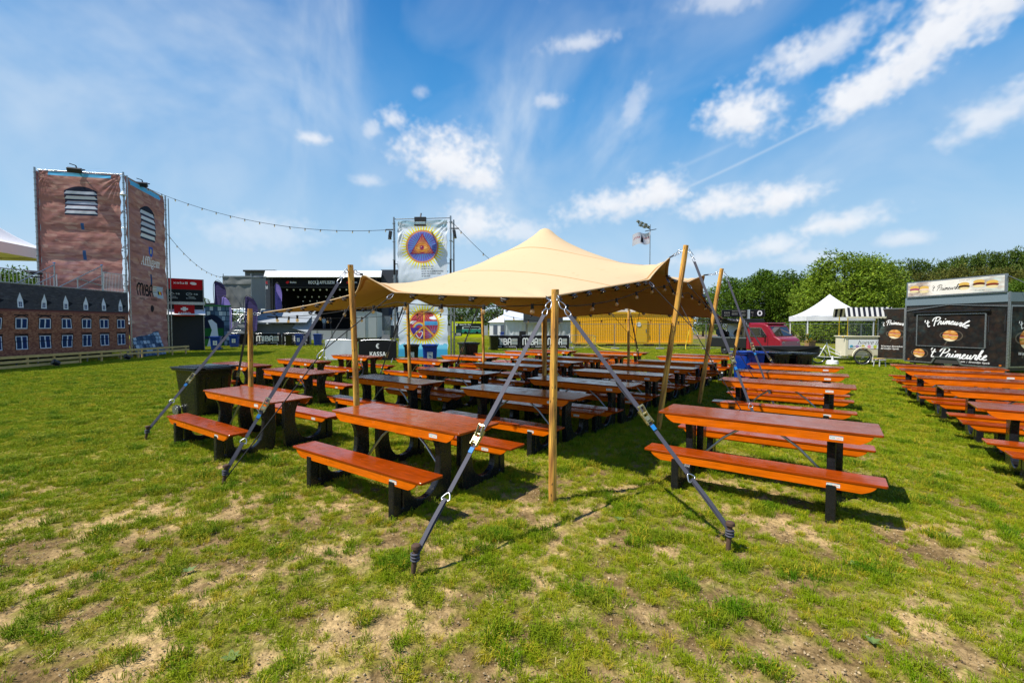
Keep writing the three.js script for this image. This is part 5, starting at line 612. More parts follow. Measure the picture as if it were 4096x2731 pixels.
// ---------------------------------------------------------------- stage
{
  const t = thing('open_air_stage', 'black open air festival stage with white roof edge', 'stage', [-26.8, 0, -66]);
  const blk = mat(.006, .006, .008, .95); mb().box(15.6, .25, 9, 0, 1.2, -3).build('deck', mat(.03, .032, .036, .8), t); mb().box(15.6, 1.1, .1, 0, .56, 1.5).build('deck_skirt', MT.blackCloth, t);
  mb().box(15.6, 8.6, .15, 0, 5.4, -7.3).build('back_drape', blk, t); for (const s of [-1, 1]) mb().box(.15, 8.6, 8.8, s * 7.7, 5.4, -3).build('side_drape', blk, t);
  mb().box(16.4, .22, 9.6, 0, 9.0, -2.9).build('roof', MT.blackCloth, t); mb().box(16.6, 1.1, .1, 0, 9.15, 1.95, -.5).build('white_roof_edge', MT.whiteCloth, t);
  const hd = part('header_banner', new THREE.PlaneGeometry(15.4, 1.15), printMat(2048, 154, (c, W, H) => { c.fillStyle = '#15161b'; c.fillRect(0, 0, W, H); c.fillStyle = '#e9e9ee'; c.font = 'bold 82px sans-serif'; c.save(); c.translate(720, 106); c.scale(.72, 1); c.fillText('ROCK', 0, 0); c.fillText('AFFLIGEM', 300, 0); c.restore(); c.fillStyle = '#cfd2dc'; c.beginPath(); c.moveTo(886, 22); c.lineTo(916, 50); c.lineTo(920, 118); c.lineTo(876, 118); c.lineTo(900, 70); c.fill(); for (const x of [330, 1480]) { c.fillStyle = '#c8242c'; c.beginPath(); c.ellipse(x, 76, 34, 24, -.4, 0, 7); c.fill(); c.fillStyle = '#e9e9ee'; c.font = 'bold 46px sans-serif'; c.fillText('Bulex', x + 44, 92); } }), t); hd.position.set(0, 8.0, 1.62);
  mb().box(15.5, .1, .1, 0, 7.3, 1.6).build('truss', MT.darkMetal, t); for (const s of [-1, 1]) { mb().bar([s * 7.4, 0, 1.6], [s * 7.4, 9.2, 1.6], .09, 6).bar([s * 7.4, 0, 1.2], [s * 7.4, 9.2, 1.2], .09, 6).build('tower_leg', MT.darkMetal, t); mb().box(1.2, 3.4, 1.0, s * 6.6, 3.1, 1.1).build('speaker_stack', MT.black, t); }
  const lg = mb().cyl(.09, .13, .24, 0, 0, 0, 8).geo(), ll = mb().cyl(.12, .12, .015, 0, -.13, 0, 8).geo(), lm = mat(.75, .78, .82, .25), r = rng(14); const heads = []; for (let i = 0; i < 13; i++) heads.push([-5.6 + i * .95, 7.05, .9]); for (let row = 0; row < 4; row++) for (let i = 0; i < 11; i++) heads.push([-5.2 + i * 1.05 + (row % 2) * .4, 6.2 - row * .62, -1.5 - row * .8]);
  for (const [x, y, z] of heads) { const l = part('stage_lamp', lg, MT.darkMetal, t); l.position.set(x, y, z); l.rotation.x = -.9 - r() * .4; part('lens', ll, lm, l); }
  // side wing with hanging banner
  const w = thing('stage_wing', 'dark grey stage wing with hanging white lettered banner', 'wing', [-36.6, 0, -65.2]); mb().box(3.8, 9.6, .2, 0, 4.8, 0).build('panel', mat(.10, .11, .13, .7), w); mb().box(4.6, .25, 6, .3, 9.7, -2.6).build('roof', MT.darkMetal, w); const b = part('hanging_banner', new THREE.PlaneGeometry(2.4, 7.6), printMat(256, 768, (c, W, H) => { c.fillStyle = '#454a54'; c.fillRect(0, 0, W, H); c.font = 'bold 62px sans-serif'; c.fillStyle = '#c22c34'; c.fillText('ROCK', 60, 120); c.fillStyle = '#e6e8ee'; c.save(); c.translate(12, 190); c.scale(.7, 1); c.fillText('AFFLIGEM', 0, 0); c.restore(); c.beginPath(); c.moveTo(120, 260); c.lineTo(190, 280); c.lineTo(170, 420); c.lineTo(220, 700); c.lineTo(60, 700); c.lineTo(120, 440); c.fill(); }), w); b.position.set(.5, 5.2, .14);
  const w2 = thing('stage_wing', 'dark stage wing right of the stage, behind the canopy corner', 'wing', [-17.4, 0, -65.2]); mb().box(3.0, 9.9, 4, 0, 4.95, -2).build('panel', mat(.05, .055, .07, .8), w2); const b2 = part('hanging_banner', new THREE.PlaneGeometry(1.5, 5), printMat(128, 384, (c, W, H) => { c.fillStyle = '#2c3448'; c.fillRect(0, 0, W, H); c.fillStyle = '#dfe3ee'; c.beginPath(); c.moveTo(50, 60); c.lineTo(96, 40); c.lineTo(90, 180); c.lineTo(118, 370); c.lineTo(26, 370); c.lineTo(56, 190); c.fill(); }), w2); b2.position.set(.3, 4.2, .06);
  const sc = thing('video_screen', 'switched off dark video screen left of the sound tower', 'screen', [-34.2, 0, -51], .3); mb().box(4.6, 2.6, .25, 0, 3.1, 0).build('panel', mat(.035, .037, .04, .6), sc); for (const x of [-2, 2]) mb().bar([x, 0, -.2], [x, 4.3, -.2], .06, 6).build('leg', MT.darkMetal, sc);
  // crowd fence
  for (let i = 0; i < 9; i++) { const o = thing('stage_barrier', `silver stage barrier panel, ${['first', 'second', 'third', 'fourth', 'fifth', 'sixth', 'seventh', 'eighth', 'ninth'][i]} from the left before the stage`, 'barrier', [-32 + i * 1.9, 0, -58.5], 0, 'silver barrier panels before the stage'); mb().box(1.86, 1.2, .03, 0, .62, 0).build('sheet', mat(.40, .41, .42, .4, { metalness: .5 }), o); mb().box(.05, 1.25, .06, -.92, .62, .03).box(.05, 1.25, .06, .92, .62, .03).build('frame', MT.galv, o); mb().box(1.8, .02, .8, 0, .015, .4).build('footplate', MT.galv, o); }
  const pf = (x, z, l, c) => { const o = thing('mesh_fence', l, 'fence', [x, 0, z], 0, 'cloth covered fences far behind'); mb().bar([-1.7, 0, 0], [-1.7, 2, 0], .03, 5).bar([1.7, 0, 0], [1.7, 2, 0], .03, 5).build('post', MT.galv, o); panel([-1.7, .03], [1.7, .03], .2, 1.85, mat(...c, .85), 'cloth', o, .05, 10, 4, x); };
  pf(-45.5, -70, 'pale lilac cloth fence left of the sound tower, left panel', [.40, .33, .45]); pf(-42, -70, 'pale lilac cloth fence left of the sound tower, right panel', [.38, .32, .44]); pf(-16.5, -72, 'lilac cloth fence between truck and banner tower', [.42, .36, .52]); pf(-13, -72, 'white cloth fence between truck and banner tower', [.55, .56, .6]); pf(-9.4, -76, 'grey cloth fence left of the yellow billboard', [.4, .42, .44]); pf(-5.8, -76, 'grey cloth fence at the yellow billboard edge', [.42, .43, .45]);
}
// ---------------------------------------------------------------- truck body, billboard, marquees, cabin
{
  const t = thing('box_truck_body', 'pale grey box truck body parked left of the banner tower', 'truck', [-16.6, 0, -51], .18); mb().rbox(2.45, 3.0, 6.0, .04, 0, 1.95, -3).build('box', mat(.50, .52, .53, .5, { bumpMap: rep(fineBump, 1), bumpScale: .002 }), t); mb().box(.04, 2.8, .05, -.02, 1.95, .03).build('door_seam', MT.galv, t); mb().rbox(.06, 2.8, .06, .01, 1.2, 1.95, .02).rbox(.06, 2.8, .06, .01, -1.2, 1.95, .02).rbox(2.4, .1, .06, .01, 0, 3.4, .02).build('frame', MT.galv, t); mb().rbox(2.3, .3, 5.6, .03, 0, .35, -3).build('chassis', MT.darkMetal, t); for (const x of [-1.05, 1.05]) for (const z of [-1.2, -4.6]) mb().cyl(.42, .42, .3, x, .42, z, 16, 0, 0, Math.PI / 2).build('wheel', MT.rubber, t); mb().box(.9, 2.4, .05, 1.9, 1.9, -5.0).build('glass_side', MT.glass, t);
  const b = thing('car_billboard', 'yellow billboard with green van advertisement beyond the grass', 'billboard', [-6.55, 0, -66.5], 0); mb().box(4.7, 2.4, .4, 0, 1.25, -.25).build('frame', mat(.62, .62, .02, .6), b); const p = part('print', new THREE.PlaneGeometry(4.6, 2.32), printMat(1024, 512, (c, W, H) => { c.fillStyle = '#c8d216'; c.fillRect(0, 0, W, H); c.fillStyle = '#1d2a26'; c.fillRect(120, 56, W - 120, H - 160); c.fillStyle = '#244a44'; c.fillRect(120, 250, W - 120, 130); c.fillStyle = '#c9d4d2'; c.beginPath(); c.roundRect(330, 160, 600, 120, 40); c.fill(); c.fillStyle = '#15201e'; c.beginPath(); c.roundRect(370, 176, 540, 58, 20); c.fill(); c.fillStyle = '#2f8474'; c.beginPath(); c.roundRect(320, 244, 620, 110, 30); c.fill(); c.fillStyle = '#0e1210'; for (const x of [440, 820]) { c.beginPath(); c.arc(x, 356, 46, 0, 7); c.fill(); } c.fillStyle = '#e9efec'; c.font = 'bold 66px sans-serif'; c.fillText('New ID. Buzz', 240, 120); c.lineWidth = 8; c.strokeStyle = '#e9efec'; c.beginPath(); c.arc(140, 92, 40, 0, 7); c.moveTo(118, 70); c.lineTo(138, 112); c.lineTo(142, 112); c.lineTo(162, 70); c.moveTo(108, 88); c.lineTo(126, 124); c.lineTo(140, 96); c.lineTo(154, 124); c.lineTo(172, 88); c.stroke(); c.save(); c.translate(80, 440); c.rotate(-.06); c.fillStyle = '#17201c'; c.fillRect(0, -70, 240, 110); c.fillStyle = '#eef2ee'; c.font = 'bold 62px sans-serif'; c.fillText('100%', 50, -14); c.font = 'bold 40px sans-serif'; c.fillText('ELECTRIC', 30, 28); c.restore(); }), b); p.position.set(0, 1.27, -.04);
  const m = thing('marquee_tent', 'white marquee with arched windows behind the right banners', 'tent', [1.0, 0, -55.5], -.25); const wht = MT.whiteCloth; mb().box(6, 2.3, .04, 0, 1.15, 3).box(.04, 2.3, 6, 3, 1.15, 0).box(.04, 2.3, 6, -3, 1.15, 0).build('wall', wht, m); mb().add(new THREE.ConeGeometry(4.5, 2.0, 4, 6), 0, 3.25, 0, 0, Math.PI / 4, 0).build('roof', wht, m); for (const x of [-2.3, -1.4, .8, 1.6]) mb().box(.5, 1.1, .03, x, 1.35, 3.03).build('window', mat(.10, .12, .16, .3), m);
  const sg = thing('hanging_sign', 'black and gold sign on the white marquee', 'sign', [1.9, 1.65, -50.9]); mb().box(1.5, 1.9, .05, 0, 0, 0).build('board', MT.black, sg); const sp = part('print', new THREE.PlaneGeometry(1.44, 1.84), printMat(192, 240, (c, W, H) => { c.fillStyle = '#15130f'; c.fillRect(0, 0, W, H); c.strokeStyle = c.fillStyle = '#c9a24e'; c.lineWidth = 4; c.beginPath(); c.arc(96, 66, 26, 0, 7); c.moveTo(70, 66); c.lineTo(122, 66); c.stroke(); c.font = 'bold 34px serif'; c.fillText('BIERBAR', 18, 140); c.fillRect(30, 160, 130, 8); c.fillRect(40, 180, 110, 8); }), sg); sp.position.z = .03; mb().bar([0, .95, -.03], [0, 1.3, -.03], .02, 5).build('hanger', MT.darkMetal, sg);
  const g = thing('bar_tent', 'pale grey walled bar tent with dark screen on its roof', 'tent', [2.7, 0, -47], 0); const gm = mat(.56, .60, .64, .7, { bumpMap: rep(noiseRough, .4), bumpScale: .008 }); for (const [w, x] of [[2.3, -2.3], [2.3, .05], [2.3, 2.4]]) { const q = new THREE.PlaneGeometry(w, 2.5, 20, 10), pp = q.attributes.position; for (let i = 0; i < pp.count; i++) pp.setZ(i, .06 * n3(pp.getX(i) * 2 + x, pp.getY(i) * .5, 1)); q.computeVertexNormals(); const o = part('canvas_wall', q, gm, g); o.position.set(x, 1.25, 0); } mb().box(7.2, .05, 3.2, 0, 3.0, -1.2, .38).build('roof', gm, g); mb().box(.04, 2.5, 4, 3.55, 1.25, -2).box(.04, 2.5, 4, -3.5, 1.25, -2).build('side_wall', gm, g); for (const x of [-3.5, -1.2, 1.2, 3.55]) mb().bar([x, 0, .05], [x, 2.6, .05], .03, 6).build('post', MT.galv, g);
  const vs = thing('video_screen', 'dark flat screen hung above the pale bar tent', 'screen', [3.15, 2.35, -45.6]); mb().box(4.0, 1.4, .15, 0, .55, 0).build('panel', mat(.045, .05, .055, .35), vs); mb().box(4.1, .06, .18, 0, 1.28, 0).box(4.1, .06, .18, 0, -.18, 0).build('frame', MT.galv, vs); for (const x of [-1.8, 1.8]) mb().bar([x, -2.35, 0], [x, 1.2, -.12], .04, 6).build('leg', MT.galv, vs);
  const spk = thing('loudspeaker', 'black loudspeaker before the pale bar tent', 'speaker', [.95, 0, -40.5], 0); mb().rbox(.6, .75, .6, .03, 0, .98, 0).build('cabinet', MT.black, spk); mb().box(.62, .6, .5, 0, .3, 0).build('stand', MT.darkMetal, spk);
  // yellow cabin: corrugated
  const y = thing('yellow_cabin', 'long yellow corrugated site cabin behind the tables', 'cabin', [0, 0, 0]); const ym = mat(.92, .45, .006, .5, { roughnessMap: rep(noiseRough, .5) }); const X0 = 5.55, X1 = 16.0, Z = -40.2; const pos = [], L = X1 - X0, n = Math.round(L / .16); const s = new THREE.Shape(); s.moveTo(X0, 0); for (let i = 0; i < n; i++) { const x = X0 + L * i / n, w = L / n; s.lineTo(x + w * .15, .03); s.lineTo(x + w * .5, .03); s.lineTo(x + w * .65, 0); s.lineTo(x + w, 0); } s.lineTo(X1, -.1); s.lineTo(X0, -.1); s.closePath(); mb().ext(s, 2.55, 0, 0, 2.9, Z, Math.PI / 2, 0, 0).build('corrugated_wall', ym, y);
  mb().box(L + .1, .16, .2, (X0 + X1) / 2, 2.98, Z).box(L + .1, .16, .2, (X0 + X1) / 2, .3, Z).box(.2, 2.7, .22, X0 - .05, 1.65, Z).box(.2, 2.7, .22, X1 + .05, 1.65, Z).build('frame', mat(.82, .43, .008, .5), y); mb().box(L, 2.6, 2.2, (X0 + X1) / 2, 1.65, Z - 1.25).build('body', ym, y); mb().box(1.0, 2.1, .06, 11.55, 1.4, Z + .085).build('door', mat(.84, .45, .008, .45), y); mb().box(.06, .3, .06, 11.95, 1.4, Z + .15).build('door_handle', MT.galv, y); mb().box(.28, .32, .06, X0 + .05, 2.6, Z + .14).build('lifting_pocket', MT.darkMetal, y); mb().box(.28, .2, .06, X1 + .3, 2.3, Z).build('bracket', ym, y); mb().cyl(.2, .2, .03, 11.3, 1.95, Z + .13, 16, Math.PI / 2).build('round_notice', MT.white, y); for (const x of [X0 + .4, 9, 12.5, X1 - .4]) mb().box(.5, .22, 1.6, x, .11, Z - .9).build('footing', MT.darkMetal, y);
  const rb = thing('roof_banner', 'white banner with red letters on the cabin roof', 'banner', [10.3, 3.07, -40.3]); panel([-1.7, .05], [1.7, .05], .02, 1.0, printMat(768, 224, (c, W, H) => { c.fillStyle = '#e6e4e6'; c.fillRect(0, 0, W, H); c.fillStyle = '#b0343c'; c.font = 'bold 120px sans-serif'; c.save(); c.translate(40, 160); c.scale(.66, 1); c.fillText('ROCK', 0, 0); c.fillText('AFFLIGEM', 480, 0); c.restore(); c.fillStyle = '#2c3040'; c.beginPath(); c.moveTo(300, 40); c.lineTo(330, 90); c.lineTo(336, 190); c.lineTo(280, 190); c.fill(); }), 'cloth', rb, .03, 10, 4, 2); for (const x of [-1.75, 1.75]) mb().bar([x, 0, 0], [x, 1.05, 0], .025, 6).build('pole', MT.galv, rb);
  const f = thing('floodlight_mast', 'tall sports floodlight mast beyond the tent', 'mast', [18.3, 0, -60]); mb().bar([0, 0, 0], [0, 15.2, 0], .09, 8, .05).build('mast', MT.galv, f); mb().bar([-.7, 14.3, .1], [.8, 14.6, 0], .05, 6).build('crossbar', MT.darkMetal, f); for (const [x, yy] of [[-1.6, 15.6], [-1.1, 15.4], [-.6, 15.2], [-1.3, 15.1], [-.8, 14.9], [-.3, 14.9]]) mb().rbox(.42, .3, .3, .04, x, yy, 0, .3, .3, -.4).build('lamp_head', mat(.25, .27, .25, .4, { metalness: .4 }), f); mb().bar([-1.6, 15.4, -.1], [0, 14.6, -.05], .05, 6).build('lamp_arm', MT.darkMetal, f);
  const fg = thing('mast_flag', 'white flag with red letters flying from the floodlight mast', 'flag', [18.3, 12.5, -60]); { const q = new THREE.PlaneGeometry(2.3, 1.5, 24, 8), pp = q.attributes.position; for (let i = 0; i < pp.count; i++) { const x = pp.getX(i) - 1.15; pp.setXYZ(i, x, pp.getY(i) + x * .14 + 1.0 + .12 * Math.sin(x * 3), .2 * Math.sin(x * 3.2 + pp.getY(i))); } q.computeVertexNormals(); part('cloth', q, printMat(384, 256, (c, W, H) => { c.fillStyle = '#dcdae4'; c.fillRect(0, 0, W, H); c.fillStyle = '#a83a44'; c.font = 'bold 60px sans-serif'; c.save(); c.translate(W, 0); c.scale(-1, 1); c.fillText('ROCK', 20, 130); c.fillText('AFFL', 230, 130); c.restore(); c.fillStyle = '#26262e'; c.beginPath(); c.moveTo(196, 30); c.lineTo(232, 120); c.lineTo(240, 220); c.lineTo(160, 220); c.fill(); }), fg); }
}
// ---------------------------------------------------------------- construction fence
{
  const P = [[4.6, -35.4], [8.1, -35.3], [11.6, -35.2], [15.1, -34.9], [18.5, -34.2], [21.9, -33.4], [25.2, -32.4], [28.5, -31.2], [31.8, -30.0]]; const names = ['first, before the left end of the yellow cabin', 'second, before the cabin door', 'third, before the right end of the cabin', 'fourth, left behind the red van', 'fifth, behind the red van', 'sixth, behind the white canopy', 'seventh, behind the ice cart', 'eighth, behind the food trailer'];
  const wire = mat(.35, .37, .38, .5, { metalness: .6 });
  for (let i = 0; i < 8; i++) { const A = P[i], B = P[i + 1], o = thing('site_fence', `wire mesh site fence panel, ${names[i]}`, 'fence', [0, 0, 0], 0, 'wire mesh site fence panels'); mb().bar([A[0], .05, A[1]], [A[0], 2, A[1]], .021, 6).bar([B[0] - .06, .05, B[1]], [B[0] - .06, 2, B[1]], .021, 6).bar([A[0], 1.96, A[1]], [B[0] - .06, 1.96, B[1]], .021, 6).bar([A[0], .12, A[1]], [B[0] - .06, .12, B[1]], .021, 6).build('frame', MT.galv, o); const w = mb(); for (let k = 1; k < 30; k++) { const p = xz(A, B, k / 30); w.bar([p[0], .12, p[1]], [p[0], 1.96, p[1]], .0022, 3); } for (let k = 1; k < 8; k++) w.bar([A[0], .12 + k * .23, A[1]], [B[0], .12 + k * .23, B[1]], .0026, 3); const wm = w.build('wire_mesh', wire, o); wm.userData.kind = 'stuff'; mb().rbox(.62, .14, .22, .03, A[0], .07, A[1]).build('concrete_foot', MT.concrete, o); }
  const hose = thing('yellow_hose', 'yellow hose lying over the grass before the yellow cabin', 'hose', [0, 0, 0]); mb().tube([[8.6, .02, -31.5], [7.6, .05, -33.4], [6.6, .25, -34.4], [6.2, .95, -34.6], [6.5, 1.02, -34.8], [6.2, .5, -34.9], [5.6, .1, -35.0]], .025, 50, 6).tube([[13.1, .03, -33.8], [13.5, .3, -34.9], [13.75, 1.2, -35.0], [13.85, 1.6, -35.1]], .025, 24, 6).build('hose', mat(.7, .55, .02, .5), hose);
  tag(part('field_path', (() => { const g = new THREE.PlaneGeometry(62, 52, 1, 1); g.rotateX(-Math.PI / 2); g.translate(48, .006, -66); return boxUV(clean(g)); })(), mat(.36, .23, .12, .95, { map: rep(dataTex(256, 256, (u, v) => { const q = 215 + 60 * tileNoise(u, v, 8, 3, 4); return [q, q, q]; }), .12, .3) })), 'bare brown ploughed field beyond the fence', null, null, 'structure');
}
// ---------------------------------------------------------------- food trailer
{
  const t = thing('food_trailer', 'dark food trailer with burger pictures and white script lettering', 'trailer', [17.97, 0, -18.35], -81.7 * Math.PI / 180);
  const grunge = (c, W, H, seed) => { const r = rng(seed); c.fillStyle = '#1d1a19'; c.fillRect(0, 0, W, H); for (let i = 0; i < 1500; i++) { const k = r(); c.fillStyle = k < .35 ? '#3c2a20' : k < .55 ? '#4a3322' : k < .75 ? '#1c2628' : k < .87 ? '#2e4040' : '#12100f'; c.globalAlpha = .10 + r() * .12; c.beginPath(); const x = r() * W, y = r() * H, a = 12 + r() * 50; c.ellipse(x, y, a, a * (.4 + r() * .5), r() * 3, 0, 7); c.fill(); } for (let i = 0; i < 60; i++) { c.fillStyle = '#6f8f8c'; c.globalAlpha = .05; c.beginPath(); c.ellipse(r() * W * .22, H * (.1 + r() * .4), 20 + r() * 60, 20 + r() * 40, 0, 0, 7); c.fill(); } c.globalAlpha = 1; };
  const burger = (c, x, y, s) => { c.save(); c.translate(x, y); c.scale(s, s); c.strokeStyle = 'rgba(150,140,120,.5)'; c.lineWidth = 12; c.beginPath(); c.arc(70, -2, 82, -1.9, 1.5); c.moveTo(-50, -60); c.bezierCurveTo(-150, -70, -170, 40, -60, 40); c.moveTo(-30, 80); c.lineTo(-70, 170); c.stroke(); c.save(); c.beginPath(); c.arc(0, 0, 100, 0, 7); c.clip(); c.fillStyle = '#ead9b2'; c.fillRect(-110, 40, 220, 80); c.fillStyle = '#b4622a'; c.fillRect(-110, -110, 220, 160); const bun = (bx, by, w, h) => { c.fillStyle = '#c98740'; c.beginPath(); c.ellipse(bx, by, w, h, 0, 0, 7); c.fill(); c.fillStyle = '#e2ae68'; c.beginPath(); c.ellipse(bx - w * .2, by - h * .3, w * .5, h * .35, 0, 0, 7); c.fill(); }; bun(-40, -62, 52, 32); bun(42, -58, 54, 44); for (const [bx, by] of [[-40, -30], [42, -14]]) { c.fillStyle = '#8c2f2a'; c.fillRect(bx - 56, by, 112, 12); c.fillStyle = '#e6a08c'; c.fillRect(bx - 60, by + 10, 118, 13); c.fillStyle = '#e3b23a'; c.fillRect(bx - 52, by + 22, 100, 9); c.fillStyle = '#5c8a2c'; c.fillRect(bx - 58, by + 30, 112, 9); } bun(-46, 24, 52, 22); bun(44, 46, 54, 26); c.restore(); c.restore(); };
  const frontP = printMat(1536, 1280, (c, W, H) => { grunge(c, W, H, 3); burger(c, 740, 680, 1.2); script(c, "'t Primeurke", 330, 430, 80, 18, '#f2f0ee', 620); burger(c, 235, 1090, 1.0); script(c, "'t Primeurke", 390, 1165, 106, 21, '#f2f0ee'); c.fillStyle = '#e9e6e2'; c.font = 'italic bold 44px serif'; c.fillText('Warme Beenham | Broodje Spek', 590, 1235); });
  const body = mb().box(3.14, 2.28, 2.1, 0, 1.42, -1.06).box(3.14, .5, 2.1, 0, 2.8, -1.06).build('body', mat(.05, .045, .042, .5), t);
  const wf = shapeOf([[-1.55, .30], [-.62, .30], [-.5, .52], [.2, .52], [.32, .30], [1.55, .30], [1.55, 2.56], [-.1, 2.72], [-1.55, 2.52]]); { const g = new THREE.ShapeGeometry(wf), p = g.attributes.position, u = g.attributes.uv; for (let i = 0; i < p.count; i++) u.setXY(i, (p.getX(i) + 1.55) / 3.1, (p.getY(i) - .3) / 2.42); const o = part('printed_side', g, frontP, t); o.position.z = .004; }
  mb().box(3.2, .34, .06, 0, 2.9, .01).build('upper_band', mat(.16, .21, .24, .45), t);
  const ed = mb(); ed.beam([-1.57, .28, .02], [-1.57, 2.75, .02], .05, .05).beam([1.57, .28, .02], [1.57, 3.1, .02], .05, .05).beam([-1.57, 2.5, .02], [-.1, 2.71, .02], .03, .03).beam([-.1, 2.71, .02], [1.57, 2.56, .02], .03, .03).beam([-1.57, .28, .02], [-.62, .28, .02], .05, .05).beam([-.62, .28, .02], [-.5, .54, .02], .05, .05).beam([-.5, .54, .02], [.2, .54, .02], .05, .05).beam([.2, .54, .02], [.32, .28, .02], .05, .05).beam([.32, .28, .02], [1.57, .28, .02], .05, .05); ed.build('aluminium_edge', MT.galv, t);
  const hf = part('hatch_frame', mb().beam([-1.15, 2.32, .03], [.98, 2.32, .03], .03, .035).beam([-1.15, .98, .03], [.98, .98, .03], .03, .035).beam([-1.15, .98, .03], [-1.15, 2.32, .03], .035, .03).beam([.98, .98, .03], [.98, 2.32, .03], .045, .03).geo(), MT.galv, t);
  mb().cyl(.035, .035, 2.4, -.08, 2.42, .07, 10, 0, 0, Math.PI / 2).build('awning_roll', MT.black, t);
  for (const [x, y, h] of [[-1.5, 1.9, .6], [-1.2, 1.85, .6], [-1.44, 1.25, .22], [-1.22, 1.25, .22], [1.05, 1.9, .62], [1.48, 1.95, .62], [1.1, 1.2, .2]]) mb().rbox(.025, h, .02, .006, x, y, .015).build('slot', MT.darkMetal, t);
  const sign = part('roof_sign', mb().box(3.04, .68, .07, 0, 3.42, .06).geo(), MT.galv, t); const sp = part('sign_print', new THREE.PlaneGeometry(2.94, .58), printMat(1536, 304, (c, W, H) => { const r = rng(9); c.fillStyle = '#e3dcd0'; c.fillRect(0, 0, W, H); for (let i = 0; i < 240; i++) { const x = r() * W; c.globalAlpha = .12; c.fillStyle = x < 380 ? '#5c3a2c' : x > 1100 ? (r() < .5 ? '#8a6a56' : '#9fc0c4') : '#f3efe8'; c.beginPath(); c.ellipse(x, r() * H, 30 + r() * 90, 16 + r() * 40, 0, 0, 7); c.fill(); } c.globalAlpha = 1; const bun = (x, y, a, f) => { c.fillStyle = '#d9b058'; c.beginPath(); c.ellipse(x, y - 40, 84, 46, 0, 0, 7); c.fill(); c.fillStyle = f; c.beginPath(); c.ellipse(x, y + 6, 92, 34, 0, 0, 7); c.fill(); c.fillStyle = '#6d8a34'; c.fillRect(x - 80, y + 18, 150, 10); c.fillStyle = '#e3cf9c'; c.beginPath(); c.ellipse(x, y + 44, 82, 28, 0, 0, 7); c.fill(); }; bun(120, 150, 1, '#a4486c'); bun(300, 170, 1, '#e6c8b4'); bun(960, 160, 1, '#4a2c18'); bun(1180, 130, 1, '#5c1f1c'); bun(1370, 160, 1, '#7c3428'); script(c, "'t Primeurke", 420, 210, 58, 9, '#191716'); c.fillStyle = '#2c241e'; c.font = 'italic 26px serif'; c.fillText('Warme Beenham', 60, 286); c.fillText('Broodje Kip', 1120, 270); c.fillText('Broodje Spek', 880, 40); }, .4), sign); sp.position.set(0, 3.42, .098);
  mb().bar([1.5, 3.7, .05], [2.0, 3.1, -.6], .015, 6).bar([-1.4, 3.6, 0], [-1.4, 3.1, -.5], .015, 6).build('stay', MT.galv, t);
  for (const x of [-.15]) { const w = mb().tor(.2, .08, x, .29, -.12, 0, 0, 0, 10, 24).build('wheel', MT.rubber, t); mb().cyl(.19, .19, .1, x, .29, -.12, 20, Math.PI / 2).build('rim', MT.steel, w); }
  for (const x of [-1.35, 1.4]) mb().bar([x, .02, -.2], [x, .3, -.2], .03, 8).box(.16, .02, .16, x, .012, -.2).build('corner_steady', MT.galv, t); mb().box(3.0, .12, 1.9, 0, .24, -1.1).build('chassis', MT.darkMetal, t); for (const x of [-1.42, 1.4]) mb().cyl(.035, .035, .02, x, .36, .03, 12, Math.PI / 2).build('side_marker', mat(.5, .13, .01, .3), t);
  const door = (w, sx, x, h0, h1, turn, name, pm) => { const g = new THREE.Group(); const o = part(name, mb().box(w, h1 - h0, .05, sx * w / 2, (h0 + h1) / 2, 0).geo(), MT.galv, t); o.position.set(x, 0, .02); o.rotation.y = turn; const p = part('printed_panel', new THREE.PlaneGeometry(w - .08, h1 - h0 - .08), pm, o); p.position.set(sx * w / 2, (h0 + h1) / 2, .028); };
  const dp = printMat(384, 1024, (c, W, H) => { grunge(c, W, H, 8); burger(c, 250, 520, .95); script(c, "'t Primeurke", 50, 320, 46, 11, '#f2f0ee', 420); c.fillStyle = '#e9e6e2'; c.font = 'italic bold 42px serif'; c.fillText('Warme Beenham', 40, 790); c.fillText('Broodje Spek', 40, 840); });
  { const K = 1.19, stretch = (o, d) => { if (o.geometry) { o.geometry = o.geometry.clone().scale(K, 1, 1); o.position.x *= K; } o.children.forEach(q => stretch(q, d + 1)); }; t.children.forEach(q => stretch(q, 0)); }
  door(.98, -1, -1.9, .32, 2.64, .50, 'side_door', dp);
  { const o = part('end_wall', mb().box(.03, 2.3, 2.06, 1.885, 1.45, -1.06).geo(), MT.galv, t), p = part('printed_panel', new THREE.PlaneGeometry(1.98, 2.2), printMat(768, 1024, (c, W, H) => { grunge(c, W, H, 12); burger(c, 330, 560, 1.9); script(c, "'t Primeurke", 130, 330, 70, 15, '#f2f0ee', 560); c.fillStyle = '#e9e6e2'; c.font = 'italic bold 64px serif'; c.fillText('Warme Beenham', 120, 830); }), o); p.position.set(1.903, 1.45, -1.06); p.rotation.y = Math.PI / 2; mb().box(.04, .34, 2.1, 1.89, 2.9, -1.06).build('end_band', mat(.16, .21, .24, .45), t); }
  const st = thing('step_stool', 'grey plastic step stool between cart and trailer', 'stool', [16.6, 0, -20.25], .3); mb().rbox(.42, .06, .3, .02, 0, .3, 0).build('top', mat(.45, .46, .47, .6), st); for (const x of [-.17, .17]) for (const z of [-.11, .11]) mb().bar([x * 1.15, 0, z * 1.15], [x, .3, z], .025, 6).build('leg', mat(.45, .46, .47, .6), st); mb().box(.6, .03, .12, 0, .36, .03, 0, .1).box(.5, .03, .1, 0, .36, -.1).build('plank', plankMat, st);
}
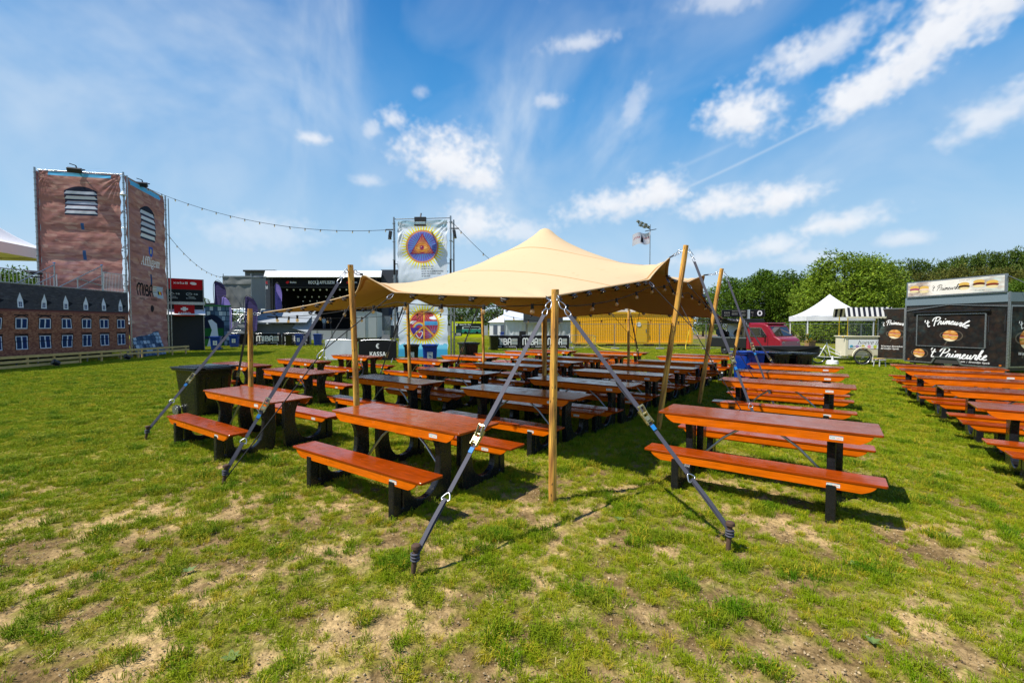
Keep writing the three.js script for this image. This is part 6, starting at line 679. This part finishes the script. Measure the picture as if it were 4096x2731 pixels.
// ---------------------------------------------------------------- ice cream tricycle
{
  const t = thing('ice_cream_tricycle', 'cream ice cream cart on a white tricycle with striped roof', 'tricycle', [16.45, 0, -21.5], -.16);
  mb().rbox(1.85, .92, .85, .03, .25, .86, 0).build('cart_box', MT.offWhite, t); mb().rbox(1.95, .05, .95, .02, .25, 1.34, 0).build('counter', MT.offWhite, t); mb().box(1.6, .02, .01, .25, .46, .432).box(1.6, .02, .01, .25, 1.24, .432).build('trim', mat(.3, .22, .08, .5), t);
  const p = part('lettered_panel', new THREE.PlaneGeometry(1.6, .46), printMat(1024, 294, (c, W, H) => { c.fillStyle = '#e9ecee'; c.fillRect(0, 0, W, H); const cl = ['#6cc0de', '#b8a8d8', '#e6d23c', '#e8a0b8', '#c8d850', '#d8284c']; for (let i = 0; i < 6; i++) { const x = 90 + i * 160; c.fillStyle = '#d9a668'; c.beginPath(); c.moveTo(x - 50, 230); c.lineTo(x + 50, 230); c.lineTo(x + 20, 294); c.lineTo(x - 20, 294); c.fill(); c.fillStyle = cl[i]; c.beginPath(); c.arc(x, 215, 48, 0, 7); c.fill(); } c.fillStyle = '#17171b'; c.font = 'italic 150px serif'; c.save(); c.transform(1, 0, -.15, 1, 60, 0); c.fillText('hoeve ijs', 210, 150); c.restore(); c.font = 'italic bold 70px serif'; c.fillText('Papenshof', 60, 240); c.strokeStyle = '#2a2014'; c.lineWidth = 8; c.strokeRect(4, 4, W - 8, H - 8); }, .4), t); p.position.set(.25, .98, .432);
  for (const [x, z] of [[-.55, .36], [-.55, -.36], [1.05, .36], [1.05, -.36]]) { const l = new THREE.LatheGeometry([[.03, 0], [.035, .06], [.018, .1], [.03, .16], [.018, .22], [.018, .75], [.03, .8], [.018, .86], [.018, .95]].map(q => new THREE.Vector2(...q)), 10); mb().add(l, x, 1.36, z).build('turned_post', MT.brass, t); }
  const rg = shapeOf([[-.62, 2.26], [-.5, 2.7], [.5, 2.7], [.62, 2.26], [.58, 2.26], [.47, 2.66], [-.47, 2.66], [-.58, 2.26]]); const str = mat(1, 1, 1, .8, { map: canvasTex(512, 64, (c, W, H) => { c.fillStyle = '#e6e3de'; c.fillRect(0, 0, W, H); c.fillStyle = '#15192c'; for (let i = 0; i < 9; i++) c.fillRect(20 + i * 57, 0, 29, H); }) }); { const g = mb().ext(rg, 1.95, 0, 0, 0, 0, 0, Math.PI / 2, 0).geo(false); const pp = g.attributes.position, u = new Float32Array(pp.count * 2); for (let i = 0; i < pp.count; i++) { u[2 * i] = pp.getX(i) / 1.95; u[2 * i + 1] = .5; } g.setAttribute('uv', new THREE.BufferAttribute(u, 2)); const o = part('striped_roof', g, str, t); o.position.x = -.75; } { const s = new THREE.Shape(); s.moveTo(0, 0); s.lineTo(1.95, 0); s.lineTo(1.95, -.06); for (let i = 13; i > 0; i--) { const x = i * .15; s.quadraticCurveTo(x - .02, -.13, x - .15, -.06); } s.closePath(); const o = part('scalloped_edge', clean(new THREE.ShapeGeometry(s, 4)), MT.offWhite, t); o.position.set(-.75, 2.27, .625); }
  mb().cyl(.04, .04, .1, -.72, 1.32, .4, 10, 0, 0, Math.PI / 2).add(new THREE.SphereGeometry(.035, 10, 8), -.78, 1.32, .4).build('brass_knob', MT.brass, t);
  const gp = part('rear_glass', new THREE.PlaneGeometry(1.2, .8), MT.glass, t); gp.position.set(.45, 1.8, -.38);
  const wheel = (x, z, r) => { const w = mb().tor(r - .03, .028, x, r, z, 0, 0, 0, 8, 32).build('wheel', MT.rubber, t); const sp = mb().tor(r - .065, .012, x, r, z, 0, 0, 0, 5, 28).cyl(.04, .04, .08, x, r, z, 10, Math.PI / 2); for (let i = 0; i < 18; i++) { const a = i * .349; sp.bar([x, r, z + (i % 2 ? .02 : -.02)], [x + Math.cos(a) * (r - .06), r + Math.sin(a) * (r - .06), z], .0025, 3); } sp.build('spokes', MT.steel, w); };
  wheel(.05, .50, .385); wheel(.55, -.5, .385); wheel(-1.62, 0, .36);
  mb().tor(.44, .03, .05, .385, .50, 0, 0, .1, 6, 20, Math.PI * .95).build('mudguard', MT.offWhite, t);
  const f = mb(); f.bar([-1.62, .36, .06], [-1.28, .95, 0], .016, 8).bar([-1.62, .36, -.06], [-1.28, .95, 0], .016, 8).bar([-1.25, 1.0, 0], [-1.08, .33, 0], .02, 8).bar([-1.62, .36, .06], [-1.08, .33, .02], .016, 8).bar([-1.08, .33, 0], [-.3, .30, .1], .024, 8).bar([-1.2, .85, 0], [-.35, .33, 0], .02, 8).bar([-1.15, .62, 0], [-.5, .30, .12], .018, 8).bar([-1.08, .33, 0], [-.3, .26, -.15], .024, 8).bar([-1.26, .92, 0], [-1.27, 1.08, 0], .015, 8); f.build('bicycle_frame', MT.white, t); mb().tor(.36 + .05, .015, -1.62, .36, 0, 0, 0, .3, 5, 16, 2.6).build('rear_mudguard', MT.white, t); mb().rbox(.26, .05, .16, .025, -1.3, 1.1, 0).build('saddle', MT.black, t); mb().tor(.1, .012, -1.08, .33, .07, 0, 0, 0, 6, 18).bar([-1.08, .33, .09], [-1.0, .2, .1], .012, 6).rbox(.09, .03, .07, .01, -.99, .19, .14).bar([-1.08, .33, -.09], [-1.16, .46, -.1], .012, 6).rbox(.09, .03, .07, .01, -1.17, .47, -.14).build('crank', MT.darkMetal, t);
  const bk = thing('wicker_basket', 'small wicker basket with sunflowers left of the tricycle', 'basket', [14.2, .888, -21.4], .2); mb().box(.36, .22, .26, 0, .11, 0).box(.4, .03, .3, 0, .23, 0).build('basket', mat(.33, .19, .08, .9, { bumpMap: rep(fineBump, 30), bumpScale: .01 }), bk); const r = rng(4); for (const [x, y, z] of [[-.25, .42, .1], [-.12, .3, .16], [-.3, .22, .14], [-.15, .5, 0]]) { const fl = mb(); for (let i = 0; i < 11; i++) { const a = i * .571; fl.box(.06, .022, .005, x + Math.cos(a) * .06, y + Math.sin(a) * .06, z, 0, 0, a); } const o = fl.build('sunflower', mat(.75, .48, .01, .7), bk); mb().cyl(.035, .035, .015, x, y, z + .005, 10, Math.PI / 2).build('flower_centre', mat(.06, .03, .01, .9), o); } const lf = mb(); for (let i = 0; i < 16; i++) lf.box(.05, .16, .004, -.2 + (r() - .5) * .35, .2 + r() * .3, .05 + r() * .08, r(), r() * 3, r() * 3); lf.build('leaves', mat(.02, .09, .02, .7), bk);
  const w = thing('canopy_weight', 'white hexagonal foot weight by the front canopy leg', 'weight', [15.25, 0, -21.35]); mb().cyl(.24, .27, .16, 0, .08, 0, 6).cyl(.2, .24, .05, 0, .18, 0, 6).cyl(.045, .045, .22, 0, .3, 0, 8).build('weight', MT.white, w); copyOf(w, [14.9, 0, -25.2], .3, 'white foot weight half hidden behind the black table drape');
}
// ---------------------------------------------------------------- draped tables
{
  const o = thing('draped_table', 'folding table under a black cloth before the red van', 'table', [12.95, 0, -21.3], .1); mb().rbox(2.9, .05, .75, .015, 0, .86, 0).build('tabletop', MT.blackCloth, o); const s = new THREE.Shape(); s.moveTo(-1.45, .86); s.lineTo(1.45, .86); s.lineTo(1.45, .5); s.quadraticCurveTo(1.2, .28, .95, .34); s.quadraticCurveTo(.75, .45, .55, .68); s.quadraticCurveTo(.2, .78, -.2, .5); s.quadraticCurveTo(-.8, .2, -1.45, .36); s.closePath(); for (const z of [.39, -.39]) { const g = clean(new THREE.ShapeGeometry(s, 10)), p = g.attributes.position; for (let i = 0; i < p.count; i++) p.setZ(i, z + .03 * Math.sin(p.getX(i) * 9)); g.computeVertexNormals(); part('black_drape', g, MT.blackCloth, o); } for (const x of [-1.2, 1.2]) for (const z of [-.28, .28]) mb().bar([x, 0, z], [x, .85, z], .02, 6).build('leg', mat(.02, .12, .05, .5), o);
}
// ---------------------------------------------------------------- red van with oven
{
  const t = thing('red_pizza_van', 'old red pickup van carrying a domed oven, behind the bins', 'van', [14.85, 0, -27.8], 24.2 * Math.PI / 180);   // +z is its nose, left side is -x
  const red = mat(.25, .006, .020, .28, { clearcoat: .6, clearcoatRoughness: .15 }), blk = mat(.012, .012, .012, .4);
  const prof = shapeOf([[.28, .45], [.30, 1.72, .42, 1.86], [.52, 1.93, .9, 1.95], [1.35, 1.93, 1.55, 1.84], [1.62, 1.80], [2.02, 1.20], [2.34, 1.08, 2.42, .95], [2.46, .62], [2.40, .45]]); // z,y
  mb().ext(prof, 1.62, .06, -.81, 0, 0, 0, -Math.PI / 2, 0, 8).geo(); const cab = mb().ext(prof, 1.60, .05, .80, 0, 0, 0, -Math.PI / 2, 0, 8).build('cab', red, t);
  mb().rbox(1.6, .1, 1.25, .04, 0, 1.97, 1.0).build('roof_panel', red, cab);
  const glassM = mat(.03, .03, .032, .06, { clearcoat: 1 });
  const ws = part('windscreen', new THREE.PlaneGeometry(1.42, .62), glassM, t); ws.position.set(0, 1.505, 1.895); ws.rotation.x = -.585; const wf = mb().beam([-.75, 1.79, 1.70], [.75, 1.79, 1.70], .05, .04).beam([-.75, 1.24, 2.07], [.75, 1.24, 2.07], .05, .04).build('windscreen_frame', red, t);
  for (const s of [-1, 1]) { const sg = part('side_window', clean(new THREE.ShapeGeometry(shapeOf([[.55, 1.2], [.55, 1.72], [1.25, 1.72], [1.62, 1.22]]))), glassM, t); sg.rotation.y = -Math.PI / 2; sg.position.x = s * .865; mb().beam([s * .87, 1.2, .55], [s * .87, 1.72, .55], .02, .03).beam([s * .87, 1.72, .55], [s * .87, 1.72, 1.25], .02, .03).beam([s * .87, 1.72, 1.25], [s * .87, 1.22, 1.62], .02, .03).beam([s * .87, 1.2, .55], [s * .87, 1.22, 1.62], .02, .03).beam([s * .87, 1.2, 1.2], [s * .87, 1.72, 1.2], .02, .03).build('window_trim', MT.chrome, t); const d = mb().beam([s * .868, .5, .5], [s * .868, 1.15, .5], .012, .015).beam([s * .868, .5, 1.68], [s * .868, 1.15, 1.68], .012, .015).build('door_seam', blk, t); mb().rbox(.03, .03, .14, .01, s * .875, 1.05, .66).build('door_handle', blk, t); mb().rbox(.08, .2, .12, .03, s * 1.02, 1.28, 1.5).bar([s * .86, 1.15, 1.5], [s * 1.0, 1.2, 1.5], .012, 6).build('mirror', blk, t);
    mb().cyl(.09, .09, .06, s * .62, .84, 2.44, 16, Math.PI / 2).build('headlight', mat(.75, .78, .8, .08, { clearcoat: 1 }), t); mb().tor(.095, .014, s * .62, .84, 2.47).build('headlight_ring', MT.chrome, t); mb().rbox(.14, .07, .03, .01, s * .62, .62, 2.46).build('indicator', mat(.5, .13, .01, .3), t); }
  mb().rbox(1.05, .26, .05, .02, 0, .84, 2.44).build('grille', blk, t); mb().rbox(1.75, .13, .12, .03, 0, .5, 2.46).build('bumper', blk, t);
  const wh = (x, z) => { const w = mb().tor(.235, .09, x, .325, z, 0, Math.PI / 2, 0, 10, 24).build('wheel', MT.rubber, t); mb().cyl(.2, .2, .12, x, .325, z, 18, 0, 0, Math.PI / 2).build('rim', MT.darkMetal, w); mb().cyl(.07, .07, .15, x, .325, z, 12, 0, 0, Math.PI / 2).build('hubcap', MT.steel, w); }; for (const x of [-.76, .76]) { wh(x, 1.55); wh(x, -1.3); }
  mb().rbox(1.78, .62, 2.9, .02, 0, .78, -1.18).build('load_bed', blk, t); mb().box(1.8, .06, 2.95, 0, 1.10, -1.18).build('counter', MT.steel, t);
  for (const x of [-.82, .82]) for (const z of [-2.5, .1]) mb().bar([x, 1.1, z], [x, 2.2, z], .025, 6).build('post', MT.steel, t); mb().rbox(2.5, .05, 2.9, .02, -.35, 2.2, -1.25, 0, 0, -.05).build('canopy_flap', blk, t); mb().rbox(1.7, .3, 2.7, .02, 0, 2.12, -1.2).build('canopy_box', blk, t); mb().box(.04, 1.0, 2.4, .84, 1.6, -1.3).build('rear_wall', MT.white, t);
  mb().add(new THREE.SphereGeometry(.62, 18, 10, 0, 6.3, 0, Math.PI / 2), 0, 1.15, -.45).build('oven_dome', mat(.42, .30, .12, .8, { bumpMap: rep(fineBump, 4), bumpScale: .01 }), t); mb().tor(.28, .07, -.52, 1.28, -.6, 0, Math.PI / 2 - .2, 0, 8, 16, Math.PI).box(.05, .3, .5, -.5, 1.2, -.6).build('oven_mouth', blk, t); mb().cyl(.09, .09, 1.3, .1, 2.2, -.35, 12).build('chimney', MT.steel, t);
  mb().cyl(.26, .26, .7, -.5, 1.36, -1.75, 14, .3, 0, 1.25).build('barrel', blk, t);
  const sg = mb().rbox(2.5, .46, .1, .02, -.1, 2.62, -.6, 0, -.65, 0).build('roof_sign', blk, t); const lt = part('letter_print', new THREE.PlaneGeometry(2.4, .42), printMat(768, 136, (c, W, H) => { c.fillStyle = '#15161a'; c.fillRect(0, 0, W, H); c.font = 'bold 140px sans-serif'; c.fillStyle = '#ecebe8'; c.fillText('O', 636, 118); c.fillStyle = '#d9d4c4'; for (let k = 0; k < 4; k++) for (let i = 0; i < 5; i++) for (let j = 0; j < 5; j++) if ((i * 3 + j * 5 + k) % 3) { c.beginPath(); c.arc(40 + k * 145 + i * 22, 24 + j * 22, 5, 0, 7); c.fill(); } }), sg); lt.position.set(-.1 + .0, 2.62, -.6); lt.rotation.y = -.65; lt.translateZ(.056);
}
// ---------------------------------------------------------------- trees: lobes of leaf sprays on branching trunks
const leafMat = mat(1, 1, 1, .6, { vertexColors: true, transmission: .2, thickness: 0, specularIntensity: .3 }), bark = mat(.09, .07, .05, .95);
function crownGeo(seed, nl, per, shape, leaf, col, droop = 0) { // unit crown: x,z in -1..1, y in 0..2
  const r = rng(seed), pos = [], cl = [], lobes = [];
  for (let i = 0; i < nl; i++) { const y = .12 + r() * 1.75, w = shape(y / 2), a = r() * 6.283, d = Math.sqrt(r()) * w * .78; lobes.push([Math.cos(a) * d, y, Math.sin(a) * d, lerp(.16, .34, r()) * (0.6 + .5 * w), .75 + r() * .5]); }
  for (const [lx, ly, lz, lr, tone] of lobes) for (let k = 0; k < per; k++) {
    const th = r() * 6.283, cp = r() * 2 - 1, sp = Math.sqrt(1 - cp * cp), rad = lr * Math.pow(.35 + .65 * r(), .6) * (1 + .3 * (r() - .5)), nx = sp * Math.cos(th), ny = cp, nz = sp * Math.sin(th), x = lx + nx * rad, y = ly + ny * rad * .8 - droop * r() * .15, z = lz + nz * rad;
    const t = tone * (.75 + r() * .5), yl = r(); for (let q = 0; q < 3; q++) { const L = leaf * (.6 + r() * .8), a = r() * 6.283, b = (r() - .5) * 2.2 - droop, dx = Math.cos(a) * Math.cos(b) * .8 + nx * .6, dy = Math.sin(b) * .8 + ny * .4 + .12, dz = Math.sin(a) * Math.cos(b) * .8 + nz * .6, wx = (r() - .5) * L * .7, wy = (r() - .5) * L * .5, wz = (r() - .5) * L * .7; pos.push(x - wx, y - wy, z - wz, x + wx, y + wy, z + wz, x + dx * L, y + dy * L, z + dz * L); for (let v = 0; v < 3; v++) cl.push(lerp(col[0][0], col[1][0], yl) * t, lerp(col[0][1], col[1][1], yl) * t, lerp(col[0][2], col[1][2], yl) * t); }
  }
  const g = new THREE.BufferGeometry(); g.setAttribute('position', F32(pos)); g.setAttribute('color', F32(cl)); g.computeVertexNormals(); return g;
}
function trunkGeo(seed) { const r = rng(seed), m = mb(); m.bar([0, -1.0, 0], [.02, .5, .01], .09, 7, .06); for (let i = 0; i < 9; i++) { const a = i * .7 + r(), y = .0 + i * .11, L = .35 + r() * .45; m.bar([.02, y, .01], [Math.cos(a) * L, y + .35 + r() * .4, Math.sin(a) * L], .035, 5, .012); } m.bar([.02, .5, .01], [.03, 1.7, 0], .055, 6, .015); return m.geo(); }
const round = t => Math.sqrt(Math.max(.02, 1 - Math.pow(t * 1.9 - .95, 2))), tallS = t => Math.sqrt(Math.max(.05, 1 - Math.pow(t * 1.7 - .75, 2))) * .9;
const G1 = [[.065, .145, .009], [.155, .250, .014]], G2 = [[.115, .205, .012], [.260, .345, .022]], G3 = [[.062, .125, .016], [.140, .195, .028]], G4 = [[.075, .100, .016], [.190, .180, .030]];
const CR = { oak: [crownGeo(1, 70, 120, round, .052, G1), crownGeo(2, 70, 120, round, .052, G1)], willow: [crownGeo(3, 120, 150, round, .046, G2, .2)], dark: [crownGeo(4, 66, 110, tallS, .052, G3), crownGeo(5, 66, 110, tallS, .052, G3)], brown: [crownGeo(6, 60, 100, tallS, .048, G4), crownGeo(7, 60, 100, tallS, .048, G4)], far: [crownGeo(8, 46, 46, round, .085, G3), crownGeo(9, 46, 46, round, .085, G1)] }, TR = [trunkGeo(1), trunkGeo(2)];
const tr = rng(99);
function tree(kind, x, z, h, w, label, base = .12) { const o = thing(({ oak: 'broadleaf_tree', willow: 'willow_tree', dark: 'poplar_tree', brown: 'oak_tree', far: 'broadleaf_tree' })[kind], label, 'tree', [x, 0, z], tr() * 6.28, 'trees around the field'); const gs = CR[kind], c = part('crown', gs[(tr() * gs.length) | 0], leafMat, o), ch = h * (1 - base); c.position.y = h * base - ch * .02; c.scale.set(w / 2, ch / 2, w / 2); const t = part('trunk', TR[(tr() * 2) | 0], bark, o); t.position.y = h * base; t.scale.set(w * .32, ch / 2, w * .32); const s = Math.max(.3, h * base / (ch / 2)); t.scale.y = Math.max(ch / 2, h * base); return o; }
{
  const nth = ['first', 'second', 'third', 'fourth', 'fifth', 'sixth', 'seventh', 'eighth', 'ninth', 'tenth', 'eleventh', 'twelfth', 'thirteenth', 'fourteenth', 'fifteenth', 'sixteenth'];
  const row = (kind, list, what) => list.forEach(([px, d, h, w], i) => tree(kind, px * d, -d, h, w, `${what}, ${nth[i]} from the left`));
  // positions: x/z slope, depth, height, width
  row('oak', [[.46, 66, 7.8, 7], [.505, 60, 8.6, 8], [.545, 62, 9.4, 9], [.585, 60, 9.6, 8.5], [.625, 58, 9.2, 8], [.66, 60, 9.4, 8.5], [.70, 62, 8.8, 8]], 'round green tree behind the fence right of the tent');
  tree('willow', .735 * 46, -46, 9.6, 8.6, 'bright green willow behind the white canopy', .03); tree('willow', .80 * 48, -48, 9.2, 7.4, 'bright green willow leaning right behind the ice cart', .03); tree('willow', .675 * 50, -50, 7.6, 6.4, 'smaller bright green willow left of the white canopy', .03);
  row('dark', [[.83, 88, 14.2, 8], [.88, 90, 15.2, 8.5], [.93, 88, 14.6, 8], [.97, 86, 15, 8.5], [1.01, 86, 15.2, 8], [1.05, 84, 15.6, 8.5], [1.09, 82, 15.4, 8], [1.13, 80, 15.8, 8.5], [1.18, 80, 15.6, 8.5]], 'tall dark green tree on the right skyline');
  row('brown', [[.78, 76, 11.2, 7], [.84, 74, 10.4, 7.5], [.92, 70, 10.4, 8], [.98, 68, 10.8, 8], [1.04, 66, 10.8, 8], [1.1, 64, 10.4, 8], [1.16, 62, 10.2, 8]], 'brownish budding tree behind the food trailer');
  row('oak', [[.80, 58, 7, 7], [.87, 56, 7.4, 7.5], [.94, 54, 7.2, 7.5], [1.02, 52, 7.2, 7.5], [1.1, 50, 7.2, 7.5], [1.17, 48, 7, 7]], 'low green tree close behind the food trailer');
  row('far', [[-.31, 118, 8.6, 8], [-.285, 112, 9.4, 9], [-.255, 116, 9, 9], [-.225, 120, 8.4, 9], [-.19, 118, 7, 8], [-.15, 120, 7.2, 9], [-.125, 116, 7.6, 8], [-.095, 122, 8.2, 9], [-.065, 118, 8.8, 8.5], [-.035, 114, 9.2, 9], [-.005, 112, 8.8, 9], [.03, 116, 9.6, 9.5], [.065, 112, 10.4, 9.5], [.10, 116, 10, 9]], 'distant tree between the towers and the marquee');
  row('far', [[.14, 118, 8.5, 10], [.2, 120, 8, 10], [.26, 118, 8.4, 10], [.32, 110, 8.2, 10], [.375, 92, 8, 9], [.425, 76, 7.6, 8]], 'far tree behind the yellow cabin');
  row('oak', [[-1.2, 52, 8.8, 8], [-1.13, 50, 8.6, 8], [-1.06, 50, 8.2, 7.5], [-.99, 54, 8, 8]], 'green tree behind the terrace tent');
  row('far', [[-.72, 96, 7.4, 5.5], [-.69, 98, 8.2, 5], [-.66, 100, 6.6, 6]], 'small far tree right of the painted tower');
  row('far', [[-.6, 120, 6, 9], [-.54, 120, 6.2, 9], [-.48, 122, 6, 9], [-.42, 120, 6, 9], [-.36, 120, 6.4, 9]], 'far tree behind the stage');
}
// ---------------------------------------------------------------- people on the stage
function person(label, pos, turn, shirt, pants, pose) {
  const J = pose, bones = [['hipL', 'kneeL', .085, .06], ['kneeL', 'ankL', .06, .042], ['ankL', 'toeL', .045, .035], ['hipR', 'kneeR', .085, .06], ['kneeR', 'ankR', .06, .042], ['ankR', 'toeR', .045, .035], ['pel', 'chest', .13, .15], ['chest', 'neck', .14, .06], ['neck', 'head', .055, .085], ['head', 'crown', .095, .085], ['shL', 'elL', .055, .042], ['elL', 'haL', .042, .03], ['haL', 'fiL', .035, .02], ['shR', 'elR', .055, .042], ['elR', 'haR', .042, .03], ['haR', 'fiR', .035, .02], ['shL', 'shR', .07, .07], ['hipL', 'hipR', .1, .1]];
  const N = 72, mc = new MarchingCubes(N, new THREE.MeshBasicMaterial(), false, false, 60000), S = 1.0; mc.isolation = 0;
  for (let k = 0; k < N; k++) for (let j = 0; j < N; j++) for (let i = 0; i < N; i++) { const x = (i / N * 2 - 1) * S, y = (j / N * 2 - 1) * S + .92, z = (k / N * 2 - 1) * S; let d = 1e9; for (const [a, b, r0, r1] of bones) { const A = J[a], B = J[b], bx = B[0] - A[0], by = B[1] - A[1], bz = B[2] - A[2], t = Math.max(0, Math.min(1, ((x - A[0]) * bx + (y - A[1]) * by + (z - A[2]) * bz) / (bx * bx + by * by + bz * bz + 1e-9))), q = Math.hypot(x - A[0] - bx * t, y - A[1] - by * t, z - A[2] - bz * t) - lerp(r0, r1, t), h = Math.max(.035 - Math.abs(d - q), 0) / .035; d = Math.min(d, q) - h * h * .035 * .25; } mc.field[k * N * N + j * N + i] = -d; }
  mc.update(); const n = mc.count, P = mc.positionArray.slice(0, n * 3), col = []; for (let i = 0; i < n; i++) { P[i * 3] *= S; P[i * 3 + 1] = P[i * 3 + 1] * S + .92; P[i * 3 + 2] *= S; const y = P[i * 3 + 1], x = Math.abs(P[i * 3]); const c = y < .09 ? [.02, .02, .02] : y < .92 && !(x > .24) ? pants : y < 1.46 && !(x > .25 && y < 1.12) ? shirt : y > 1.66 ? [.05, .03, .02] : [.45, .27, .19]; col.push(...c); }
  const g = new THREE.BufferGeometry(); g.setAttribute('position', F32(P)); g.setAttribute('color', F32(col)); g.computeVertexNormals(); const o = thing('person', label, 'person', pos, turn); part('body', g, mat(1, 1, 1, .8, { vertexColors: true }), o);
}
{
  const base = { hipL: [.09, .92, 0], kneeL: [.10, .5, .03], ankL: [.11, .08, -.02], toeL: [.12, .04, .14], hipR: [-.09, .92, 0], kneeR: [-.1, .5, .02], ankR: [-.12, .08, -.02], toeR: [-.13, .04, .13], pel: [0, .98, 0], chest: [0, 1.3, 0], neck: [0, 1.5, .01], head: [0, 1.6, .03], crown: [0, 1.69, .02], shL: [.18, 1.42, 0], elL: [.25, 1.14, .0], haL: [.24, .92, .12], fiL: [.24, .85, .16], shR: [-.18, 1.42, 0], elR: [-.26, 1.14, -.02], haR: [-.2, .98, .18], fiR: [-.17, .96, .25] };
  person('person in pale blue shirt standing on the stage deck', [-27.4, 1.34, -65.6], .6, [.35, .45, .55], [.12, .13, .16], base); person('person in dark clothes standing on the stage, right of the other', [-26.6, 1.34, -66.0], -.8, [.03, .03, .035], [.02, .02, .025], { ...base, elR: [-.24, 1.18, .1], haR: [-.1, 1.15, .3], fiR: [-.04, 1.16, .34] });
}
renderer.render(scene, camera);
